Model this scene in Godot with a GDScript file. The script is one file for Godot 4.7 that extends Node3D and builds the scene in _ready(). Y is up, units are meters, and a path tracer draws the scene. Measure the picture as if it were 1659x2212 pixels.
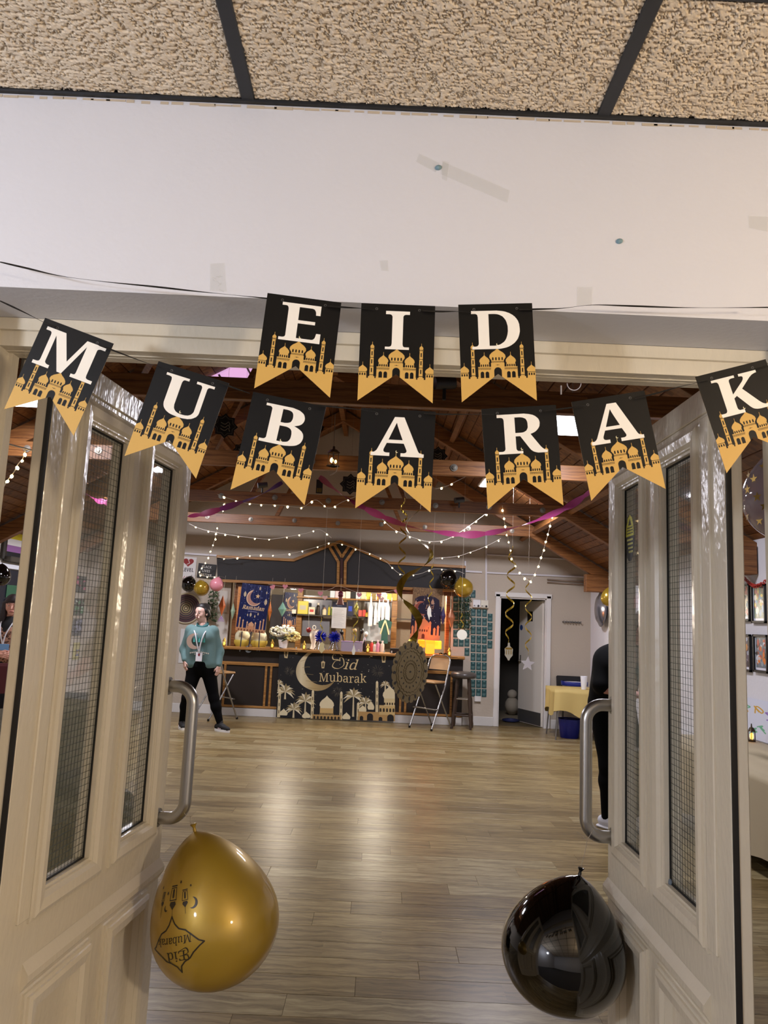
extends Node3D
# A hall entrance: from a lobby through open double doors hung with letter bunting into a decorated hall with a bar.

const FOCAL := 1640.0
var eye := Vector3(0, 1.56, 0)
var look: Basis
var mats := {}
var taken := {}
var rng := RandomNumberGenerator.new()
const BAR_Z := 12.15        # front of the bar, metres from the lens
const WALL_Z := 12.25       # far wall of the hall
const RIDGE_X := -0.68
const RIDGE_Y := 4.75
const PITCH := 0.57
const HALL_L := -4.74
const HALL_R := 3.38

# ---------------------------------------------------------------- pixels to places
func ray(px: float, py: float) -> Vector3:
	return look * Vector3((px - 829.5) / FOCAL, -(py - 1106.0) / FOCAL, -1.0)
func P(px: float, py: float, z: float) -> Vector3:      # on the plane z metres in front of the lens
	var d := ray(px, py)
	return eye + d * (z / -d.z)
func PY(px: float, py: float, y: float) -> Vector3:     # on the level y
	var d := ray(px, py)
	return eye + d * ((y - eye.y) / d.y)
func PX(px: float, py: float, x: float) -> Vector3:     # on a side wall
	var d := ray(px, py)
	return eye + d * (x / d.x)
func roof_y(x: float) -> float:
	return RIDGE_Y - PITCH * absf(x - RIDGE_X)

# ---------------------------------------------------------------- mesh builder
class G:
	var v := PackedVector3Array()
	var n := PackedVector3Array()
	var uv := PackedVector2Array()
	var ix := PackedInt32Array()
	var col := PackedColorArray()
	var tint := Color.WHITE
	func put(p: Vector3, nn: Vector3, t := Vector2.ZERO) -> int:
		v.append(p); n.append(nn); uv.append(t); col.append(tint)
		return v.size() - 1
	func tri(a: Vector3, b: Vector3, c: Vector3) -> void:
		var nn := (b - a).cross(c - a).normalized()
		var i := put(a, nn); put(b, nn); put(c, nn)
		ix.append_array([i, i + 2, i + 1])
	func quad(a: Vector3, b: Vector3, c: Vector3, d: Vector3, t := [Vector2(0, 1), Vector2(1, 1), Vector2(1, 0), Vector2(0, 0)]) -> void:
		var nn := (c - a).cross(d - b).normalized()
		var i := put(a, nn, t[0]); put(b, nn, t[1]); put(c, nn, t[2]); put(d, nn, t[3])
		ix.append_array([i, i + 2, i + 1, i, i + 3, i + 2])
	func face(pts: Array, mid: Vector3) -> void:          # a convex face turned away from mid
		var c := Vector3.ZERO
		for p in pts: c += p
		c /= pts.size()
		var nn: Vector3 = (pts[1] - pts[0]).cross(pts[2] - pts[0]).normalized()
		var l := pts.duplicate()
		if nn.dot(c - mid) < 0:
			l.reverse(); nn = -nn
		var i := v.size()
		for p in l: put(p, nn, Vector2(p.x, p.y))
		for k in range(1, l.size() - 1): ix.append_array([i, i + k + 1, i + k])
	func box(c: Vector3, s: Vector3, b := Basis(), r := 0.0) -> void:
		var h := s / 2
		r = minf(r, minf(h.x, minf(h.y, h.z)) * 0.9)
		if r <= 0.0:
			for a in 3:
				for sg: float in [-1.0, 1.0]:
					var q := []
					for e in [[-1, -1], [1, -1], [1, 1], [-1, 1]]:
						var p := Vector3.ZERO
						p[a] = sg * h[a]; p[(a + 1) % 3] = e[0] * h[(a + 1) % 3]; p[(a + 2) % 3] = e[1] * h[(a + 2) % 3]
						q.append(c + b * p)
					face(q, c)
			return
		var pt := func(sx: float, sy: float, sz: float, a: int) -> Vector3:
			var p := Vector3(sx * (h.x - r), sy * (h.y - r), sz * (h.z - r))
			p[a] = [sx * h.x, sy * h.y, sz * h.z][a]
			return c + b * p
		for a in 3:
			for sg: float in [-1.0, 1.0]:
				var q := []
				for e in [[-1.0, -1.0], [1.0, -1.0], [1.0, 1.0], [-1.0, 1.0]]:
					var s3 := [0.0, 0.0, 0.0]
					s3[a] = sg; s3[(a + 1) % 3] = e[0]; s3[(a + 2) % 3] = e[1]
					q.append(pt.call(s3[0], s3[1], s3[2], a))
				face(q, c)
		for a in 3:
			var u := (a + 1) % 3
			var w := (a + 2) % 3
			for e in [[-1.0, -1.0], [1.0, -1.0], [1.0, 1.0], [-1.0, 1.0]]:
				var q := []
				for k in [[-1.0, u], [1.0, u], [1.0, w], [-1.0, w]]:
					var s3 := [0.0, 0.0, 0.0]
					s3[a] = k[0]; s3[u] = e[0]; s3[w] = e[1]
					q.append(pt.call(s3[0], s3[1], s3[2], k[1]))
				face(q, c)
		for sx: float in [-1.0, 1.0]:
			for sy: float in [-1.0, 1.0]:
				for sz: float in [-1.0, 1.0]:
					face([pt.call(sx, sy, sz, 0), pt.call(sx, sy, sz, 1), pt.call(sx, sy, sz, 2)], c)
	func bar(a: Vector3, b: Vector3, w: float, t: float, up := Vector3.UP, r := 0.0) -> void:   # a beam from a to b
		var z := (b - a).normalized()
		var x := up.cross(z)
		if x.length() < 0.01: x = Vector3.RIGHT.cross(z)
		x = x.normalized()
		box((a + b) / 2, Vector3(w, t, a.distance_to(b)), Basis(x, z.cross(x), z), r)
	func tube(path: Array, rad, sides := 10, caps := true) -> void:
		var x := Vector3.ZERO
		var base := v.size()
		var m := path.size()
		var run := 0.0
		for i in m:
			var d: Vector3 = (path[mini(i + 1, m - 1)] - path[maxi(i - 1, 0)]).normalized()
			if x == Vector3.ZERO:
				x = d.cross(Vector3.UP if absf(d.y) < 0.9 else Vector3.RIGHT).normalized()
			x = (x - d * x.dot(d)).normalized()
			var y := d.cross(x)
			var r: float = rad[i] if rad is Array else rad
			if i > 0: run += path[i].distance_to(path[i - 1])
			for k in sides + 1:
				var a := TAU * k / sides
				var o := x * cos(a) + y * sin(a)
				put(path[i] + o * r, o, Vector2(float(k) / sides, run))
		for i in m - 1:
			for k in sides:
				var p := base + i * (sides + 1) + k
				var q := p + sides + 1
				ix.append_array([p, q, p + 1, p + 1, q, q + 1])
		if caps:
			for e in [0, m - 1]:
				var s := v.size()
				var nn: Vector3 = (path[0] - path[1]).normalized() if e == 0 else (path[m - 1] - path[m - 2]).normalized()
				for k in sides: put(v[base + e * (sides + 1) + k], nn)
				for k in range(1, sides - 1):
					if e == 0: ix.append_array([s, s + k, s + k + 1])
					else: ix.append_array([s, s + k + 1, s + k])
	func grid(rows: Array, closed := false, flip := false) -> void:    # rows of points, smooth
		var base := v.size()
		var m := rows.size()
		var c: int = rows[0].size()
		for i in m:
			for k in c:
				var k0 := (k - 1 + c - 1) % (c - 1) if closed else maxi(k - 1, 0)
				var k1 := (k + 1) % (c - 1) if closed else mini(k + 1, c - 1)
				var dk: Vector3 = rows[i][k1] - rows[i][k0]
				var di: Vector3 = rows[mini(i + 1, m - 1)][k] - rows[maxi(i - 1, 0)][k]
				if dk.length() < 1e-6:
					var kk := c / 4
					var j := 1 if i == 0 else m - 2
					if i == 0 or i == m - 1:
						var mid := Vector3.ZERO
						for p in rows[j]: mid += p
						put(rows[i][k], (rows[i][k] - mid / c).normalized(), Vector2(float(k) / (c - 1), float(i) / (m - 1)))
						continue
					dk = rows[i][(k + kk) % c] - rows[i][k]
				var nn := dk.cross(di).normalized()
				put(rows[i][k], -nn if flip else nn, Vector2(float(k) / (c - 1), float(i) / (m - 1)))
		for i in m - 1:
			for k in c - 1:
				var p := base + i * c + k
				var q := p + c
				if flip: ix.append_array([p, p + 1, q, p + 1, q + 1, q])
				else: ix.append_array([p, q, p + 1, p + 1, q, q + 1])
	func lathe(prof: Array, sides: int, xf := Transform3D(), sharp := false) -> void:   # (radius, height) from bottom to top
		if sharp:
			for i in prof.size() - 1:
				lathe([prof[i], prof[i + 1]], sides, xf)
			return
		var base := v.size()
		var m := prof.size()
		for i in m:
			var t: Vector2 = prof[mini(i + 1, m - 1)] - prof[maxi(i - 1, 0)]
			for k in sides + 1:
				var a := TAU * k / sides
				var o := Vector3(cos(a), 0, sin(a))
				var nn := (o * t.y - Vector3(0, t.x, 0)).normalized()
				if nn == Vector3.ZERO: nn = o
				put(xf * (o * prof[i].x + Vector3(0, prof[i].y, 0)), (xf.basis * nn).normalized(), Vector2(float(k) / sides, 1.0 - float(i) / (m - 1)))
		for i in m - 1:
			for k in sides:
				var p := base + i * (sides + 1) + k
				var q := p + sides + 1
				ix.append_array([p, p + 1, q, p + 1, q + 1, q])
	func ball(c: Vector3, r: Vector3, seg := 16, b := Basis()) -> void:
		var prof := []
		var h := maxi(seg / 2, 4)
		for i in h + 1:
			var a := PI * i / h - PI / 2
			prof.append(Vector2(cos(a), sin(a)))
		lathe(prof, seg, Transform3D(b * Basis.from_scale(r), c))
	func prism(poly: PackedVector2Array, depth: float, xf := Transform3D()) -> void:    # extruded outline, front towards +z
		var p2 := poly.duplicate()
		if Geometry2D.is_polygon_clockwise(p2): p2.reverse()
		var t := Geometry2D.triangulate_polygon(p2)
		var lo := p2[0]
		var hi := p2[0]
		for p in p2:
			lo = lo.min(p); hi = hi.max(p)
		var ext := (hi - lo).max(Vector2(1e-6, 1e-6))
		for side in 2:
			var base := v.size()
			var z := depth / 2 if side == 0 else -depth / 2
			var nn := (xf.basis * Vector3(0, 0, 1 if side == 0 else -1)).normalized()
			for p in p2: put(xf * Vector3(p.x, p.y, z), nn, Vector2((p.x - lo.x) / ext.x, 1.0 - (p.y - lo.y) / ext.y))
			for k in range(0, t.size(), 3):
				var a := p2[t[k]]; var b2 := p2[t[k + 1]]; var c2 := p2[t[k + 2]]
				var ccw := (b2 - a).cross(c2 - a) > 0
				if ccw == (side == 0): ix.append_array([base + t[k], base + t[k + 2], base + t[k + 1]])
				else: ix.append_array([base + t[k], base + t[k + 1], base + t[k + 2]])
		for i in p2.size():
			var a := p2[i]
			var b2 := p2[(i + 1) % p2.size()]
			quad(xf * Vector3(a.x, a.y, -depth / 2), xf * Vector3(b2.x, b2.y, -depth / 2), xf * Vector3(b2.x, b2.y, depth / 2), xf * Vector3(a.x, a.y, depth / 2))
	func strip(l: Array, r: Array) -> void:               # a ribbon between two edges
		grid([l, r])
	func mesh() -> ArrayMesh:
		var a := []
		a.resize(Mesh.ARRAY_MAX)
		a[Mesh.ARRAY_VERTEX] = v; a[Mesh.ARRAY_NORMAL] = n; a[Mesh.ARRAY_TEX_UV] = uv; a[Mesh.ARRAY_COLOR] = col; a[Mesh.ARRAY_INDEX] = ix
		var m := ArrayMesh.new()
		m.add_surface_from_arrays(Mesh.PRIMITIVE_TRIANGLES, a)
		return m

# ---------------------------------------------------------------- scene helpers
func numbered(called: String) -> String:
	var k: int = taken.get(called, 0)
	taken[called] = k + 1
	return called if k == 0 else "%s_%03d" % [called, k]
func tag(o: Node3D, label := "", category := "", group := "", kind := "") -> Node3D:
	if label: o.set_meta("label", label)
	if category: o.set_meta("category", category)
	if group: o.set_meta("group", group)
	if kind: o.set_meta("kind", kind)
	return o
func thing(called: String, label: String, category: String, at := Vector3.ZERO, group := "", b := Basis()) -> Node3D:
	var o := Node3D.new()
	o.name = numbered(called)
	add_child(o)
	o.transform = Transform3D(b, at)
	return tag(o, label, category, group)
func obj(called: String, g, m: Material, parent: Node3D = null) -> MeshInstance3D:
	var o := MeshInstance3D.new()
	o.mesh = g.mesh() if g is G else g
	o.material_override = m
	if parent == null:
		o.name = numbered(called); add_child(o)
	else:
		o.name = called; parent.add_child(o, true)
	return o
func struct(called: String, g, m: Material, parent: Node3D = null) -> MeshInstance3D:
	var o := obj(called, g, m, parent)
	if parent == null: tag(o, "", "", "", "structure")
	return o
func room(called: String) -> Node3D:
	var o := Node3D.new()
	o.name = numbered(called)
	add_child(o)
	tag(o, "", "", "", "structure")
	return o
func again(o: Node3D, at: Vector3, b := Basis(), label := "") -> Node3D:
	var c: Node3D = o.duplicate()
	c.name = numbered(str(o.name).rstrip("0123456789").trim_suffix("_"))
	add_child(c)
	c.transform = Transform3D(b, at)
	if label: c.set_meta("label", label)
	return c
func mat(hex: String, rough := 0.7, metal := 0.0, spec := 0.5) -> StandardMaterial3D:
	var key := "%s %s %s %s" % [hex, rough, metal, spec]
	if not mats.has(key):
		var m := StandardMaterial3D.new()
		m.albedo_color = Color(hex)
		m.roughness = rough
		m.metallic = metal
		m.metallic_specular = spec
		mats[key] = m
	return mats[key]
func glow(hex: String, energy: float) -> StandardMaterial3D:
	var key := "glow %s %s" % [hex, energy]
	if not mats.has(key):
		var m := StandardMaterial3D.new()
		m.albedo_color = Color(hex)
		m.emission_enabled = true
		m.emission = Color(hex)
		m.emission_energy_multiplier = energy
		mats[key] = m
	return mats[key]
func printed(im: Image, rough := 0.5, metal := 0.0) -> StandardMaterial3D:
	var m := StandardMaterial3D.new()
	m.albedo_texture = ImageTexture.create_from_image(im)
	m.roughness = rough
	m.metallic = metal
	m.texture_repeat = false
	return m
func curve(pts: Array, steps := 6) -> Array:              # smooth line through points
	var out := []
	for i in pts.size() - 1:
		var a: Vector3 = pts[maxi(i - 1, 0)]
		var b: Vector3 = pts[i]
		var c: Vector3 = pts[i + 1]
		var d: Vector3 = pts[mini(i + 2, pts.size() - 1)]
		for k in steps:
			out.append(b.cubic_interpolate(c, a, d, float(k) / steps))
	out.append(pts[-1])
	return out
func line(pts: Array, z) -> Array:                         # pixel points to places; z one depth or one for each
	var out := []
	for i in pts.size():
		out.append(P(pts[i][0], pts[i][1], z[i] if z is Array else z))
	return out
func noise(seed_: int, freq: float, octaves := 3, kind := FastNoiseLite.TYPE_SIMPLEX_SMOOTH) -> FastNoiseLite:
	var f := FastNoiseLite.new()
	f.seed = seed_
	f.frequency = freq
	f.noise_type = kind
	f.fractal_octaves = octaves
	return f

# ---------------------------------------------------------------- painting print
class Painter:
	var im: Image
	var s: float
	func _init(w: int, h: int, bg: Color, ss := 2.0) -> void:
		s = ss
		im = Image.create_empty(int(w * s), int(h * s), false, Image.FORMAT_RGBA8)
		im.fill(bg)
	func rect(x: float, y: float, w: float, h: float, c: Color) -> void:
		im.fill_rect(Rect2i(roundi(x * s), roundi(y * s), maxi(1, roundi(w * s)), maxi(1, roundi(h * s))), c)
	func poly(pts: Array, c) -> void:                      # even-odd scan fill; c a colour or a callable of x
		var q := PackedVector2Array()
		for p in pts: q.append(Vector2(p[0], p[1]) * s if p is Array else p * s)
		fill([q], c)
	func fill(rings: Array, c) -> void:
		var lo := 1e9
		var hi := -1e9
		for q in rings:
			for p in q:
				lo = minf(lo, p.y); hi = maxf(hi, p.y)
		for y in range(maxi(0, floori(lo)), mini(im.get_height(), ceili(hi) + 1)):
			var yy := y + 0.5
			var xs := []
			for q in rings:
				for i in q.size():
					var a: Vector2 = q[i]
					var b: Vector2 = q[(i + 1) % q.size()]
					if (a.y <= yy) != (b.y <= yy):
						xs.append(a.x + (yy - a.y) / (b.y - a.y) * (b.x - a.x))
			xs.sort()
			for k in range(0, xs.size() - 1, 2):
				var x0 := maxi(0, roundi(xs[k]))
				var x1 := mini(im.get_width(), roundi(xs[k + 1]))
				if x1 <= x0: continue
				if c is Color: im.fill_rect(Rect2i(x0, y, x1 - x0, 1), c)
				else:
					for x in range(x0, x1, 2): im.fill_rect(Rect2i(x, y, mini(2, x1 - x), 1), c.call(x / s))
	func disc(x: float, y: float, rx: float, ry: float, c, n := 28) -> void:
		var q := []
		for i in n: q.append([x + rx * cos(TAU * i / n), y + ry * sin(TAU * i / n)])
		poly(q, c)
	func ring(x: float, y: float, r: float, w: float, c: Color) -> void:
		var a := PackedVector2Array()
		var b := PackedVector2Array()
		for i in 48:
			a.append(Vector2(x + r * cos(TAU * i / 48), y + r * sin(TAU * i / 48)) * s)
			b.append(Vector2(x + (r - w) * cos(TAU * i / 48), y + (r - w) * sin(TAU * i / 48)) * s)
		fill([a, b], c)
	func stroke(pts: Array, w: float, c: Color) -> void:
		for i in pts.size() - 1:
			var a := Vector2(pts[i][0], pts[i][1])
			var b := Vector2(pts[i + 1][0], pts[i + 1][1])
			var d := (b - a).normalized().orthogonal() * w / 2
			poly([a + d, b + d, b - d, a - d], c)
			disc(b.x, b.y, w / 2, w / 2, c, 8)
	func swoop(pts: Array, w: float, c: Color, thin := 0.35) -> void:   # smooth calligraphic line
		var q := []
		for i in pts.size() - 1:
			var p0 := Vector2(pts[maxi(i - 1, 0)][0], pts[maxi(i - 1, 0)][1])
			var p1 := Vector2(pts[i][0], pts[i][1])
			var p2 := Vector2(pts[i + 1][0], pts[i + 1][1])
			var p3 := Vector2(pts[mini(i + 2, pts.size() - 1)][0], pts[mini(i + 2, pts.size() - 1)][1])
			for k in 6: q.append(p1.cubic_interpolate(p2, p0, p3, k / 6.0))
		q.append(Vector2(pts[-1][0], pts[-1][1]))
		for i in q.size() - 1:
			var d: Vector2 = (q[i + 1] - q[i]).normalized()
			var ww := w * (thin + (1.0 - thin) * absf(d.dot(Vector2(0.5, 0.86))))
			stroke([[q[i].x, q[i].y], [q[i + 1].x, q[i + 1].y]], ww, c)
	func star(x: float, y: float, r: float, c: Color, n := 5, inner := 0.42) -> void:
		var q := []
		for i in n * 2:
			var a := -PI / 2 + PI * i / n
			var rr := r if i % 2 == 0 else r * inner
			q.append([x + rr * cos(a), y + rr * sin(a)])
		poly(q, c)
	func crescent(x: float, y: float, r: float, off: float, r2: float, turn: float, c) -> void:
		# outline of disc r minus disc r2 whose middle lies off away in direction turn
		var q := []
		var dx := (r * r - r2 * r2 + off * off) / (2 * off)
		var a := acos(clampf(dx / r, -1, 1))
		var b := acos(clampf((dx - off) / r2, -1, 1))
		for i in 41:
			var t := turn + a + (TAU - 2 * a) * i / 40
			q.append([x + r * cos(t), y + r * sin(t)])
		for i in 41:
			var t := turn - b - (TAU - 2 * b) * i / 40
			q.append([x + off * cos(turn) + r2 * cos(t), y + off * sin(turn) + r2 * sin(t)])
		poly(q, c)
	func dome(x: float, y: float, w: float, h: float, c) -> void:       # onion dome standing on y
		var q := []
		for p in [[-0.40, 0], [-0.5, -0.22], [-0.47, -0.42], [-0.34, -0.62], [-0.14, -0.80], [-0.04, -0.92], [0, -1.0], [0.04, -0.92], [0.14, -0.80], [0.34, -0.62], [0.47, -0.42], [0.5, -0.22], [0.40, 0]]:
			q.append([x + p[0] * w, y + p[1] * h])
		poly(q, c)
	func arch(x: float, y: float, w: float, h: float, c) -> void:       # round-headed opening standing on y
		var q := [[x - w / 2, y]]
		for i in 11:
			var t := PI - PI * i / 10
			q.append([x + w / 2 * cos(t), y - h + w / 2 - w / 2 * sin(t)])
		q.append([x + w / 2, y])
		poly(q, c)
	func text(word: String, x: float, y: float, h: float, c, bold := true, serif := true, squeeze := 1.0, turn := 0.0, shear := 0.0) -> void:   # cap height h, middle x, base line y
		var f := SystemFont.new()
		f.font_names = PackedStringArray(["Droid Serif" if serif else "Droid Sans"])
		f.font_weight = 700 if bold else 400
		var t := TextMesh.new()
		t.font = f
		t.text = word
		t.font_size = 64
		t.pixel_size = 0.01
		t.depth = 0.0
		var a := t.get_mesh_arrays()
		var vs: PackedVector3Array = a[Mesh.ARRAY_VERTEX]
		if vs.is_empty(): return
		var id: PackedInt32Array = a[Mesh.ARRAY_INDEX]
		var ref := TextMesh.new()
		ref.font = f; ref.text = "E"; ref.font_size = 64; ref.pixel_size = 0.01; ref.depth = 0.0; ref.vertical_alignment = VERTICAL_ALIGNMENT_BOTTOM
		var rb := ref.get_aabb()
		t.vertical_alignment = VERTICAL_ALIGNMENT_BOTTOM
		a = t.get_mesh_arrays()
		vs = a[Mesh.ARRAY_VERTEX]; id = a[Mesh.ARRAY_INDEX]
		var k := h / rb.size.y
		var cs := cos(turn)
		var sn := sin(turn)
		for i in range(0, id.size(), 3):
			var q := []
			for j in 3:
				var p := vs[id[i + j]]
				var lx := p.x * k * squeeze + (p.y - rb.position.y) * k * shear
				var ly := -(p.y - rb.position.y) * k
				q.append([x + lx * cs - ly * sn, y + lx * sn + ly * cs])
			# nudged outwards a little so that neighbours join
			poly(q, c)
	func done() -> Image:
		if s > 1.0: im.resize(int(im.get_width() / s), int(im.get_height() / s), Image.INTERPOLATE_TRILINEAR if false else Image.INTERPOLATE_BILINEAR)
		return im
func grad(stops: Array) -> Callable:                       # a printed change of ink across a width: [[x, colour], ...]
	return func(x: float) -> Color:
		for i in stops.size() - 1:
			if x <= stops[i + 1][0]:
				return (stops[i][1] as Color).lerp(stops[i + 1][1], clampf((x - stops[i][0]) / (stops[i + 1][0] - stops[i][0]), 0, 1))
		return stops[-1][1]

func roof_hit(px: float, py: float) -> Vector3:
	var r := ray(px, py)
	for s: float in [1.0, -1.0]:
		var t := (RIDGE_Y + PITCH * s * RIDGE_X - eye.y) / (r.y + PITCH * s * r.x)
		var p := eye + r * t
		if t > 0 and s * (p.x - RIDGE_X) > 0: return p
	return Vector3.ZERO

func _ready() -> void:
	rng.seed = 7
	look = Basis(Vector3.RIGHT, deg_to_rad(8.15)) * Basis(Vector3.BACK, deg_to_rad(2.55))
	var cam := Camera3D.new()
	cam.name = "camera"
	add_child(cam)
	cam.transform = Transform3D(look, eye)
	cam.fov = rad_to_deg(2 * atan(1106.0 / FOCAL))
	cam.near = 0.05
	cam.current = true
	var env := Environment.new()
	env.background_mode = Environment.BG_COLOR
	env.background_color = Color(0.012, 0.014, 0.02)
	env.ambient_light_source = Environment.AMBIENT_SOURCE_DISABLED
	env.tonemap_mode = Environment.TONE_MAPPER_LINEAR
	env.tonemap_exposure = 1.0
	env.sdfgi_enabled = true
	env.ssao_enabled = true
	env.ssil_enabled = true
	var we := WorldEnvironment.new()
	we.name = "environment"
	we.environment = env
	add_child(we)
	hall_lights()
	lobby_lights()
	lobby()
	frame()
	floor_planks()
	hall_shell()
	roof()
	doors()
	bunting()
	balloons_near()
	bar()
	bar_things()
	wall_things()
	furniture()
	side_things()
	hanging()
	people()

# ---------------------------------------------------------------- light
func area(called: String, at: Vector3, b: Basis, size: Vector2, color: String, energy: float, parent: Node3D) -> void:
	var l := AreaLight3D.new()
	l.name = called
	l.light_color = Color(color)
	l.light_energy = energy
	l.area_size = size
	l.shadow_enabled = true
	l.set("area_range", 30.0)
	parent.add_child(l, true)
	l.transform = Transform3D(b, at)
func omni(called: String, at: Vector3, color: String, energy: float, size: float, parent: Node3D) -> void:
	var l := OmniLight3D.new()
	l.name = called
	l.light_color = Color(color)
	l.light_energy = energy
	l.light_size = size
	l.omni_range = 30.0
	l.omni_attenuation = 2.0
	l.shadow_enabled = true
	parent.add_child(l, true)
	l.position = at
func hall_lights() -> void:
	# square LED panels hung level on thin rods, in pairs either side of the ridge
	var proto: Node3D
	var names := ["level white LED panel showing between the R and A cards", "level white LED panel peeping under the M card", "added LED panel brightening the far wall, hidden behind the R card", "added LED panel brightening the far wall, hidden beyond the gold balloon door"]
	var spots := [P(1222, 919, 6.0), P(56, 857, 6.0), P(1090, 1044, 9.7), Vector3(2 * RIDGE_X - P(1090, 1044, 9.7).x, P(1090, 1044, 9.7).y, -9.7)]
	for i in 4:
		var q: Vector3 = spots[i]
		if proto == null:
			proto = thing("ceiling_light", names[0], "ceiling light", q, "LED panels under the roof")
			var g := G.new()
			g.box(Vector3(0, 0.012, 0), Vector3(0.62, 0.03, 0.62), Basis(), 0.006)
			obj("frame", g, mat("e8e8e6", 0.4), proto)
			g = G.new()
			g.box(Vector3(0, -0.006, 0), Vector3(0.57, 0.006, 0.57))
			obj("diffuser", g, glow("f2f4ff", 9.0), proto)
			for s: float in [-1.0, 1.0]:
				g = G.new()
				g.tube([Vector3(0, 0.02, s * 0.22), Vector3(0, roof_y(q.x) - q.y - 0.002, s * 0.22)], 0.004, 6)
				obj("rod", g, mat("b8b8b8", 0.4, 0.6), proto)
			area("panel_light", Vector3(0, -0.02, 0), Basis(Vector3.RIGHT, -PI / 2), Vector2(0.57, 0.57), "f6f3ff", HALL_E, proto)
		else:
			var c := again(proto, q, Basis(), names[i])
			if i > 1: (c.get_node("panel_light") as AreaLight3D).light_energy = HALL_E * 2.0  # hidden rear pair, added to brighten the far wall
func lobby_lights() -> void:
	# two small opal globes on cords in the lobby, behind the photographer
	var proto: Node3D
	for p: Vector3 in [Vector3(-1.5, 1.80, 0.30), Vector3(1.5, 1.80, 0.34)]:
		if proto == null:
			proto = thing("pendant_lamp", "small opal globe lamp with a cool bulb on a cord in the lobby", "lamp", p, "lobby pendant lamps")
			var g := G.new()
			g.ball(Vector3.ZERO, Vector3.ONE * 0.07, 20)
			obj("globe", g, glow("eef1ff", 5.0), proto)
			g = G.new()
			g.lathe([Vector2(0.03, 0.062), Vector2(0.03, 0.09), Vector2(0.008, 0.10)], 16, Transform3D(), true)
			obj("holder", g, mat("8a8884", 0.3, 0.8), proto)
			g = G.new()
			g.tube([Vector3(0, 0.09, 0), Vector3(0, 2.445 - p.y, 0)], 0.004, 6)
			obj("cord", g, mat("2a2a2a", 0.6), proto)
			omni("globe_lamp", Vector3.ZERO, "eaefff", LOBBY_E, 0.07, proto)
		else:
			var c := again(proto, p, Basis(), "small opal globe lamp with a warm bulb on a cord in the lobby")
			(c.get_node("globe") as MeshInstance3D).material_override = glow("ffe2bc", 5.0)
			(c.get_node("globe_lamp") as OmniLight3D).light_color = Color("ffe9cc")
const HALL_E := 5.6
const LOBBY_E := 1.7

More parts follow.
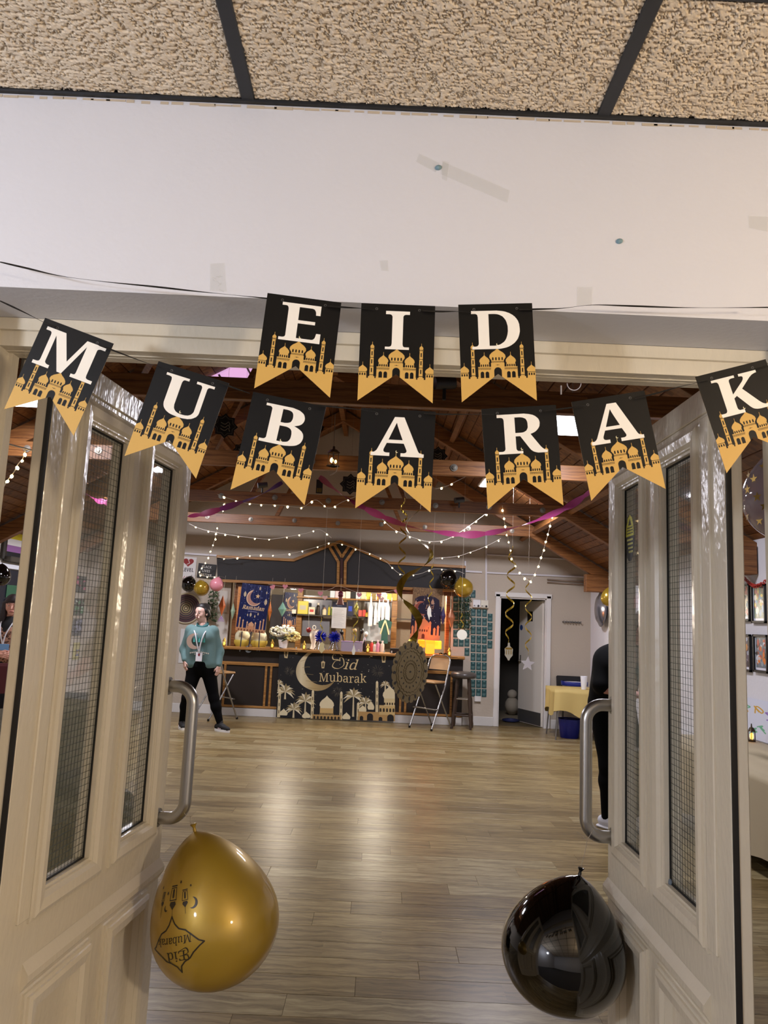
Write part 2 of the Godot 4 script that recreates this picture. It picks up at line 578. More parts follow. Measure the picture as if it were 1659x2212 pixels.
# ---------------------------------------------------------------- lobby: ceiling tiles, wall above the doors
func lobby() -> void:
	var cy := 2.435
	# suspended ceiling: dark bars and rough mineral tiles cut along the wall
	var c := room("ceiling")
	var g := G.new()
	g.box(Vector3(0, cy + 0.10, 0.9), Vector3(4.4, 0.04, 4.3))
	obj("deck", g, mat("4a4640", 0.9), c)
	var f := noise(3, 0.020, 4)
	f.domain_warp_enabled = true
	f.domain_warp_amplitude = 22.0
	f.domain_warp_frequency = 0.018
	var f2 := noise(11, 0.055, 3)
	var f3 := noise(5, 0.16, 2)
	var tile_mat := StandardMaterial3D.new()
	tile_mat.vertex_color_use_as_albedo = true
	tile_mat.roughness = 0.95
	tile_mat.metallic_specular = 0.2
	var w := 0.588
	var d := 0.246
	for v in 2:
		pass
	var tiles := []
	for v in 2:
		var t := G.new()
		var nx := 294
		var nz := 124
		var hs := []
		for j in nz + 1:
			var row := PackedFloat32Array()
			for i in nx + 1:
				var x := i * 2.0 + v * 900
				var z := j * 2.0 + v * 300
				# torn, short fissures lying mostly along the tile
				var a := f2.get_noise_2d(x * 0.95 + 12.0 * f.get_noise_2d(x, z), z * 2.1)
				var b := f3.get_noise_2d(x * 1.1, z * 2.0)
				var pit := smoothstep(0.10, 0.26, a * 0.85 + b * 0.45)
				row.append(0.0048 * pit + 0.0012 * b + 0.0016 * f.get_noise_2d(x * 1.5, z * 2.0))
			hs.append(row)
		for j in nz + 1:
			for i in nx + 1:
				var h: float = hs[j][i]
				var dx: float = (hs[j][mini(i + 1, nx)] - hs[j][maxi(i - 1, 0)]) / 0.004
				var dz: float = (hs[mini(j + 1, nz)][i] - hs[j - 1 if j > 0 else 0][i]) / 0.004
				var sp := f3.get_noise_2d(i * 5.3 + v * 77, j * 5.1) * 0.5 + f.get_noise_2d(i * 1.7, j * 1.7 + 500) * 0.5
				t.tint = Color(0.68, 0.55, 0.39).lerp(Color(0.82, 0.70, 0.53), clampf(0.5 + sp, 0, 1))
				t.put(Vector3(i * w / nx - w / 2, h, j * d / nz - d / 2), Vector3(dx, -1, dz).normalized())
		for j in nz:
			for i in nx:
				var p := j * (nx + 1) + i
				var q := p + nx + 1
				t.ix.append_array([p, q, p + 1, p + 1, q, q + 1])
		# straight sides
		t.tint = Color(0.75, 0.625, 0.46)
		t.box(Vector3(0, 0.012, 0), Vector3(w, 0.012, d))
		tiles.append(t.mesh())
	for k in range(-2, 3):
		var o := obj("ceiling_tile", tiles[absi(k) % 2], tile_mat, c)
		o.position = Vector3(0.041 + k * 0.6105, cy + 0.001, -1.068)
		if k % 3 == 1: o.rotation.y = PI
	# the rows of whole tiles behind, plain where the lens does not reach
	for r in 6:
		for k in range(-3, 4):
			var whole := G.new()
			whole.box(Vector3.ZERO, Vector3(0.585, 0.014, 0.585))
			var o := obj("ceiling_tile", whole, mat("e0cfb5", 0.95), c)
			o.position = Vector3(0.041 + k * 0.6105, cy + 0.012, -0.62 + r * 0.61)
	var bar_m := mat("17181a", 0.45)
	g = G.new()
	for k in range(-3, 5):
		var x := 0.041 + (k - 0.5) * 0.6105
		g.box(Vector3(x, cy + 0.0015, 0.87), Vector3(0.024, 0.007, 4.13), Basis(), 0.002)
	obj("ceiling_bar", g, bar_m, c)
	g = G.new()
	for r in 7: g.box(Vector3(0, cy + 0.001, -0.931 + r * 0.61), Vector3(4.4, 0.006, 0.024), Basis(), 0.002)
	obj("cross_bar", g, bar_m, c)
	g = G.new()
	g.box(Vector3(0, cy - 0.001, -1.1945), Vector3(4.4, 0.006, 0.011), Basis(), 0.002)
	obj("edge_bar", g, bar_m, c)
	# smear of ceiling paint along the top of the wall
	# wall over and beside the doors
	var wl := mat_wall()
	var e := room("wall_entrance")
	g = G.new()
	g.box(Vector3(0, (2.081 + 5.2) / 2, -1.2665), Vector3(9.6, 5.2 - 2.081, 0.133))
	obj("header", g, wl, e)
	for s: float in [-1.0, 1.0]:
		g = G.new()
		g.box(Vector3(s * (0.78 + 4.9) / 2, 1.04, -1.2665), Vector3(4.12, 2.082, 0.133))
		obj("pier", g, wl, e)
	g = G.new()
	for k in 60:
		var x := -0.78 + k * 0.0262 + rng.randf_range(-0.004, 0.004)
		g.box(Vector3(x, cy - 0.0068 - rng.randf() * 0.0016, -1.1996), Vector3(rng.randf_range(0.012, 0.034), rng.randf_range(0.0025, 0.0055), 0.0012))
	obj("paint_smear", g, mat("c4b49c", 0.8), e)
	# the other three sides of the lobby
	g = G.new()
	g.box(Vector3(0, 1.25, 3.0), Vector3(4.5, 2.6, 0.12))
	struct("wall_behind", g, wl)
	for s: float in [-1.0, 1.0]:
		g = G.new()
		g.box(Vector3(s * 2.2, 1.25, 0.9), Vector3(0.12, 2.6, 4.2))
		struct("wall_lobby_left" if s < 0 else "wall_lobby_right", g, wl)
	g = G.new()
	g.box(Vector3(0, 0.004, 0.86), Vector3(4.3, 0.008, 4.1))
	struct("floor_lobby", g, mat("4a4644", 0.95))
	tapes()
func mat_wall() -> StandardMaterial3D:
	if not mats.has("wall"):
		var m := StandardMaterial3D.new()
		m.albedo_color = Color("d6d6da")
		m.roughness = 0.55
		var n := NoiseTexture2D.new()
		n.width = 512; n.height = 512; n.seamless = true; n.as_normal_map = true; n.bump_strength = 1.4
		n.noise = noise(2, 0.06, 4)
		m.normal_enabled = true
		m.normal_texture = n
		m.normal_scale = 0.25
		m.uv1_triplanar = true
		m.uv1_world_triplanar = true
		m.uv1_scale = Vector3(2.2, 2.2, 2.2)
		mats["wall"] = m
	return mats["wall"]
func tapes() -> void:
	var z := 1.1988
	var tm := StandardMaterial3D.new()
	tm.albedo_color = Color(0.84, 0.84, 0.80, 0.10)
	tm.transparency = BaseMaterial3D.TRANSPARENCY_ALPHA
	tm.roughness = 0.3
	var spots := [
		[[957, 349], [1101, 411], [1096, 438], [952, 376], "long strip of clear tape slanting on the white wall"],
		[[905, 331], [950, 352], [941, 372], [899, 349], "faint short strip of clear tape behind the upper blue putty dot"],
		[[955, 346], [970, 350], [965, 391], [955, 386], "upright scrap of yellowed tape beside the upper blue putty dot"],
		[[454, 569], [485, 568], [489, 630], [453, 628], "wrinkled clear tape holding the upper ribbon to the wall"],
		[[1247, 620], [1280, 619], [1278, 660], [1246, 660], "square of clear tape on the upper ribbon beside the letter D card"],
		[[820, 563], [838, 562], [839, 586], [824, 584], "tiny torn scrap of tape above the letter I card"],
		[[1617, 466], [1659, 468], [1659, 500], [1618, 492], "pale strip of tape on the white wall by the frame's far end"]]
	for t in spots:
		var g := G.new()
		var q := []
		for k in 4: q.append(P(t[k][0], t[k][1], z))
		g.quad(q[3], q[2], q[1], q[0])
		for k in 4: q[k] = q[k] + Vector3(0, 0, -0.0006)
		g.quad(q[0], q[1], q[2], q[3])
		if t[4].begins_with("wrinkled"):
			for k in 7:
				var a := P(456 + rng.randf() * 28, 592 + rng.randf() * 34, z - 0.0004)
				g.bar(a, a + Vector3(rng.randf_range(-0.008, 0.008), rng.randf_range(-0.008, 0.004), 0), 0.0008, 0.001)
		tag(obj("tape", g, tm), t[4], "tape")
	for b in [[947, 362, "blue putty dot beside the slanting tape strip"], [1338, 521, "lone blue putty dot low on the white wall"]]:
		var g := G.new()
		g.ball(P(b[0], b[1], z), Vector3(0.0062, 0.0046, 0.003), 14, Basis(Vector3.BACK, 0.3))
		tag(obj("putty", g, mat("7b98a0", 0.6)), b[2], "putty")

# ---------------------------------------------------------------- stepped door frame
func frame() -> void:
	var paint := mat_paint()
	var f := room("trim_1")
	# head and jambs share one stepped section: depth from the wall, drop below the wall's own edge
	var prof := [[1.2005, 0.000], [1.333, 0.000], [1.333, 0.022], [1.3505, 0.022], [1.3505, 0.032], [1.380, 0.032], [1.380, 0.0525], [1.405, 0.0525], [1.405, 0.11]]
	var half := 0.765
	var g := G.new()
	var top := 2.0805
	for i in range(1, prof.size() - 1):
		var z0: float = prof[i][0]
		var d0: float = prof[i][1]
		var z1: float = prof[i + 1][0]
		var d1: float = prof[i + 1][1]
		if i == prof.size() - 2: break
		g.quad(Vector3(-half + d0, top - d0, -z0), Vector3(half - d0, top - d0, -z0), Vector3(half - d1, top - d1, -z1), Vector3(-half + d1, top - d1, -z1))
		for s: float in [-1.0, 1.0]:
			var a := Vector3(s * (half - d0), top - d0, -z0)
			var b := Vector3(s * (half - d1), top - d1, -z1)
			var a2 := Vector3(a.x, 0, a.z)
			var b2 := Vector3(b.x, 0, b.z)
			if s < 0: g.quad(a2, a, b, b2)
			else: g.quad(a, a2, b2, b)
	obj("moulding", g, paint, f)
	g = G.new()
	g.box(Vector3(0, 2.081 + 0.02, -1.385), Vector3(1.8, 0.145, 0.036))
	g.box(Vector3(0, 2.06, -1.372), Vector3(1.5, 0.06, 0.06))
	for s: float in [-1.0, 1.0]:
		g.box(Vector3(s * 0.80, 1.04, -1.37), Vector3(0.16, 2.1, 0.07))
	obj("lining", g, paint, f)
	g = G.new()
	for s: float in [-1.0, 1.0]:
		g.box(Vector3(s * (half - 0.001), 1.04, -1.2665), Vector3(0.03, 2.08, 0.1325))
	obj("reveal", g, mat_wall(), f)
func mat_paint() -> StandardMaterial3D:
	if not mats.has("paint"):
		var m := StandardMaterial3D.new()
		m.albedo_color = Color("d9cfb9")
		m.roughness = 0.2
		var n := NoiseTexture2D.new()
		n.width = 512; n.height = 512; n.seamless = true; n.as_normal_map = true; n.bump_strength = 3.0
		n.noise = noise(21, 0.03, 3)
		m.normal_enabled = true
		m.normal_texture = n
		m.normal_scale = 0.35
		m.uv1_triplanar = true
		m.uv1_world_triplanar = true
		m.uv1_scale = Vector3(3.5, 1.1, 3.5)
		mats["paint"] = m
	return mats["paint"]

# ---------------------------------------------------------------- laminate floor
func wood_image(w: int, h: int, seed_: int, base: Color, dark: Color, light: Color, stretch: float) -> Image:
	var im := Image.create_empty(w, h, false, Image.FORMAT_RGB8)
	var f := noise(seed_, 0.02, 4)
	var f2 := noise(seed_ + 1, 0.09, 3)
	var f3 := noise(seed_ + 2, 0.25, 2)
	for y in h:
		for x in w:
			var warp := 10.0 * f.get_noise_2d(x * 0.35, y * 0.8)
			var a := f.get_noise_2d(x / stretch + 60, (y + warp) * 2.4)
			var b := f2.get_noise_2d(x / stretch * 0.7, (y + warp) * 2.0)
			var c := f3.get_noise_2d(x / stretch * 0.5, y * 2.2)
			var t := clampf(0.5 + a * 0.75 + b * 0.35 + c * 0.2, 0, 1)
			im.set_pixel(x, y, dark.lerp(base, t * 2) if t < 0.5 else base.lerp(light, t * 2 - 1))
	return im
func floor_planks() -> void:
	var fl := room("floor")
	var g := G.new()
	g.box(Vector3(-0.68, -0.06, -5.2), Vector3(8.5, 0.1, 17.0))
	obj("subfloor", g, mat("3a332a", 0.9), fl)
	var im := wood_image(1024, 512, 40, Color("8f7f5a"), Color("6d5e3d"), Color("a99a72"), 9.0)
	var tex := ImageTexture.create_from_image(im)
	var ms := []
	for t in ["ffffff", "ece4d6", "dcd2c0", "f7efdf", "cfc4b0"]:
		var m := StandardMaterial3D.new()
		m.albedo_color = Color(t)
		m.albedo_texture = tex
		m.roughness = 0.34
		m.metallic_specular = 0.45
		ms.append(m)
	var wd := 0.18
	var ln := 1.285
	var meshes := []
	for k in 8:
		var p := G.new()
		plank(p, Vector3.ZERO, ln, wd, k)
		meshes.append(p.mesh())
	var far := [G.new(), G.new(), G.new()]
	var z := 2.6
	var row := 0
	while z > -13.2:
		var x := -4.8 - fposmod(row * 0.47 + (row % 3) * 0.31, 1.0) * ln
		while x < 3.5:
			var k := rng.randi() % 8
			var c := Vector3(x + ln / 2, 0, z)
			var vis := z < -2.75 and z > -9.0 and absf(c.x) < 0.75 + absf(z) * 0.62
			if vis:
				var o := obj("plank", meshes[k], ms[rng.randi() % 5], fl)
				o.position = c
			else:
				plank(far[rng.randi() % 3], c, ln, wd, k)
			x += ln
		z -= wd
		row += 1
	for k in 3:
		var o := obj("distant_planks", far[k], ms[[0, 2, 1][k]], fl)
		o.set_meta("kind", "stuff")
func plank(g: G, c: Vector3, ln: float, wd: float, k: int) -> void:
	var hx := ln / 2 - 0.0004
	var hz := wd / 2 - 0.0004
	var b := 0.0012
	var u0 := (k % 2) * 0.5
	var v0 := k / 8.0
	var t := func(x: float, zz: float) -> Vector2: return Vector2(u0 + (x + hx) / (2 * hx), v0 + (zz + hz) / (2 * hz) * 0.18)
	var q := [Vector3(-hx + b, 0, hz - b), Vector3(hx - b, 0, hz - b), Vector3(hx - b, 0, -hz + b), Vector3(-hx + b, 0, -hz + b)]
	var r := [Vector3(-hx, -b, hz), Vector3(hx, -b, hz), Vector3(hx, -b, -hz), Vector3(-hx, -b, -hz)]
	g.quad(c + q[0], c + q[1], c + q[2], c + q[3], [t.call(q[0].x, q[0].z), t.call(q[1].x, q[1].z), t.call(q[2].x, q[2].z), t.call(q[3].x, q[3].z)])
	for i in 4:
		var j := (i + 1) % 4
		g.quad(c + r[i], c + r[j], c + q[j], c + q[i], [t.call(r[i].x, r[i].z), t.call(r[j].x, r[j].z), t.call(q[j].x, q[j].z), t.call(q[i].x, q[i].z)])
		g.quad(c + r[i] + Vector3(0, -0.008, 0), c + r[j] + Vector3(0, -0.008, 0), c + r[j], c + r[i])

# ---------------------------------------------------------------- hall walls
func hall_shell() -> void:
	var beige := mat_plaster("b9ae9e")
	var white := mat_plaster("d9d9de")
	var t := 0.14
	# far wall, with openings for the bar and the store door
	var bl := P(497, 1300, WALL_Z).x
	var br := P(976, 1300, WALL_Z).x
	var dl := P(1077, 1400, WALL_Z).x
	var dr := P(1180, 1400, WALL_Z).x
	var dh := 2.03
	var w := room("wall_far")
	var zc := -WALL_Z - t / 2
	var pieces := [[HALL_L, bl, 0.0, 2.16], [br, dl, 0.0, 2.16], [dr, HALL_R, 0.0, 2.16], [bl, br, 0.0, 1.0], [dl, dr, dh, 2.16]]
	var g := G.new()
	for p in pieces: g.box(Vector3((p[0] + p[1]) / 2, (p[2] + p[3]) / 2, zc), Vector3(p[1] - p[0], p[3] - p[2], t))
	g.prism(PackedVector2Array([Vector2(HALL_L, 2.16), Vector2(HALL_R, 2.16), Vector2(HALL_R, roof_y(HALL_R)), Vector2(RIDGE_X, RIDGE_Y), Vector2(HALL_L, roof_y(HALL_L))]), t, Transform3D(Basis(), Vector3(0, 0, zc)))
	obj("plaster", g, beige, w)
	g = G.new()
	g.box(Vector3(HALL_L - t / 2, 1.3, -6.9), Vector3(t, 2.7, 11.2))
	struct("wall_left", g, mat_plaster("cfc8bc"))
	g = G.new()
	g.box(Vector3(HALL_R + t / 2, 1.3, -6.9), Vector3(t, 2.7, 11.2))
	struct("wall_right", g, white)
	# back room behind the bar and the store room behind the door
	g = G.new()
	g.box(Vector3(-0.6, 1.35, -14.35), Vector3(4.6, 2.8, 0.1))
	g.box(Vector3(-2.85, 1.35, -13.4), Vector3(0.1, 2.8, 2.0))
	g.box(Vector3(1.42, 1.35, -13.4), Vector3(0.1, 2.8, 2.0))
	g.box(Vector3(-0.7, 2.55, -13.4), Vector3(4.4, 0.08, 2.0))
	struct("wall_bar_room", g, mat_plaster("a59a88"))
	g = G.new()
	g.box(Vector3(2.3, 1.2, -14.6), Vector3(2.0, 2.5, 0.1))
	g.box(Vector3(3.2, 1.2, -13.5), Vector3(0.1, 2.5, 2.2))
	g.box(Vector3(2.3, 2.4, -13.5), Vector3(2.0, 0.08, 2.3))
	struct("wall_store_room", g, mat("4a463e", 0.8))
	g = G.new()
	g.box(Vector3(2.3, -0.03, -13.5), Vector3(2.0, 0.06, 2.3))
	struct("floor_store_room", g, mat("8a7f6a", 0.5))
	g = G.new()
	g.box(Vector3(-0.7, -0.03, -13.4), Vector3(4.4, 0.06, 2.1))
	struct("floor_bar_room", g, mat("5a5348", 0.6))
	# skirting
	var sk := mat("d6d4cf", 0.35)
	for p in [[HALL_L, P(480, 1500, WALL_Z).x, "baseboard_far_left"], [P(1000, 1500, WALL_Z).x, P(1066, 1500, WALL_Z).x, "baseboard_far_mid"], [P(1190, 1500, WALL_Z).x, HALL_R, "baseboard_far_right"]]:
		g = G.new()
		g.box(Vector3((p[0] + p[1]) / 2, 0.07, -WALL_Z + 0.009), Vector3(p[1] - p[0], 0.14, 0.018), Basis(), 0.004)
		struct(p[2], g, sk)
	for s: float in [HALL_L + 0.009, HALL_R - 0.009]:
		g = G.new()
		g.box(Vector3(s, 0.07, -6.9), Vector3(0.018, 0.14, 10.6), Basis(), 0.004)
		struct("baseboard_left" if s < 0 else "baseboard_right", g, sk)
func mat_plaster(hex: String) -> StandardMaterial3D:
	var key := "plaster " + hex
	if not mats.has(key):
		var m := StandardMaterial3D.new()
		m.albedo_color = Color(hex)
		m.roughness = 0.75
		if not mats.has("plaster bump"):
			var n := NoiseTexture2D.new()
			n.width = 256; n.height = 256; n.seamless = true; n.as_normal_map = true; n.bump_strength = 2.0
			n.noise = noise(8, 0.05, 4)
			mats["plaster bump"] = n
		m.normal_enabled = true
		m.normal_texture = mats["plaster bump"]
		m.normal_scale = 0.3
		m.uv1_triplanar = true
		m.uv1_world_triplanar = true
		m.uv1_scale = Vector3(1.5, 1.5, 1.5)
		mats[key] = m
	return mats[key]

# ---------------------------------------------------------------- boarded roof and trusses
func mat_wood(hex: String, key: String, rough := 0.5) -> StandardMaterial3D:
	if not mats.has(key):
		var m := StandardMaterial3D.new()
		m.albedo_color = Color(hex)
		m.roughness = rough
		if not mats.has("grain"):
			mats["grain"] = ImageTexture.create_from_image(wood_image(512, 256, 90, Color("d8d0c4"), Color("a08e7a"), Color("ffffff"), 10.0))
		m.albedo_texture = mats["grain"]
		m.uv1_triplanar = true
		m.uv1_scale = Vector3(0.8, 2.5, 0.8)
		mats[key] = m
	return mats[key]
func roof() -> void:
	var r := room("ceiling_hall")
	var g := G.new()
	var ang := atan(PITCH)
	for s: float in [-1.0, 1.0]:
		var run := 4.4
		var b := Basis(Vector3.BACK, -s * ang)
		var mid := Vector3(RIDGE_X + s * run / 2, RIDGE_Y - PITCH * run / 2, -6.9)
		g.box(mid + b * Vector3(0, 0.06, 0), Vector3(run / cos(ang) + 0.1, 0.08, 11.4), b)
	obj("deck", g, mat("2b2018", 0.9), r)
	# tongue and groove boards laid along the hall
	var tones := [mat_wood("8a5a2c", "board a"), mat_wood("7a4e26", "board b"), mat_wood("966535", "board c")]
	var board := G.new()
	board.box(Vector3(0, 0.009, 0), Vector3(0.108, 0.018, 11.0), Basis(), 0.006)
	var bm := board.mesh()
	for s: float in [-1.0, 1.0]:
		var b := Basis(Vector3.BACK, -s * ang)
		for k in 43:
			var along := 0.06 + k * 0.112
			var o := obj("board", bm, tones[rng.randi() % 3], r)
			o.transform = Transform3D(b, Vector3(RIDGE_X + s * along * cos(ang), RIDGE_Y - along * sin(ang), -6.9))
	var beam := mat_wood("9a6838", "beam", 0.45)
	g = G.new()
	g.bar(Vector3(RIDGE_X, RIDGE_Y - 0.10, -1.4), Vector3(RIDGE_X, RIDGE_Y - 0.10, -12.25), 0.07, 0.2)
	obj("ridge_beam", g, beam, r)
	for s: float in [-1.0, 1.0]:
		for d in [1.5, 2.95]:
			g = G.new()
			var x: float = RIDGE_X + s * d
			g.box(Vector3(x, roof_y(x) - 0.07, -6.9), Vector3(0.06, 0.13, 11.0), Basis(Vector3.BACK, -s * ang), 0.004)
			obj("purlin", g, beam, r)
	# trusses: rafters, a horizontal tie, struts and bolt plates
	var bolt := mat("8f8b80", 0.4, 0.7)
	var zs := [4.69, 6.86, 9.16, 11.3]
	for i in 4:
		var z: float = -zs[i]
		var t := thing("roof_truss", ["bolted timber roof truss nearest the entrance doors", "bolted timber truss carrying the hanging lantern", "bolted timber truss with fairy lights along its tie", "bolted timber truss closest to the bar wall"][i], "truss", Vector3(0, 0, z), "timber trusses of the hall roof")
		var drop := 0.12
		for s: float in [-1.0, 1.0]:
			g = G.new()
			var e: float = HALL_R - 0.02 if s > 0 else HALL_L + 0.02
			g.bar(Vector3(RIDGE_X, RIDGE_Y - drop, 0), Vector3(e, roof_y(e) - drop, 0), 0.10, 0.16, Vector3.UP, 0.004)
			obj("rafter", g, beam, t)
			# haunch bracket on the wall
			if s > 0:
				g = G.new()
				g.box(Vector3(e - s * 0.16, roof_y(e) - 0.20, 0), Vector3(0.34, 0.26, 0.14), Basis(), 0.006)
				obj("haunch", g, beam, t)
			g = G.new()
			g.bar(Vector3(RIDGE_X + s * 0.95, 2.98, 0), Vector3(RIDGE_X + s * 0.30, RIDGE_Y - 0.30, 0), 0.05, 0.10, Vector3.BACK, 0.003)
			obj("strut", g, beam, t)
		g = G.new()
		var reach := (RIDGE_Y - 2.97 - 0.05) / PITCH
		g.box(Vector3(RIDGE_X, 2.97, 0.03), Vector3(reach * 2, 0.14, 0.06), Basis(), 0.004)
		obj("tie", g, beam, t)
		for k in (9 if i > 0 else 0):
			g = G.new()
			var at := Vector3(RIDGE_X - 2.6 + k * 0.65, 2.97 + 0.012 * (k % 2), 0.062)
			g.lathe([Vector2(0.034, 0), Vector2(0.034, 0.005), Vector2(0.018, 0.006), Vector2(0.018, 0.014), Vector2(0.001, 0.016)], 14, Transform3D(Basis(Vector3.RIGHT, PI / 2), at), true)
			obj("bolt", g, bolt, t)
	# skylight on the lit slope
	var c := roof_hit(510, 812)
	var sky := room("window_1")
	var b := Basis(Vector3.BACK, ang)
	sky.transform = Transform3D(b, c + b * Vector3(0, -0.012, 0))
	g = G.new()
	g.box(Vector3(0, 0.0, 0), Vector3(0.9, 0.02, 0.62))
	obj("pane", g, glow("d9a9d8", 1.0), sky)
	g = G.new()
	for k in 4: g.box(Vector3(-0.45 + k * 0.3, -0.014, 0), Vector3(0.02, 0.02, 0.62))
	obj("glazing_bar", g, mat("6b5470", 0.5), sky)

# ---------------------------------------------------------------- glazed double doors
const LEAF := 0.757
func moulding(g: G, u0: float, u1: float, v0: float, v1: float, s: float, back := false) -> void:
	# mitred bolection moulding round an opening, on the lobby face or on the hall face
	var prof := [Vector2(0.0, -0.015), Vector2(0.007, 0.004), Vector2(0.010, 0.004), Vector2(0.016, 0.012), Vector2(0.034, 0.0145), Vector2(0.042, 0.011), Vector2(0.0425, 0.006), Vector2(0.050, 0.005), Vector2(0.050, -0.001)]
	for i in prof.size() - 1:
		var a: Vector2 = prof[i]
		var b: Vector2 = prof[i + 1]
		var wa := a.y if not back else -0.034 - a.y
		var wb := b.y if not back else -0.034 - b.y
		var ra := [Vector3(u0 - a.x, v0 - a.x, wa * s), Vector3(u1 + a.x, v0 - a.x, wa * s), Vector3(u1 + a.x, v1 + a.x, wa * s), Vector3(u0 - a.x, v1 + a.x, wa * s)]
		var rb := [Vector3(u0 - b.x, v0 - b.x, wb * s), Vector3(u1 + b.x, v0 - b.x, wb * s), Vector3(u1 + b.x, v1 + b.x, wb * s), Vector3(u0 - b.x, v1 + b.x, wb * s)]
		for k in 4:
			var j := (k + 1) % 4
			if (s > 0) != back: g.quad(rb[k], rb[j], ra[j], ra[k])
			else: g.quad(rb[j], rb[k], ra[k], ra[j])
func leaf(called: String, hinge: Vector3, lead: Vector3, s: float, label: String) -> Node3D:
	var d := lead - hinge
	d.y = 0
	d = d.normalized()
	var o := room(called)
	tag(o, label, "door")
	o.transform = Transform3D(Basis(d, Vector3.UP, d.cross(Vector3.UP)), Vector3(hinge.x, 0, hinge.z))
	var paint := mat_paint()
	var t := 0.034
	var top := 2.066
	var lights := [[0.150, 0.333], [0.478, 0.643]]
	var ctr := -t / 2 * s
	var g := G.new()
	g.box(Vector3(0.075, top / 2 + 0.004, ctr), Vector3(0.15, top - 0.008, t), Basis(), 0.0025)
	obj("stile", g, paint, o)
	g = G.new()
	g.box(Vector3((0.643 + LEAF) / 2, top / 2 + 0.004, ctr), Vector3(LEAF - 0.643, top - 0.008, t), Basis(), 0.0025)
	obj("stile", g, paint, o)
	g = G.new()
	g.box(Vector3(0.4055, 1.02, ctr), Vector3(0.145, 1.95, t - 0.0008))
	obj("mullion", g, paint, o)
	for r in [[1.945, top - 0.001, "top_rail"], [0.80, 1.02, "middle_rail"], [0.009, 0.22, "bottom_rail"]]:
		g = G.new()
		g.box(Vector3(0.3965, (r[0] + r[1]) / 2, ctr), Vector3(0.495, r[1] - r[0], t - 0.0012))
		obj(r[2], g, paint, o)
	# thin fillet planted on the hinge stile and a joint line under the top rail
	g = G.new()
	g.box(Vector3(0.080, 1.49, 0.0015 * s), Vector3(0.038, 1.02, 0.008), Basis(), 0.002)
	g.box(Vector3(0.40, 2.0355, 0.0010 * s), Vector3(0.70, 0.056, 0.006), Basis(), 0.002)
	obj("fillet", g, paint, o)
	for l in lights:
		for back in [false, true]:
			g = G.new()
			moulding(g, l[0], l[1], 1.02, 1.945, s, back)
			obj("glazing_bead", g, paint, o)
			g = G.new()
			moulding(g, l[0] + 0.012, l[1] - 0.012, 0.22, 0.792, s, back)
			obj("panel_moulding", g, paint, o)
		g = G.new()
		g.box(Vector3((l[0] + l[1]) / 2, 0.5, ctr), Vector3(l[1] - l[0], 0.62, 0.012))
		obj("panel", g, paint, o)
		g = G.new()
		g.box(Vector3((l[0] + l[1]) / 2, 1.4825, ctr), Vector3(l[1] - l[0] + 0.004, 0.925, 0.005))
		var pane := obj("pane", g, mat_pane(), o)
		# wire cast in the glass
		g = G.new()
		var step := 0.0138
		var x: float = l[0] + 0.006
		while x < l[1]:
			g.box(Vector3(x, 1.4825, ctr + 0.0032 * s), Vector3(0.0006, 0.925, 0.0006))
			x += step
		var y := 1.026
		while y < 1.945:
			g.box(Vector3((l[0] + l[1]) / 2, y, ctr + 0.0032 * s), Vector3(l[1] - l[0], 0.0007, 0.0006))
			y += step
		obj("wire_mesh", g, mat("2e3028", 0.5, 0.3), pane)
		# black glazing putty at the edge of the glass
		g = G.new()
		for e in [l[0] + 0.0015, l[1] - 0.0015]: g.box(Vector3(e, 1.4825, ctr + 0.004 * s), Vector3(0.003, 0.925, 0.004))
		for e in [1.0215, 1.9435]: g.box(Vector3((l[0] + l[1]) / 2, e, ctr + 0.004 * s), Vector3(l[1] - l[0], 0.003, 0.004))
		obj("putty_line", g, mat("15130f", 0.7), pane)
	# sloping ledge across the middle rail
	g = G.new()
	g.prism(PackedVector2Array([Vector2(0, 0.900), Vector2(0.014, 0.880), Vector2(0.014, 0.868), Vector2(0.008, 0.860), Vector2(0, 0.848)]), LEAF - 0.10, Transform3D(Basis(Vector3(0, 0, s), Vector3.UP, Vector3(-s, 0, 0)), Vector3((LEAF + 0.10) / 2, 0, 0)))
	obj("ledge", g, paint, o)
	# smoke seal let into the hinge edge
	g = G.new()
	g.box(Vector3(-0.0006, top / 2, -0.0065 * s), Vector3(0.003, top - 0.01, 0.0105))
	obj("smoke_seal", g, mat("120e0a", 0.55), o)
	# projecting hinges
	for hy in [0.25, 0.62, 2.025]:
		g = G.new()
		g.box(Vector3(-0.004, hy, -0.045 * s), Vector3(0.004, 0.07, 0.05))
		g.tube([Vector3(-0.004, hy - 0.035, -0.066 * s), Vector3(-0.004, hy + 0.035, -0.066 * s)], 0.006, 10)
		obj("hinge", g, mat("9a958a", 0.35, 0.9), o)
	# bent tube handle
	var path := []
	var hu := 0.716
	var off := 0.072
	for i in 9:
		var a := PI / 2 * i / 8
		path.append(Vector3(hu, 1.358 - 0.045 * (1 - cos(a)) , (off - 0.045 + 0.045 * sin(a)) * s))
	path.push_front(Vector3(hu, 1.358, 0.0))
	for i in 9:
		var a := PI / 2 * i / 8
		path.append(Vector3(hu, 1.013 + 0.045 * (1 - sin(a)), (off - 0.045 + 0.045 * cos(a)) * s))
	path.append(Vector3(hu, 1.013, 0.0))
	g = G.new()
	g.tube(path, 0.0165, 18)
	var h := obj("handle", g, mat("bdbbb6", 0.3, 0.95), o)
	for hy in [1.358, 1.013]:
		g = G.new()
		g.lathe([Vector2(0.024, 0), Vector2(0.024, 0.004), Vector2(0.017, 0.005)], 20, Transform3D(Basis(Vector3.RIGHT, PI / 2 * s), Vector3(hu, hy, 0)), true)
		obj("rose", g, mat("86837b", 0.4, 0.9), h)
	return o
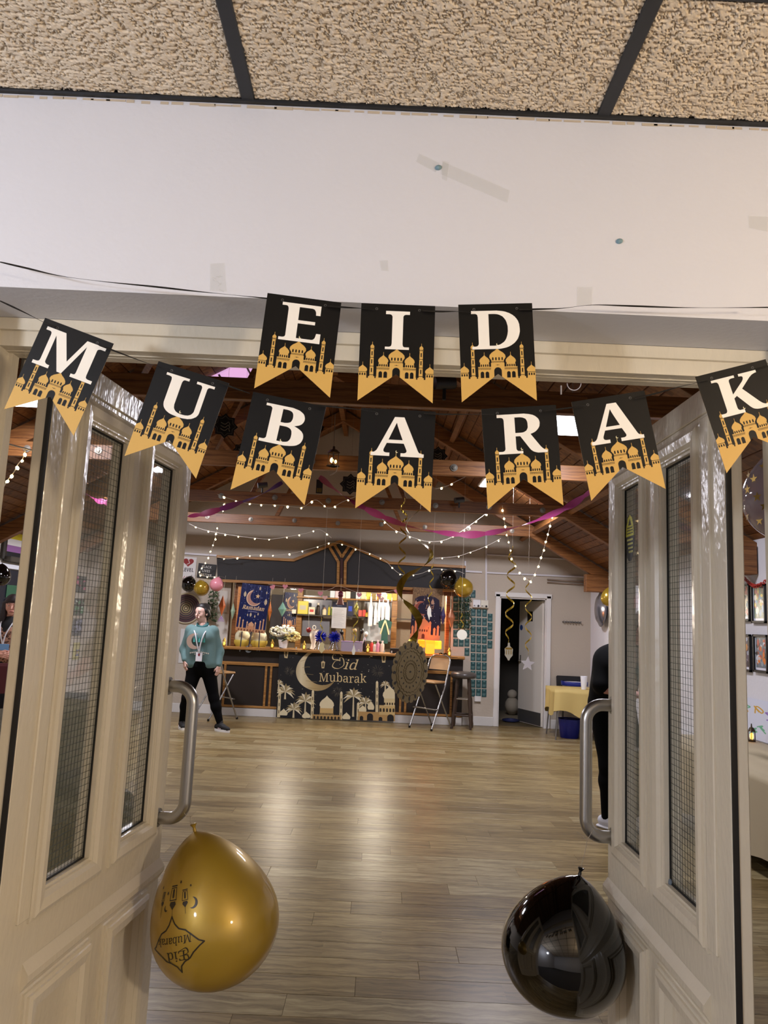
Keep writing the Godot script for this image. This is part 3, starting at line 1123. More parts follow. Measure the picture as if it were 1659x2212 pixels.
func mat_pane() -> StandardMaterial3D:
	if not mats.has("pane"):
		var m := StandardMaterial3D.new()
		m.albedo_color = Color(0.86, 0.90, 0.82, 0.10)
		m.transparency = BaseMaterial3D.TRANSPARENCY_ALPHA
		m.roughness = 0.03
		mats["pane"] = m
	return mats["pane"]
func doors() -> void:
	leaf("door_1", Vector3(-0.6447, 0, -1.42), Vector3(-0.570, 0, -2.12), 1.0, "cream glazed door leaf with the gold balloon on its handle")
	var r := leaf("door_2", Vector3(0.6466, 0, -1.42), Vector3(0.651, 0, -2.177), -1.0, "cream glazed door leaf with the black balloon on its handle")
	# oval fire-door sticker behind the far pane
	var p := Painter.new(96, 192, Color(0, 0, 0, 0))
	p.disc(48, 96, 46, 94, Color("1c1f1c"))
	p.fill([PackedVector2Array([Vector2(6, 90) * 2, Vector2(10, 50) * 2, Vector2(26, 16) * 2, Vector2(48, 3) * 2, Vector2(70, 16) * 2, Vector2(86, 50) * 2, Vector2(90, 90) * 2])], Color("d8d63a"))
	p.poly([[48, 18], [64, 46], [32, 46]], Color("1c1f1c"))
	p.rect(20, 54, 56, 4, Color("1c1f1c"))
	p.rect(16, 64, 64, 4, Color("1c1f1c"))
	p.rect(16, 76, 64, 4, Color("1c1f1c"))
	for k in 4: p.rect(16, 100 + k * 16, 62 - k * 6, 8, Color("c9c86a"))
	var m := printed(p.done(), 0.5)
	m.transparency = BaseMaterial3D.TRANSPARENCY_ALPHA_SCISSOR
	var g := G.new()
	g.quad(Vector3(0.645 - 0.075, 1.745, 0.0135), Vector3(0.645, 1.745, 0.0135), Vector3(0.645, 1.875, 0.0135), Vector3(0.645 - 0.075, 1.875, 0.0135))
	obj("sticker", g, m, r)
	g = G.new()
	g.ball(Vector3(0.327, 1.024, 0.010), Vector3(0.006, 0.008, 0.004), 10)
	obj("putty_dab", g, mat("74808c", 0.6), r)

# ---------------------------------------------------------------- letter bunting
func card_image(letter: String) -> Image:
	var u := 512.0 / 167.0
	var p := Painter.new(512, 696, Color("0c0b0a"))
	var ink := Color("d0a75a")
	var cut := Color("0c0b0a")
	var r := func(x: float, y: float, w: float, h: float, c) -> void: p.poly([[x * u, y * u], [(x + w) * u, y * u], [(x + w) * u, (y + h) * u], [x * u, (y + h) * u]], c)
	r.call(0, 170, 167, 60, ink)
	for sg: float in [-1.0, 1.0]:
		var cx := 83.5
		var at := func(x: float) -> float: return (cx + sg * x) * u
		# end pavilion
		p.dome(at.call(75), 160 * u, 21 * u, 17 * u, ink)
		p.rect(at.call(75) - 9 * u, 161 * u, 18 * u, 12 * u, Color("d0a75a"))
		for k in 3: p.arch(at.call(75) + (k - 1) * 5.4 * u, 168 * u, 3.0 * u, 5.5 * u, cut)
		p.rect(at.call(75) - 0.5 * u, 137 * u, 1.0 * u, 7 * u, Color("d0a75a"))
		r.call(cx + sg * 64 - 1.7, 160, 3.4, 14, cut)
		# minaret
		p.poly([[at.call(55) - 4.6 * u, 176 * u], [at.call(55) - 3.6 * u, 108 * u], [at.call(55) + 3.6 * u, 108 * u], [at.call(55) + 4.6 * u, 176 * u]], ink)
		for yy in [126.0, 146.0, 166.0]: p.rect(at.call(55) - 6 * u, yy * u, 12 * u, 1.1 * u, cut)
		for yy in [112.0, 131.0, 151.0]: p.rect(at.call(55) - 1.2 * u, yy * u, 2.4 * u, 9.5 * u, cut)
		p.rect(at.call(55) - 4.6 * u, 104 * u, 9.2 * u, 4 * u, Color("d0a75a"))
		for k in 4: p.rect(at.call(55) + (k * 2.3 - 4.2) * u, 104.6 * u, 1.3 * u, 3 * u, cut)
		p.dome(at.call(55), 104 * u, 9 * u, 9.5 * u, ink)
		p.rect(at.call(55) - 0.4 * u, 90 * u, 0.9 * u, 6 * u, Color("d0a75a"))
		r.call(cx + sg * 46.5 - 1.5, 158, 3.0, 16, cut)
		# wing with its dome
		r.call(cx + sg * 29.5 - 14.5, 147, 29, 26, ink)
		p.rect(at.call(29.5) - 14.5 * u, 149.5 * u, 29 * u, 0.9 * u, cut)
		for k in 13: p.rect(at.call(29.5) + (k * 2.2 - 14) * u, 151.6 * u, 1.1 * u, 1.8 * u, cut)
		p.rect(at.call(29.5) - 10 * u, 139 * u, 20 * u, 8 * u, Color("d0a75a"))
		for k in 4: p.arch(at.call(29.5) + (k * 4.8 - 7.2) * u, 146.6 * u, 2.6 * u, 5.4 * u, cut)
		p.dome(at.call(29.5), 139 * u, 23 * u, 20 * u, ink)
		p.rect(at.call(29.5) - 0.4 * u, 113 * u, 0.9 * u, 8 * u, Color("d0a75a"))
		for k in 2: p.arch(at.call(29.5) + (k * 11 - 5.5) * u, 172.5 * u, 7.8 * u, 14.5 * u, cut)
	# central hall
	var c := 83.5
	r.call(c - 15, 138, 30, 37, ink)
	p.dome(c * u, 131 * u, 37 * u, 27 * u, ink)
	p.rect((c - 14) * u, 130 * u, 28 * u, 8.2 * u, Color("d0a75a"))
	for k in 4: p.arch((c - 10.5 + k * 7) * u, 132 * u, 3.0 * u, 7.0 * u, cut)
	p.rect((c - 14) * u, 134.4 * u, 28 * u, 0.8 * u, cut)
	for k in 14: p.rect((c - 14 + k * 2.05) * u, 136 * u, 1.0 * u, 1.7 * u, cut)
	p.disc(c * u, 143 * u, 1.6 * u, 0.9 * u, cut, 8)
	p.disc((c - 3.2) * u, 143 * u, 0.8 * u, 0.6 * u, cut, 8)
	p.disc((c + 3.2) * u, 143 * u, 0.8 * u, 0.6 * u, cut, 8)
	p.arch(c * u, 176 * u, 17 * u, 27.5 * u, cut)
	p.rect((c - 0.5) * u, 98 * u, 1.0 * u, 7 * u, Color("d9c27a"))
	p.crescent(c * u + 1.5 * u, 95.2 * u, 3.0 * u, 1.6 * u, 2.5 * u, -0.7, Color("e6dcae"))
	p.text(letter, c * u, 106 * u, 90.0 * u, Color("f1ece0"), true, true, 1.26)
	return p.done()
func bunting() -> void:
	var words := [
		["E", [575, 635], [741, 652], 1.158, 0.07, -0.05, "top of the doorway"], ["I", [777, 655], [944, 661], 1.160, 0.01, 0.0, ""], ["D", [986, 658], [1153, 655], 1.160, -0.01, 0.01, ""],
		["M", [95, 686], [249, 743], 1.170, 0.03, 0.02, ""], ["U", [338, 779], [500, 829], 1.170, 0.02, 0.03, ""], ["B", [544, 846], [708, 879], 1.174, 0.02, 0.02, ""], ["A", [776, 880], [946, 890], 1.174, -0.02, 0.05, ""],
		["R", [1035, 883], [1205, 875], 1.174, -0.03, 0.04, ""], ["A", [1229, 869], [1397, 843], 1.170, -0.01, 0.0, ""], ["K", [1498, 815], [1657, 775], 1.166, 0.0, 0.0, ""]]
	var side := ["", "", "", "", "", "", "hanging between the letters B and R", "", "hanging between the letters R and K", ""]
	var images := {}
	var w := 0.1187
	var h := w * 1.36
	for i in words.size():
		var d: Array = words[i]
		var tl := P(d[1][0], d[1][1], d[3])
		var tr := P(d[2][0], d[2][1], d[3])
		var x := (tr - tl).normalized()
		var mid := (tl + tr) / 2
		var b := Basis(x, Vector3.BACK.cross(x), Vector3.BACK)
		b = b * Basis(Vector3.UP, d[4]) * Basis(Vector3.RIGHT, d[5])
		if not images.has(d[0]): images[d[0]] = printed(card_image(d[0]), 0.42)
		images[d[0]].metallic_specular = 0.35
		var o := thing("letter_card", "black and gold swallowtail card with white letter %s%s" % [d[0], "" if side[i] == "" else ", " + side[i]], "bunting card", mid, "letter bunting cards over the doorway", b)
		var g := G.new()
		var tip := h
		g.prism(PackedVector2Array([Vector2(-w / 2, 0), Vector2(-w / 2, -tip), Vector2(0, -h + 0.045), Vector2(w / 2, -tip), Vector2(w / 2, 0)]), 0.0006)
		obj("card", g, images[d[0]], o)
		for hx: float in [-0.29, 0.29]:
			g = G.new()
			g.lathe([Vector2(0.0011, 0.0), Vector2(0.0021, 0.0006), Vector2(0.0024, 0.0)], 12, Transform3D(Basis(Vector3.RIGHT, PI / 2), Vector3(hx * w, -0.0085, 0.0003)))
			obj("punched_hole", g, mat("3c3a36", 0.4), o)
	ribbon("thin black ribbon carrying the cards E, I and D", [
		[[0, 566], [60, 580], [130, 596], [220, 608], [330, 619], [420, 629], [500, 637], [570, 644], [606, 649]],
		[[707, 661], [745, 664], [777, 666], [808, 669]], [[912, 671], [950, 673], [985, 673], [1018, 675]], [[1121, 669], [1160, 668], [1215, 666], [1278, 659], [1360, 661], [1450, 664], [1540, 665], [1659, 664]]], 1.156, 0.0036)
	ribbon("thin black ribbon carrying the seven cards M to K", [
		[[0, 650], [30, 664], [65, 681], [100, 699], [118, 706]], [[214, 746], [250, 759], [300, 778], [364, 800]], [[468, 823], [500, 836], [540, 850]],
		[[677, 874], [720, 879], [770, 884], [812, 890]], [[915, 893], [960, 895], [1010, 895], [1068, 895]], [[1174, 888], [1215, 883], [1266, 876]], [[1371, 861], [1420, 849], [1470, 835], [1532, 822]], [[1634, 797], [1659, 790]]], 1.1635, 0.0030)
func ribbon(label: String, runs: Array, z: float, wd: float) -> void:
	var o := thing("ribbon", label, "ribbon", Vector3.ZERO)
	for r in runs:
		var g := G.new()
		var c := curve(line(r, z), 5)
		var l := []
		var q := []
		for i in c.size():
			var dd: Vector3 = (c[mini(i + 1, c.size() - 1)] - c[maxi(i - 1, 0)]).normalized()
			var nn := dd.cross(Vector3.BACK)
			var tw := 0.65 + 0.35 * sin(i * 0.37)
			l.append(c[i] + nn * wd / 2 * tw + Vector3(0, 0, 0.0008))
			q.append(c[i] - nn * wd / 2 * tw - Vector3(0, 0, 0.0004))
		g.strip(l, q)
		obj("ribbon_length", g, mat("0b0b0c", 0.4), o)

# ---------------------------------------------------------------- balloons by the doors
func balloon_profile(R: float, L: float, fat := 0.58) -> Array:       # bottom (round end) to neck
	var out := []
	for i in 33:
		var t := 1.0 - i / 32.0                                        # 1 round end, 0 neck
		var r := 0.0
		if t >= fat: r = sqrt(maxf(0.0, 1.0 - pow((t - fat) / (1.0 - fat), 2.0)))
		else: r = pow(1.0 - pow((fat - t) / fat, 1.75), 0.72)
		out.append(Vector2(maxf(r * R, 0.0008), -t * L))
	return out
func balloon(called: String, label: String, neck: Vector3, tail: Vector3, R: float, m: Material, group := "", fat := 0.58, knot := true) -> Node3D:
	var y := (neck - tail).normalized()
	var x := y.cross(Vector3.BACK).normalized()
	var o := thing(called, label, "balloon", neck, group, Basis(x, y, x.cross(y)))
	var L := neck.distance_to(tail)
	var g := G.new()
	g.lathe(balloon_profile(R, L, fat), 48)
	obj("skin", g, m, o)
	if knot:
		var k := R / 0.155
		g = G.new()
		g.lathe([Vector2(0.004 * k, -0.004 * k), Vector2(0.0045 * k, 0.004 * k), Vector2(0.0035 * k, 0.009 * k), Vector2(0.008 * k, 0.016 * k), Vector2(0.0085 * k, 0.018 * k), Vector2(0.004 * k, 0.015 * k)], 14)
		obj("knot", g, m, o)
	return o
func mat_balloon(hex: String, rough: float, metal: float) -> StandardMaterial3D:
	var key := "balloon %s %s" % [hex, rough]
	if not mats.has(key):
		var m := StandardMaterial3D.new()
		m.albedo_color = Color(hex)
		m.roughness = rough
		m.metallic = metal
		m.clearcoat_enabled = true
		m.clearcoat = 0.6
		m.clearcoat_roughness = 0.06
		mats[key] = m
	return mats[key]
func balloons_near() -> void:
	var gold := mat_balloon("a8892c", 0.42, 0.4)
	var o := balloon("gold_balloon", "pearly gold balloon with upside-down black print, tied to a door handle", P(421, 1795, 1.99), P(497, 2127, 1.97), 0.154, gold, "", 0.60)
	# print
	var p := Painter.new(512, 768, Color(0, 0, 0, 0))
	var k := Color("2c2210")
	var fr := [[256, 20], [276, 70], [322, 104], [372, 122], [410, 158], [470, 196], [512, 214], [470, 236], [420, 290], [378, 330], [322, 350], [284, 388], [256, 440], [228, 388], [190, 350], [134, 330], [92, 290], [42, 236], [4, 214], [42, 196], [102, 158], [140, 122], [190, 104], [236, 70], [256, 20]]
	for q in fr:
		q[0] = 256 + (q[0] - 256) * 0.94
	p.stroke(fr, 11, k)
	p.text("Eid", 250, 190, 74, k, false, true, 1.1, 0.0, 0.18)
	p.swoop([[190, 120], [160, 112], [160, 150], [196, 152], [150, 168], [160, 204], [214, 190]], 10, k)
	p.text("Mubarak", 256, 296, 58, k, false, true, 0.9, 0.0, 0.18)
	for l in [[256, 560, 1.0], [130, 540, 0.75], [392, 560, 0.6]]:
		var x: float = l[0]
		var y: float = l[1]
		var s: float = l[2]
		p.stroke([[x, 440], [x, y - 70 * s]], 3, k)
		p.poly([[x - 34 * s, y - 40 * s], [x, y - 76 * s], [x + 34 * s, y - 40 * s], [x + 26 * s, y - 20 * s], [x - 26 * s, y - 20 * s]], k)
		p.stroke([[x - 36 * s, y - 10 * s], [x - 30 * s, y + 70 * s], [x + 30 * s, y + 70 * s], [x + 36 * s, y - 10 * s], [x - 36 * s, y - 10 * s]], 7 * s, k)
		p.arch(x, y + 62 * s, 22 * s, 60 * s, k)
		p.rect(x - 36 * s, y + 78 * s, 72 * s, 9 * s, k)
	p.crescent(60, 500, 40, 18, 36, 0.4, k)
	p.crescent(330, 500, 22, 12, 20, 2.4, k)
	for q in [[330, 600, 18], [180, 660, 16], [70, 620, 13], [440, 640, 16]]: p.star(q[0], q[1], q[2], k)
	p.im.rotate_180()
	var m := printed(p.done(), 0.4)
	m.transparency = BaseMaterial3D.TRANSPARENCY_ALPHA_SCISSOR
	m.alpha_scissor_threshold = 0.5
	var L := P(421, 1795, 1.99).distance_to(P(497, 2127, 1.97))
	var prof := balloon_profile(0.1546, L + 0.001, 0.60)
	var g := G.new()
	var rows := []
	for i in range(8, 28):
		var row := []
		for j in 25:
			var a := lerpf(2.52, 1.46, j / 24.0)
			row.append(Vector3(cos(a) * prof[i].x, prof[i].y, sin(a) * prof[i].x))
		rows.append(row)
	rows.reverse()
	g.grid(rows, false, false)
	obj("print", g, m, o)
	var black := mat_balloon("030303", 0.05, 0.0)
	o = balloon("black_balloon", "glossy black balloon hanging on a string from a door handle", P(1252, 1890, 2.05), P(1188, 2187, 2.03), 0.1545, black, "", 0.56)
	# strings
	g = G.new()
	g.tube(curve([P(1268, 1816, 2.10), P(1264, 1838, 2.09), P(1257, 1865, 2.07), P(1253, 1888, 2.05)], 4), 0.0009, 6)
	for k2 in 2:
		var loop := []
		for i in 17:
			var a := TAU * i / 16
			loop.append(Vector3(0.6, 1.025 + 0.02 * cos(a) + k2 * 0.003, -2.125) + Vector3(0.006 * sin(a * 2), 0, 0.02 * sin(a)))
	g.tube(curve([P(1246, 1797, 2.10), P(1258, 1806, 2.10), P(1268, 1813, 2.10), P(1277, 1800, 2.10), P(1281, 1790, 2.11)], 4), 0.0009, 6)
	tag(obj("string", g, mat("b8ab97", 0.8)), "thin beige string tying the black balloon to the handle", "string")
	g = G.new()
	g.tube(curve([P(398, 1756, 2.08), P(404, 1764, 2.07), P(412, 1764, 2.07), P(411, 1775, 2.04), P(421, 1790, 1.99)], 4), 0.0009, 6)
	tag(obj("string", g, mat("b8ab97", 0.8)), "short string tying the gold balloon to the handle", "string")
	# clear balloon with gold stars beyond the frame
	var film := StandardMaterial3D.new()
	film.albedo_color = Color(0.82, 0.80, 0.88, 0.42)
	film.transparency = BaseMaterial3D.TRANSPARENCY_ALPHA
	film.roughness = 0.08
	var c := P(1707, 1068, 2.4)
	o = balloon("clear_balloon", "clear balloon printed with small gold stars beside the door edge", c + Vector3(0.0, 0.17, 0), c - Vector3(0, 0.155, 0), 0.145, film, "", 0.55)
	var sm := mat("b99a4c", 0.35, 0.7)
	prof = balloon_profile(0.1455, 0.325, 0.55)
	for q in [[8, 3.3], [13, 2.75], [16, 3.05], [19, 2.9], [21, 3.25], [10, 2.6], [6, 2.9], [23, 2.75], [15, 2.2], [12, 3.5], [18, 2.35], [20, 2.0], [9, 1.8]]:
		g = G.new()
		var pt: Vector2 = prof[q[0]]
		var a: float = q[1]
		var nn := Vector3(cos(a), 0, sin(a))
		var pts := PackedVector2Array()
		for i in 10:
			var rr := 0.017 if i % 2 == 0 else 0.0066
			pts.append(Vector2(rr * sin(TAU * i / 10), rr * cos(TAU * i / 10)))
		var x := Vector3.UP.cross(nn)
		g.prism(pts, 0.0006, Transform3D(Basis(x, Vector3.UP, nn), nn * (pt.x + 0.0012) + Vector3(0, pt.y, 0)))
		obj("star", g, sm, o)

# ---------------------------------------------------------------- bar hatch
func rect3(x0: float, y0: float, x1: float, y1: float, z: float) -> Array:     # middle, width, height of a pixel rectangle at depth z
	var my := (y0 + y1) / 2
	var mx := (x0 + x1) / 2
	return [P(mx, my, z), P(x0, my, z).distance_to(P(x1, my, z)), P(mx, y0, z).distance_to(P(mx, y1, z))]
func crate(called: String, label: String, cat: String, r: Array, z: float, depth: float, m: Material, base = null, group := "", bevel := 0.004) -> MeshInstance3D:
	var q := rect3(r[0], r[1], r[2], r[3], z)
	var g := G.new()
	var c: Vector3 = q[0]
	c.z -= depth / 2
	var h: float = q[2]
	if base != null:
		c.y = base + h / 2
	g.box(Vector3(0, h / 2, 0), Vector3(q[1], h, depth), Basis(), bevel)
	var o := obj(called, g, m)
	o.position = c - Vector3(0, h / 2, 0)
	tag(o, label, cat, group)
	return o
func poster(called: String, label: String, cat: String, r: Array, z: float, m: Material, tilt := 0.0, thick := 0.004, group := "") -> Node3D:
	var q := rect3(r[0], r[1], r[2], r[3], z)
	var o := thing(called, label, cat, q[0], group, Basis(Vector3.BACK, tilt))
	var g := G.new()
	var w: float = q[1] / 2
	var h: float = q[2] / 2
	g.prism(PackedVector2Array([Vector2(-w, -h), Vector2(w, -h), Vector2(w, h), Vector2(-w, h)]), thick)
	obj("sheet", g, m, o)
	return o
func seg(g: G, a: Array, b: Array, z: float, w: float, t: float) -> void:       # flat trim between two pixels
	g.bar(P(a[0], a[1], z), P(b[0], b[1], z), t, w, Vector3.BACK.cross((P(b[0], b[1], z) - P(a[0], a[1], z)).normalized()), 0.003)
var counter_y := 1.06
func bar() -> void:
	var trim := mat_wood("b98a4e", "trim", 0.4)
	var dark := mat("241c17", 0.5)
	var z := BAR_Z
	var l := P(479, 1450, z).x
	var r := P(1000, 1450, z).x
	var b := thing("bar_counter", "dark panelled bar front with pale wood trims and counter", "bar", Vector3(0, 0, -z))
	var g := G.new()
	g.box(Vector3((l + r) / 2, 0.56, -0.06), Vector3(r - l, 0.88, 0.10))
	obj("front", g, dark, b)
	g = G.new()
	g.box(Vector3((l + r) / 2, 0.06, -0.05), Vector3(r - l, 0.12, 0.12), Basis(), 0.004)
	obj("plinth", g, mat("cfccc6", 0.4), b)
	g = G.new()
	g.box(Vector3((l + r) / 2, counter_y - 0.0225, -0.14), Vector3(r - l + 0.03, 0.045, 0.5), Basis(), 0.008)
	obj("counter", g, trim, b)
	for yy in [0.80, 0.145]:
		g = G.new()
		g.box(Vector3((l + r) / 2, yy, 0.0), Vector3(r - l, 0.05 if yy > 0.5 else 0.035, 0.03), Basis(), 0.004)
		obj("rail", g, trim, b)
	for px in [484, 573, 584, 866, 877, 975]:
		g = G.new()
		g.box(Vector3(P(px, 1480, z).x, 0.47, 0.0), Vector3(0.035, 0.62, 0.03), Basis(), 0.004)
		obj("upright", g, trim, b)
	# blackboard header with a pointed middle
	var hd := thing("bar_header", "charcoal header board with pointed middle and wooden Y-shaped trims", "sign board", Vector3.ZERO)
	var hz := 12.12
	g = G.new()
	var pts := PackedVector2Array()
	for p in [[468, 1201], [636, 1209], [735, 1168], [843, 1216], [1006, 1224], [1004, 1279], [735, 1266], [470, 1256]]:
		var q := P(p[0], p[1], hz)
		pts.append(Vector2(q.x, q.y))
	g.prism(pts, 0.06, Transform3D(Basis(), Vector3(0, 0, -hz - 0.03)))
	obj("board", g, mat("2c2b2c", 0.75), hd)
	for e in [[[468, 1202], [636, 1210]], [[634, 1210], [736, 1169]], [[734, 1169], [844, 1217]], [[842, 1216], [1006, 1225]], [[470, 1254], [735, 1265]], [[735, 1265], [1004, 1277]], [[730, 1264], [731, 1213]], [[745, 1264], [746, 1213]], [[731, 1214], [712, 1182]], [[746, 1214], [768, 1182]], [[722, 1176], [739, 1204]], [[756, 1177], [738, 1204]]]:
		g = G.new()
		seg(g, e[0], e[1], hz - 0.012, 0.044, 0.03)
		obj("trim_strip", g, trim, hd)
	g = G.new()
	seg(g, [738, 1264], [738, 1206], hz - 0.004, 0.05, 0.015)
	obj("groove", g, mat("3b1a14", 0.6), hd)
	# posts and soffit of the opening
	for px in [[499, 508], [965, 973]]:
		g = G.new()
		var x0 := P(px[0], 1330, z).x
		var x1 := P(px[1], 1330, z).x
		g.box(Vector3((x0 + x1) / 2, 1.575, -12.38), Vector3(x1 - x0, 1.025, 0.24), Basis(), 0.004)
		tag(obj("bar_post", g, mat_wood("9c6a3c", "post", 0.4)), "wooden post at the %s side of the bar opening" % ("darts-board" if px[0] < 600 else "teal-card"), "post")
	g = G.new()
	g.box(Vector3((l + r) / 2, P(735, 1274, 12.3).y + 0.02, -12.45), Vector3(P(972, 1300, 12.3).x - P(501, 1300, 12.3).x, 0.05, 0.6))
	g.box(Vector3((l + r) / 2, P(735, 1274, 12.3).y + 0.01, -12.20), Vector3(P(972, 1300, 12.3).x - P(501, 1300, 12.3).x, 0.07, 0.05))
	tag(obj("bar_soffit", g, mat_wood("6b4526", "soffit", 0.45)), "brown wooden soffit over the bar opening", "soffit")
	# downlights in the soffit
	for i in 3:
		var px: float = [634, 829, 930][i]
		var at := P(px, [1268, 1277, 1281][i], 12.5)
		at.y = P(735, 1274, 12.3).y - 0.006
		var d := thing("bar_downlight", ["small bright downlight above the white flowers", "small bright downlight above the back shelf bottles", "small bright downlight behind the arched poster"][i], "ceiling light", at, "bar downlights")
		g = G.new()
		g.lathe([Vector2(0.055, 0.0), Vector2(0.06, 0.004), Vector2(0.075, 0.006)], 20, Transform3D(Basis.from_scale(Vector3(1, -1, 1)), Vector3(0, 0.004, 0)))
		obj("rim", g, mat("d8d8d8", 0.3, 0.6), d)
		g = G.new()
		g.lathe([Vector2(0.055, 0), Vector2(0.03, -0.012), Vector2(0.001, -0.015)], 18)
		obj("lens", g, glow("fff3e0", 14.0), d)
		omni("bar_lamp", Vector3(0, -0.05, 0), "fff0dc", 1.3, 0.04, d)
	# back wall of the bar: timber uprights, shelf, grey panels
	var bz := 14.05
	var up := mat_wood("b08448", "shelf wood", 0.45)
	var sh := thing("back_shelf", "timber back-bar shelving with grey panels behind the counter", "shelf", Vector3.ZERO)
	for px in [[641, 652], [845, 857], [741, 748]]:
		var q := rect3(px[0], 1285, px[1], 1400, bz - 0.1)
		g = G.new()
		g.box(Vector3(q[0].x, 1.5, -bz + 0.12), Vector3(q[1], 1.5, 0.16), Basis(), 0.004)
		obj("upright", g, up, sh)
	for s in [[641, 845, 1332], [641, 846, 1294], [857, 965, 1332]]:
		var a := P(s[0], s[2], bz - 0.3)
		var c := P(s[1], s[2], bz - 0.3)
		g = G.new()
		g.box(Vector3((a.x + c.x) / 2, P(745, s[2], bz - 0.3).y, -bz + 0.17), Vector3(c.x - a.x, 0.025, 0.32), Basis(), 0.003)
		obj("shelf_board", g, mat("3a3630", 0.5) if s[2] > 1300 else up, sh)
	for q4 in [[654, 1287, 717, 1328, "6a6e7c"], [653, 1335, 712, 1375, "777b88"], [585, 1285, 640, 1380, "4c4c52"]]:
		var q := rect3(q4[0], q4[1], q4[2], q4[3], bz)
		g = G.new()
		g.box(q[0] + Vector3(0, 0, 0.03), Vector3(q[1], q[2], 0.02), Basis(), 0.003)
		obj("grey_panel", g, mat(q4[4], 0.25), sh)
	# made-up white bottles standing in for bright mirrored light at the back
	for w in [[796, 1290, 806, 1352], [808, 1304, 815, 1350], [816, 1288, 822, 1345], [824, 1290, 830, 1342], [832, 1296, 842, 1340]]:
		var q := rect3(w[0], w[1], w[2], w[3], bz - 0.05)
		g = G.new()
		g.lathe([Vector2(q[1] * 0.5, 0), Vector2(q[1] * 0.5, q[2] * 0.62), Vector2(q[1] * 0.22, q[2] * 0.78), Vector2(q[1] * 0.2, q[2]), Vector2(0.002, q[2])], 16, Transform3D(Basis(), q[0] - Vector3(0, q[2] / 2, -0.42)), true)
		tag(obj("glare_bottle", g, mat("f4f4f6", 0.2)), "tall white bottle standing in for bright mirrored light on the back bar", "bottle", "made-up white bottles on the back bar")
	g = G.new()
	var sl := rect3(792, 1283, 843, 1288, bz - 0.1)
	g.box(sl[0], Vector3(sl[1], 0.03, 0.05), Basis(), 0.006)
	var lamp := obj("added_strip_light", g, glow("eef3ff", 6.0))  # added lamp, put in to brighten the back of the bar
	tag(lamp, "added white strip light brightening the bar from under the top shelf", "light")
	area("added_strip_lamp", sl[0] + Vector3(0, -0.03, 0.05), Basis(Vector3.RIGHT, -0.7), Vector2(sl[1], 0.05), "eef3ff", 0.6, lamp)
	g = G.new()
	var wp := rect3(786, 1290, 846, 1385, bz)
	g.box(wp[0] + Vector3(0, 0, 0.02), Vector3(wp[1], wp[2], 0.02))  # pale panel added to make the bright mirrored patch
	tag(obj("glare_panel", g, mat("c9d2da", 0.15)), "pale shiny panel added for the bright mirrored patch behind the bottles", "panel")

# ---------------------------------------------------------------- printed sheets
func blue_poster() -> Image:
	var p := Painter.new(256, 400, Color("1b2350"))
	var ink := Color("d9b48c")
	rng.seed = 31
	for k in 60: p.disc(rng.randf() * 256, rng.randf() * 300, 1.6 + rng.randf() * 2.0, 1.6 + rng.randf() * 2.0, [Color("6f84c4"), Color("aab6de"), Color("43529a")][k % 3], 8)
	p.crescent(122, 116, 68, 30, 60, -0.62, Color("e6c7a2"))
	p.crescent(122, 118, 60, 27, 56, -0.62, Color("b98a76"))
	p.star(152, 98, 22, Color("e6c48c"))
	for q in [[38, 92, 18], [228, 140, 20], [112, 258, 13], [150, 268, 9], [86, 262, 8], [176, 246, 9], [226, 60, 9], [164, 30, 12]]:
		p.stroke([[q[0], 0], [q[0], q[1] - q[2]]], 1.2, Color("8c93b8"))
		p.poly([[q[0], q[1] - q[2] * 1.5], [q[0] + q[2] * 0.6, q[1] - q[2] * 0.5], [q[0] + q[2] * 0.6, q[1] + q[2] * 0.6], [q[0], q[1] + q[2] * 1.4], [q[0] - q[2] * 0.6, q[1] + q[2] * 0.6], [q[0] - q[2] * 0.6, q[1] - q[2] * 0.5]], Color("c9b898"))
	p.text("Ramadan", 126, 216, 34, Color("e8c896"), true, true, 0.86, 0.0, 0.25)
	p.rect(84, 228, 84, 5, Color("8f8ba8"))
	p.rect(0, 372, 256, 28, Color("c08a62"))
	for q in [[24, 300], [54, 318], [206, 312], [232, 296], [92, 330], [164, 330]]:
		p.poly([[q[0] - 7, 400], [q[0] - 5, q[1]], [q[0] + 5, q[1]], [q[0] + 7, 400]], Color("cb9a74"))
		p.dome(q[0], q[1], 13, 18, Color("e0b896"))
	p.dome(128, 352, 52, 40, Color("d8a47c"))
	p.rect(100, 352, 56, 30, Color("c98f68"))
	for k in 9: p.arch(24 + k * 26, 398, 12, 18, Color("7a4a36"))
	return p.done()
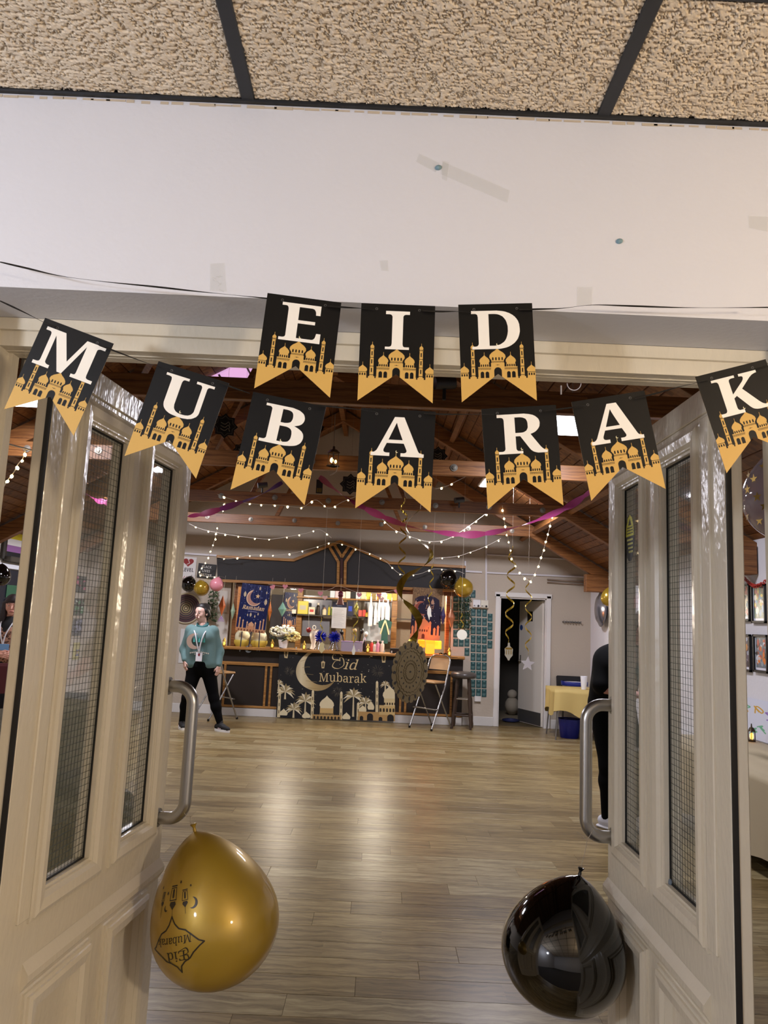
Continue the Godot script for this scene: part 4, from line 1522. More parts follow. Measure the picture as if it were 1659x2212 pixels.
func arch_poster() -> Image:
	var p := Painter.new(256, 440, Color("241f33"))
	rng.seed = 5
	var top := [[0, 0], [256, 0], [256, 150], [238, 150], [232, 96], [196, 74], [150, 66], [128, 50], [106, 66], [60, 74], [24, 96], [18, 150], [0, 150]]
	p.poly(top, Color("7d6246"))
	for k in 240:
		var x := rng.randf() * 250
		var y := rng.randf() * 64
		p.stroke([[x, y], [x + rng.randf_range(-6, 6), y + 8]], 2, [Color("4a3626"), Color("a88a62")][k % 2])
	p.crescent(78, 178, 62, 24, 52, -0.15, Color("b9735a"))
	p.crescent(80, 178, 54, 22, 49, -0.15, Color("8e4b40"))
	p.text("Eid", 150, 176, 34, Color("b08468"), false, true, 1.0, 0.0, 0.25)
	p.rect(122, 190, 60, 4, Color("8a6a5c"))
	for q in [[32, 130, 15], [176, 116, 20], [104, 100, 8]]:
		p.stroke([[q[0], 70], [q[0], q[1] - 12]], 1.5, Color("9a7a66"))
		p.poly([[q[0], q[1] - q[2] * 1.4], [q[0] + q[2] * 0.7, q[1]], [q[0] + q[2] * 0.5, q[1] + q[2]], [q[0] - q[2] * 0.5, q[1] + q[2]], [q[0] - q[2] * 0.7, q[1]]], Color("b58a70"))
	for k in 26: p.disc(rng.randf() * 256, 100 + rng.randf() * 190, 2.5, 2.5, Color("c9bcc4"), 8)
	var o := Color("e2875a")
	p.rect(0, 396, 256, 44, o)
	p.dome(112, 340, 96, 90, o)
	p.rect(70, 340, 84, 70, o)
	p.crescent(112, 244, 12, 6, 10, -0.8, Color("d9a07a"))
	for q in [[44, 300], [166, 304], [18, 350], [206, 356], [236, 334]]:
		p.poly([[q[0] - 11, 440], [q[0] - 9, q[1]], [q[0] + 9, q[1]], [q[0] + 11, 440]], o)
		p.dome(q[0], q[1], 22, 28, o)
	for k in 4: p.arch(82 + k * 20, 372, 10, 20, Color("5a2a22"))
	p.arch(112, 430, 26, 40, Color("7a3424"))
	return p.done()
func banner_image() -> Image:
	var p := Painter.new(1024, 640, Color("0b0c10"))
	rng.seed = 77
	for k in 70: p.disc(rng.randf() * 1024, rng.randf() * 420, 2 + rng.randf() * 3, 2 + rng.randf() * 3, [Color("8a8578"), Color("4a473f"), Color("d9d2bc")][k % 3], 8)
	for q in [[96, 205, 50], [524, 382, 56], [872, 170, 64]]:
		for k in 60:
			var a := rng.randf() * TAU
			var r0: float = q[2] * rng.randf_range(0.1, 0.5)
			var r1: float = q[2] * rng.randf_range(0.6, 1.0)
			p.stroke([[q[0] + r0 * cos(a), q[1] + r0 * sin(a)], [q[0] + r1 * cos(a), q[1] + r1 * sin(a)]], 2, [Color("3c362b"), Color("57503f")][k % 2])
	var moon := grad([[120.0, Color("a8946a")], [200.0, Color("d8cba6")], [320.0, Color("b29a68")], [480.0, Color("8a7448")]])
	p.crescent(336, 200, 182, 64, 162, -0.62, moon)
	for k in 5: p.stroke([[190 + k * 18, 110 + k * 62], [240 + k * 34, 100 + k * 66]], 3, Color("8f7c50"))
	for q in [[390, 128, 0.8], [60, 40, 1.0], [150, 12, 0.6], [925, 40, 1.0], [815, 10, 0.7]]:
		var x: float = q[0]
		var y: float = q[1]
		var s: float = q[2]
		p.stroke([[x, 0], [x, y - 40 * s]], 2, Color("8a7a55"))
		p.poly([[x - 22 * s, y - 30 * s], [x, y - 46 * s], [x + 22 * s, y - 30 * s], [x + 14 * s, y + 46 * s], [x - 14 * s, y + 46 * s]], Color("c2ae80"))
		p.arch(x, y + 30 * s, 16 * s, 50 * s, Color("4d4228"))
	# words
	var ink := Color("d2bb86")
	p.swoop([[560, 46], [520, 26], [476, 44], [480, 84], [530, 92], [494, 106], [474, 150], [520, 172], [572, 130], [566, 70], [540, 66], [538, 96]], 9, ink)
	p.text("id", 628, 166, 92, ink, false, true, 1.0, 0.0, 0.3)
	p.text("Mubarak", 566, 292, 80, ink, false, true, 0.86)
	# palms
	for q in [[70, 400, 90, 470], [150, 560, 80, 640], [248, 480, 96, 640], [664, 420, 96, 610], [770, 480, 76, 620], [10, 330, 50, 400], [940, 300, 50, 400]]:
		var x: float = q[0]
		var y: float = q[1]
		var r: float = q[2]
		p.poly([[x - 5, y], [x + 5, y], [x + 9, q[3]], [x - 9, q[3]]], Color("c9bb94"))
		for k in 11:
			var a := deg_to_rad([152.0, 176.0, 198.0, 222.0, 248.0, 272.0, 296.0, 320.0, 342.0, 4.0, 28.0][k])
			var ex := x + r * cos(a)
			var ey := y + r * 0.9 * sin(a) + 0.30 * r * absf(cos(a))
			var mx := x + r * 0.55 * cos(a)
			var my := y + r * 0.55 * sin(a) - 0.06 * r
			var nx := -sin(a) * r * 0.11
			var ny := cos(a) * r * 0.11
			p.poly([[x, y], [mx - nx, my - ny], [ex, ey], [mx + nx, my + ny]], [Color("b7a67c"), Color("e0d7b8"), Color("8f7e55")][k % 3])
	# mosques
	var st := Color("ddd0a8")
	var sd := Color("b08c54")
	for q in [[310, 400], [558, 404], [868, 290], [22, 400], [706, 500]]:
		var x: float = q[0]
		p.poly([[x - 13, 640], [x - 11, q[1]], [x + 11, q[1]], [x + 13, 640]], Color("d2c296"))
		p.dome(x, q[1], 22, 28, st)
		for k in 3: p.rect(x - 3, q[1] + 40 + k * 66, 6, 30, Color("3a2f1c"))
	p.rect(312, 600, 250, 40, sd)
	p.rect(376, 530, 116, 80, Color("c9a86a"))
	p.dome(434, 540, 126, 120, st)
	for k in 9: p.arch(384 + k * 12.5, 604, 7, 20, Color("2c2214"))
	for k in 8: p.arch(330 + k * 30, 640, 18, 26, Color("2c2214"))
	for q in [[64, 620, 70, 66], [260, 636, 74, 60], [606, 636, 70, 66], [746, 560, 66, 60], [816, 540, 60, 84]]: p.dome(q[0], q[1], q[2], q[3], st)
	p.rect(706, 560, 318, 80, sd)
	p.rect(888, 494, 136, 90, Color("c6aa70"))
	p.rect(930, 420, 94, 80, Color("d2be8c"))
	p.dome(978, 430, 120, 124, st)
	for k in 5: p.arch(936 + k * 22, 490, 12, 22, Color("2c2214"))
	for k in 5: p.arch(900 + k * 28, 556, 16, 34, Color("2c2214"))
	for q in [[736, 640, 30, 40], [810, 640, 52, 66], [900, 640, 32, 36], [986, 640, 56, 62]]: p.arch(q[0], q[1], q[2], q[3], Color("191510"))
	return p.done()
func bar_things() -> void:
	var z := BAR_Z
	# cloth banner over the bar front, sagging a little
	var bm := printed(banner_image(), 0.65)
	var o := thing("eid_banner", "black and gold cloth banner reading Eid Mubarak on the bar front", "banner", Vector3.ZERO)
	var g := G.new()
	var rows := []
	for j in 13:
		var row := []
		var v := j / 12.0
		for i in 25:
			var u := i / 24.0
			var x := lerpf(lerpf(604, 596, v), 853, u)
			var y := lerpf(lerpf(1398, 1409, u) + 5.0 * absf(sin(u * PI * 4)) * (1.0 - v), lerpf(1550, 1558, u), v)
			var q := P(x, y, z - 0.05 - 0.012 * sin(u * 19.0) * (1.0 - v * 0.5))
			q.y = maxf(q.y, 0.012)
			row.append(q)
		rows.append(row)
	g.grid(rows)
	obj("cloth", g, bm, o)
	var sm := mat("d9d6cc", 0.3, 0.4)
	for px in [640, 700, 775, 830, 846]:
		g = G.new()
		g.box(P(px, 1400 + (px - 640) * 0.04, z - 0.12), Vector3(0.02, 0.035, 0.012), Basis(), 0.003)
		obj("clip", g, sm, o)
	# posters
	o = poster("crescent_poster", "navy Ramadan poster with gold crescent hanging in the bar opening", "poster", [516, 1262, 579, 1365], 12.08, printed(blue_poster(), 0.25), -0.075)
	for i in 3:
		g = G.new()
		var a := P([523, 543, 561][i], 1364, 12.07) - o.position
		var c := P([519, 537, 559][i], 1398, 12.07) - o.position
		g.tube([o.basis.inverse() * a, o.basis.inverse() * c], 0.008, 8)
		obj("cord", g, mat("2a2438", 0.6), o)
		g = G.new()
		if i == 1: g.prism(moon_shape(0.055, 0.5), 0.006, Transform3D(Basis(), o.basis.inverse() * (c - Vector3(0, 0.03, 0))))
		else: g.prism(star_shape(0.045, 4 if i == 0 else 5), 0.006, Transform3D(Basis(), o.basis.inverse() * (c - Vector3(0, 0.03, 0))))
		obj("charm", g, mat("c9cad2", 0.2, 0.8), o)
	poster("crescent_poster", "smaller navy crescent poster standing in for a mirror reflection behind the bar", "poster", [612, 1280, 645, 1355], 13.9, printed(blue_poster(), 0.4), -0.03)  # second copy stands in for the first one's mirror reflection
	poster("arched_poster", "dark arched Eid poster with orange mosque in the bar opening", "poster", [889, 1270, 953, 1382], 12.06, printed(arch_poster(), 0.3), -0.03)
	var p := Painter.new(128, 220, Color("dfe3de"))
	p.rect(0, 0, 128, 46, Color("2b3146"))
	p.text("Ramadan", 64, 22, 12, Color("c8ccd8"), true, true, 0.9)
	p.rect(40, 32, 48, 3, Color("8a90a4"))
	rng.seed = 3
	for k in 15: p.rect(16, 60 + k * 10, 60 + rng.randf() * 36, 2.2, Color("a9aea9"))
	poster("notice", "white paper notice with navy heading behind the bar", "notice", [717, 1300, 748, 1357], 12.55, printed(p.done(), 0.7))
	# things standing on the counter
	lanterns()
	# white flowers in a pot
	o = thing("flower_pot", "white hydrangea bunch in a white pot on the counter", "flowers", Vector3(P(612, 1388, 12.35).x, counter_y, -12.35))
	g = G.new()
	g.lathe([Vector2(0.06, 0), Vector2(0.085, 0.13), Vector2(0.08, 0.13), Vector2(0.01, 0.11)], 20, Transform3D(), true)
	obj("pot", g, mat("e8ecf0", 0.3), o)
	rng.seed = 12
	for i in 3:
		g = G.new()
		var c := Vector3([-0.10, 0.05, 0.14][i], [0.26, 0.28, 0.19][i], 0)
		for k in 60:
			var d := Vector3(rng.randfn(), rng.randfn(), rng.randfn()).normalized()
			g.ball(c + d * Vector3(0.12, 0.075, 0.09), Vector3(0.022, 0.018, 0.022), 6)
		obj("bloom", g, mat("eef0df" if i < 2 else "eadf9a", 0.7), o)
	for i in 14:
		g = G.new()
		var a := rng.randf() * TAU
		var at := Vector3(-0.08 + 0.11 * cos(a), 0.10 + 0.07 * rng.randf(), 0.06 + 0.06 * sin(a))
		g.ball(at, Vector3(0.045, 0.008, 0.02), 8, Basis(Vector3.UP, a) * Basis(Vector3.BACK, 0.5))
		obj("leaf", g, mat("31442a", 0.5), o)
	# two rounded wrapped parcels
	for i in 2:
		o = thing("wrapped_bundle", ["rounded white and yellow wrapped bundle under the navy poster, nearer the wooden post", "rounded white and yellow wrapped bundle under the navy poster, nearer the flowers"][i], "bundle", Vector3(P([522, 559][i], 1390, 12.3).x, counter_y, -12.32), "wrapped bundles on the bar")
		g = G.new()
		g.ball(Vector3(0, 0.14, 0), Vector3(0.125, 0.13, 0.12), 20)
		obj("wrap", g, mat("e6e3c0", 0.55), o)
		g = G.new()
		g.lathe([Vector2(0.10, 0.0), Vector2(0.135, 0.05), Vector2(0.132, 0.10), Vector2(0.115, 0.10)], 20)
		obj("band", g, mat("cfb94e", 0.5), o)
	# blue tinsel sprays
	for i in 2:
		o = thing("tinsel_spray", ["royal blue tinsel spray nearer the white jug", "royal blue tinsel spray nearer the lilac box"][i], "decoration", Vector3(P([692, 722][i], 1398, 12.28).x, counter_y, -12.24), "blue tinsel sprays on the bar")
		g = G.new()
		for k in 170:
			var d := Vector3(rng.randfn(), rng.randfn(), rng.randfn()).normalized()
			var c := Vector3(0, 0.21, 0)
			g.tube([c, c + d * Vector3(0.105, 0.10, 0.09) * rng.randf_range(0.8, 1.05)], [0.005, 0.003], 4, false)
		obj("tuft", g, mat("1524a8", 0.25, 0.35), o)
		for k in 7:
			g = G.new()
			var a := TAU * k / 7
			g.tube([Vector3(0.03 * cos(a), 0.13, 0.03 * sin(a)), Vector3(0.10 * cos(a), 0.0, 0.08 * sin(a))], 0.006, 6)
			obj("foil_leg", g, mat("c4c9d4", 0.15, 0.9), o)
	# white jug with a red ball
	o = thing("jug", "white enamel jug with a ring handle behind the blue tinsel", "jug", Vector3(P(676, 1396, 12.45).x, counter_y, -12.5))
	g = G.new()
	g.lathe([Vector2(0.05, 0), Vector2(0.03, 0.08), Vector2(0.055, 0.16), Vector2(0.07, 0.22), Vector2(0.05, 0.28), Vector2(0.085, 0.31), Vector2(0.08, 0.31)], 18)
	obj("body", g, mat("ece8dc", 0.3), o)
	g = G.new()
	var loop := []
	for k in 17: loop.append(Vector3(0.025 * cos(TAU * k / 16), 0.345 + 0.03 * sin(TAU * k / 16), 0))
	g.tube(loop, 0.006, 6)
	obj("ring_handle", g, mat("ece8dc", 0.3), o)
	g = G.new()
	g.ball(P(667, 1361, 12.3), Vector3.ONE * 0.042, 14)
	tag(obj("red_bauble", g, mat("7c1418", 0.4)), "dark red bauble hanging in front of the white jug", "bauble")
	g = G.new()
	g.tube([P(667, 1290, 12.3), P(667, 1356, 12.3)], 0.0015, 5)
	tag(obj("bauble_thread", g, mat("ded8c8", 0.7)), "thin thread holding the dark red bauble", "thread")
	# lilac box
	o = thing("storage_box", "translucent lilac plastic box of kitchen tools on the counter", "box", Vector3(P(760, 1402, 12.22).x, counter_y, -12.22))
	g = G.new()
	for s in [[0, 0.075, 0.09, 0.33, 0.15, 0.006], [0, 0.075, -0.09, 0.33, 0.15, 0.006], [0.165, 0.075, 0, 0.006, 0.15, 0.18], [-0.165, 0.075, 0, 0.006, 0.15, 0.18], [0, 0.004, 0, 0.33, 0.008, 0.18]]:
		g.box(Vector3(s[0], s[1], s[2]), Vector3(s[3], s[4], s[5]))
	obj("tub", g, mat("a79bab", 0.35), o)
	g = G.new()
	for s: float in [-1.0, 1.0]:
		g.box(Vector3(0, 0.152, s * 0.092), Vector3(0.345, 0.012, 0.016), Basis(), 0.004)
		g.box(Vector3(s * 0.168, 0.152, 0), Vector3(0.016, 0.012, 0.19), Basis(), 0.004)
	obj("rim", g, mat("b59abc", 0.35), o)
	for k in 7:
		var u := thing("kitchen_tool", ["steel ladle standing in the lilac box", "black spatula standing in the lilac box", "wooden spoon standing in the lilac box", "yellow brush standing in the lilac box", "steel whisk standing in the lilac box", "black serving spoon in the lilac box", "white palette knife in the lilac box"][k], "utensil", o.position + Vector3(-0.13 + k * 0.043, 0.01, 0.02 * ((k % 3) - 1)), "tools in the lilac box", Basis(Vector3.BACK, [0.15, 0.3, -0.25, -0.1, 0.05, -0.2, -0.3][k]))
		var um: Material = [mat("9ea3a6", 0.3, 0.8), mat("1a1a1c", 0.4), mat("a98858", 0.6), mat("d9c23c", 0.5), mat("9ea3a6", 0.3, 0.8), mat("1a1a1c", 0.4), mat("e4e4e0", 0.4)][k]
		g = G.new()
		g.tube([Vector3.ZERO, Vector3(0, 0.24 + 0.02 * (k % 3), 0)], 0.007, 6)
		obj("shaft", g, um, u)
		g = G.new()
		g.ball(Vector3(0, 0.28 + 0.02 * (k % 3), 0), Vector3(0.03, 0.045, 0.014), 12)
		obj("head", g, um, u)
	# glowing orange lamp box
	o = thing("orange_lamp", "glowing orange box lamp on the counter below the arched poster", "lamp", Vector3(P(928, 1412, 12.2).x, counter_y, -12.2))
	for i in 3:
		g = G.new()
		g.box(Vector3([-0.135, 0.0, 0.125][i], [0.17, 0.13, 0.16][i], [0.0, 0.02, 0.0][i]), Vector3([0.11, 0.14, 0.11][i], [0.12, 0.26, 0.13][i], 0.12), Basis(), 0.01)
		obj("shade_panel", g, glow(["f28a1e", "f5962a", "f9a82a"][i], 1.5), o)
	g = G.new()
	g.box(Vector3(-0.02, 0.012, 0), Vector3(0.36, 0.024, 0.16), Basis(), 0.004)
	obj("base", g, mat("b06a30", 0.5), o)
	omni("orange_glow", Vector3(0, 0.35, 0.12), "ff8a2a", 0.25, 0.06, o)
	var gl := thing("sunglasses", "dark sunglasses lying on the counter by the wooden post", "sunglasses", Vector3(P(957, 1409, 12.1).x, counter_y, -12.1))
	for s: float in [-1.0, 1.0]:
		g = G.new()
		g.ball(Vector3(s * 0.035, 0.024, 0), Vector3(0.03, 0.022, 0.008), 12)
		obj("lens", g, mat("0a0a0c", 0.1), gl)
	g = G.new()
	g.box(Vector3(0, 0.03, -0.02), Vector3(0.13, 0.008, 0.04), Basis(), 0.003)
	obj("bridge", g, mat("101012", 0.3), gl)
	# black till drawer
	crate("cash_drawer", "flat black till drawer on the bar behind the gold disc", "cash drawer", [843, 1391, 873, 1401], 12.3, 0.2, mat("0d0d0f", 0.4), counter_y)
	# goods on the back shelf, left to right
	var sy := P(745, 1332, 13.75).y + 0.013
	for q in [["packet", "tall yellow packet on the back shelf", "packet", [643, 1303, 665, 1331], "d8c94a"], ["tea_box", "white and red tea box on the back shelf", "box", [666, 1316, 680, 1332], "d9d2b8"], ["cup", "white cup on the back shelf", "cup", [630, 1322, 639, 1331], "e6e2d6"], ["biscuit_tin", "red tin on the back shelf beside the yellow tub", "tin", [774, 1322, 782, 1336], "c9584c"], ["coffee_tin", "red tin with white lid on the back shelf", "tin", [783, 1321, 790, 1336], "d24a40"], ["carton", "black and blue carton on the back shelf", "carton", [750, 1302, 763, 1334], "20243c"]]:
		o = crate(q[0], q[1], q[2], q[3], 13.7, 0.1, mat(q[4], 0.5), sy)
		if q[0] in ["tea_box", "packet", "carton"]:
			var qq := rect3(q[3][0], q[3][1], q[3][2], q[3][3], 13.7)
			g = G.new()
			g.box(Vector3(0, qq[2] * 0.5, 0.052), Vector3(qq[1] * 0.6, qq[2] * 0.34, 0.002))
			obj("front_print", g, mat({"tea_box": "b8322c", "packet": "b9b6a0", "carton": "2c48b8"}[q[0]], 0.5), o)
	for q in [["dark_jar", "dark glass jar with pale lid on the back shelf", 686, 24.0, 0.032, "2c221c", "c9c4b4"], ["mug", "cream patterned mug on the back shelf", 700, 15.0, 0.036, "d8ceae", "8a6a48"], ["oil_bottle", "yellow bottle on the back shelf beside the mug", 710, 20.0, 0.022, "b9b03c", "3c4a24"], ["oil_bottle", "small green bottle on the back shelf by the notice", 716, 17.0, 0.02, "5f7434", "d2c85a"]]:
		o = thing(q[0], q[1], "jar" if q[0] == "dark_jar" else ("mug" if q[0] == "mug" else "bottle"), Vector3(P(q[2], 1331, 13.7).x, sy, -13.72))
		var h: float = q[3] * 13.7 / FOCAL
		g = G.new()
		g.lathe([Vector2(q[4], 0), Vector2(q[4], h * 0.7), Vector2(q[4] * 0.6, h * 0.82), Vector2(q[4] * 0.6, h)], 16, Transform3D(), true)
		obj("body", g, mat(q[5], 0.2), o)
		g = G.new()
		g.lathe([Vector2(q[4] * 0.68, h * 0.86), Vector2(q[4] * 0.68, h * 1.05), Vector2(0.001, h * 1.05)], 14, Transform3D(), true)
		obj("lid", g, mat(q[6], 0.4), o)
	o = thing("yellow_tub", "domed yellow tub on the back shelf under the white bottles", "tub", Vector3(P(797, 1336, 13.7).x, sy, -13.7))
	g = G.new()
	g.lathe([Vector2(0.07, 0), Vector2(0.075, 0.04), Vector2(0.055, 0.08), Vector2(0.001, 0.09)], 18)
	obj("tub", g, mat("d9b84a", 0.4), o)
	# bottles on the counter's far half
	for q in [[803, 1392, 24, "c9453c", "e4e4e0", "red sauce bottle with white cap on the bar"], [809, 1392, 20, "d9d8d0", "7fae5a", "white bottle with green cap on the bar"], [816, 1393, 25, "d79ab8", "e4dce0", "pink squeeze bottle on the bar"], [826, 1393, 24, "e0d6c8", "e8e8e8", "cream bottle with red label on the bar"], [787, 1392, 28, "1c1418", "b9a9c4", "dark wine bottle on the bar behind the lilac box"]]:
		o = thing("counter_bottle", q[5], "bottle", Vector3(P(q[0], q[1], 12.45).x, counter_y, -12.45))
		var h: float = q[2] * 12.4 / FOCAL
		g = G.new()
		g.lathe([Vector2(0.03, 0), Vector2(0.033, h * 0.06), Vector2(0.033, h * 0.66), Vector2(0.014, h * 0.8), Vector2(0.014, h * 0.86)], 16)
		obj("bottle", g, mat(q[3], 0.25), o)
		g = G.new()
		g.lathe([Vector2(0.017, h * 0.84), Vector2(0.017, h), Vector2(0.001, h)], 12, Transform3D(), true)
		obj("cap", g, mat(q[4], 0.4), o)
	# row of packets along the top shelf
	rng.seed = 44
	var ty := P(745, 1294, 13.75).y + 0.013
	var hues := ["cfdbe6", "e2c4cc", "ece6d4", "e9e7da", "17181a", "cfe0ea", "e8e2b0", "d9cf4a", "8f7a34", "d9a23c", "e4dcc4", "c8d24a", "e0a840"]
	var what := ["pale blue", "pale pink", "cream", "ivory", "black", "sky blue", "pale lemon", "bright yellow", "olive", "amber", "buff", "lime", "orange"]
	for k in 13:
		var x := 713 + k * 11.2
		crate("food_packet", "%s food packet on the top shelf behind the bar" % what[k], "packet", [x, 1277, x + 10.4, 1293 - (k % 3)], 13.7, 0.09, mat(hues[k], 0.5), ty, "packets on the top shelf")
	# apron hung behind the bar
	g = G.new()
	var ap := rect3(816, 1338, 846, 1390, 13.4)
	var aw: float = ap[1]
	var ah: float = ap[2]
	g.prism(PackedVector2Array([Vector2(-0.12 * aw, 0), Vector2(-0.5 * aw, -0.1 * ah), Vector2(-0.45 * aw, -0.34 * ah), Vector2(-0.2 * aw, -0.4 * ah), Vector2(-0.26 * aw, -ah), Vector2(0.26 * aw, -ah), Vector2(0.2 * aw, -0.4 * ah), Vector2(0.45 * aw, -0.34 * ah), Vector2(0.5 * aw, -0.1 * ah), Vector2(0.12 * aw, 0)]), 0.03)
	o = thing("apron", "dark green apron with cream ties hung behind the bar", "apron", ap[0] + Vector3(0, ah / 2, 0))
	obj("cloth", g, mat("1f4a44", 0.8), o)
	for s: float in [-1.0, 1.0]:
		g = G.new()
		g.tube([Vector3(0, -0.04 * ah, 0.02), Vector3(s * 0.16 * aw, -0.3 * ah, 0.025), Vector3(s * 0.3 * aw, -0.62 * ah, 0.02)], 0.014, 8)
		obj("tie", g, mat("cfc39a", 0.8), o)
func lanterns() -> void:
	# small gold lanterns with a lit candle along the bar
	var proto: Node3D
	var names := ["small lit gold lantern on the bar beside the standing woman", "small lit gold lantern on the bar before the flower pot", "small lit gold lantern on the bar beside the blue tinsel", "small lit gold lantern on the bar beside the pink bottle", "small lit gold lantern on the bar below the hanging orange paper lantern"]
	for i in 5:
		var at := Vector3(P([484, 588, 657, 795, 971][i], 1395, 12.06).x, counter_y, -12.06)
		if proto == null:
			proto = thing("candle_lantern", names[0], "lantern", at, "small gold lanterns on the bar")
			var g := G.new()
			g.lathe([Vector2(0.03, 0), Vector2(0.03, 0.01), Vector2(0.025, 0.012)], 6, Transform3D(), true)
			for k in 6:
				var a := TAU * k / 6
				g.tube([Vector3(0.026 * cos(a), 0.01, 0.026 * sin(a)), Vector3(0.026 * cos(a), 0.075, 0.026 * sin(a))], 0.0028, 5)
			obj("cage", g, mat("b08a34", 0.35, 0.8), proto)
			g = G.new()
			g.lathe([Vector2(0.032, 0.075), Vector2(0.03, 0.08), Vector2(0.012, 0.112), Vector2(0.01, 0.12), Vector2(0.001, 0.14)], 6)
			obj("roof", g, mat("b9923c", 0.35, 0.8), proto)
			g = G.new()
			g.ball(Vector3(0, 0.042, 0), Vector3(0.017, 0.028, 0.017), 10)
			obj("candle_glow", g, glow("ffc94a", 3.0), proto)
		else:
			again(proto, at, Basis(), names[i])
func star_shape(r: float, n := 5, inner := 0.42) -> PackedVector2Array:
	var q := PackedVector2Array()
	for i in n * 2:
		var a := PI / 2 + PI * i / n
		var rr := r if i % 2 == 0 else r * inner
		q.append(Vector2(rr * cos(a), rr * sin(a)))
	return q
func moon_shape(r: float, turn: float) -> PackedVector2Array:
	var q := PackedVector2Array()
	for i in 25:
		var t := turn + 0.828 + (TAU - 1.656) * i / 24
		q.append(Vector2(r * cos(t), r * sin(t)))
	for i in range(1, 24):
		var t := turn - 1.236 - (TAU - 2.472) * i / 24
		q.append(Vector2(r * 0.42 * cos(turn) + r * 0.78 * cos(t), r * 0.42 * sin(turn) + r * 0.78 * sin(t)))
	return q

# ---------------------------------------------------------------- far wall fittings
func rod(g: G, pts: Array, r: float, sides := 8) -> void:
	g.tube(pts, r, sides)
func wall_things() -> void:
	var z := WALL_Z
	var white := mat("dcdad6", 0.4)
	# store door: frame, ajar leaf
	var dl := P(1077, 1400, z).x
	var dr := P(1180, 1400, z).x
	var f := room("trim_2")
	var g := G.new()
	for s in [[dl - 0.035, dl], [dr, dr + 0.035]]:
		g.box(Vector3((s[0] + s[1]) / 2 + (-0.012 if s[0] < dr else 0.012), 1.035, -z + 0.012), Vector3(0.075, 2.07, 0.03), Basis(), 0.006)
	g.box(Vector3((dl + dr) / 2, 2.062, -z + 0.012), Vector3(dr - dl + 0.16, 0.075, 0.03), Basis(), 0.006)
	for s: float in [dl + 0.012, dr - 0.012]: g.box(Vector3(s, 1.01, -z - 0.07), Vector3(0.024, 2.02, 0.14))
	g.box(Vector3((dl + dr) / 2, 2.016, -z - 0.07), Vector3(dr - dl, 0.024, 0.14))
	obj("casing", g, white, f)
	var d := room("door_3")
	tag(d, "pale flush store door standing ajar beside the teal cards", "door")
	var hinge := Vector3(dr - 0.03, 0, -z - 0.10)
	var free := PY(1118, 1558, 0)
	var dir := (Vector3(free.x, 0, free.z) - hinge)
	dir.y = 0
	dir = dir.normalized()
	d.transform = Transform3D(Basis(-dir, Vector3.UP, (-dir).cross(Vector3.UP)), hinge)
	var lw := (dr - dl) - 0.06
	g = G.new()
	g.box(Vector3(-lw / 2, 1.0, 0), Vector3(lw, 1.985, 0.04), Basis(), 0.003)
	obj("leaf", g, mat("dcd6ca", 0.45), d)
	g = G.new()
	g.box(Vector3(-lw / 2, 0.12, 0.022), Vector3(lw - 0.02, 0.2, 0.003))
	obj("kick_plate", g, mat("8d8c8a", 0.35, 0.8), d)
	g = G.new()
	g.box(Vector3(-lw * 0.52, 1.74, 0.022), Vector3(0.16, 0.16, 0.004))
	obj("dark_notice", g, mat("1c1a16", 0.4), d)
	g = G.new()
	g.lathe([Vector2(0.045, 0), Vector2(0.045, 0.003), Vector2(0.001, 0.004)], 20, Transform3D(Basis(Vector3.RIGHT, PI / 2), Vector3(-lw + 0.07, 1.55, 0.02)), true)
	obj("blue_disc", g, mat("22407c", 0.4), d)
	g = G.new()
	g.ball(Vector3(-lw + 0.06, 1.0, 0.045), Vector3(0.022, 0.022, 0.022), 12)
	g.box(Vector3(-lw + 0.06, 1.03, 0.022), Vector3(0.03, 0.13, 0.004))
	obj("knob", g, mat("9a958a", 0.3, 0.9), d)
	# things in the store room
	g = G.new()
	g.ball(Vector3(PY(1100, 1557, 0).x, 0.03, -12.9), Vector3(0.15, 0.03, 0.11), 20)
	tag(obj("blue_mat", g, mat("1b2450", 0.7)), "dark blue folded pad on the store room floor", "pad")
	var tb := thing("toy_bear", "pale soft bundle on the store room floor beyond the ajar door", "soft toy", Vector3(P(1108, 1535, 13.8).x, 0.0, -13.9))
	g = G.new()
	g.ball(Vector3(0, 0.16, 0), Vector3(0.13, 0.16, 0.12), 16)
	obj("body", g, mat("a99f8c", 0.9), tb)
	g = G.new()
	g.ball(Vector3(0, 0.36, 0), Vector3(0.09, 0.085, 0.085), 14)
	obj("head", g, mat("b5ab98", 0.9), tb)
	# grid of teal cards
	var p := Painter.new(64, 104, Color("1d4a4c"))
	p.rect(18, 12, 28, 5, Color("8fb0ae"))
	p.rect(26, 22, 12, 4, Color("6f9694"))
	for k in 4: p.rect(10 + k, 58 + k * 8, 44 - k * 3, 3, Color("7f9f9d"))
	p.rect(0, 0, 64, 2, Color("9fb8b4"))
	var cm := printed(p.done(), 0.5)
	var q := rect3(1017, 1315, 1027.3, 1331.8, z)
	g = G.new()
	var w: float = q[1] / 2
	var h: float = q[2] / 2
	g.prism(PackedVector2Array([Vector2(-w, -h), Vector2(w, -h), Vector2(w, h), Vector2(-w, h)]), 0.004)
	var cmesh := g.mesh()
	var spots := []
	for c in 3:
		for r in 6: spots.append([984.2 + c * 12.2, 1292 + r * 19.2])
	spots.append([1008.6, 1408])
	spots.append([1022, 1283])
	for c in 3:
		for r in 10: spots.append([1022.5 + c * 12.1 - r * 0.12, 1323 + r * 19.2 + c * 0.6])
	for r in 4: spots.append([1058.6 - r * 0.12, 1334 + r * 19.4])
	for s in spots:
		var o := obj("teal_card", cmesh, cm)
		o.position = P(s[0], s[1], z - 0.003)
		tag(o, "small teal printed card in the grid on the beige wall beside the bar", "card", "teal cards on the wall")
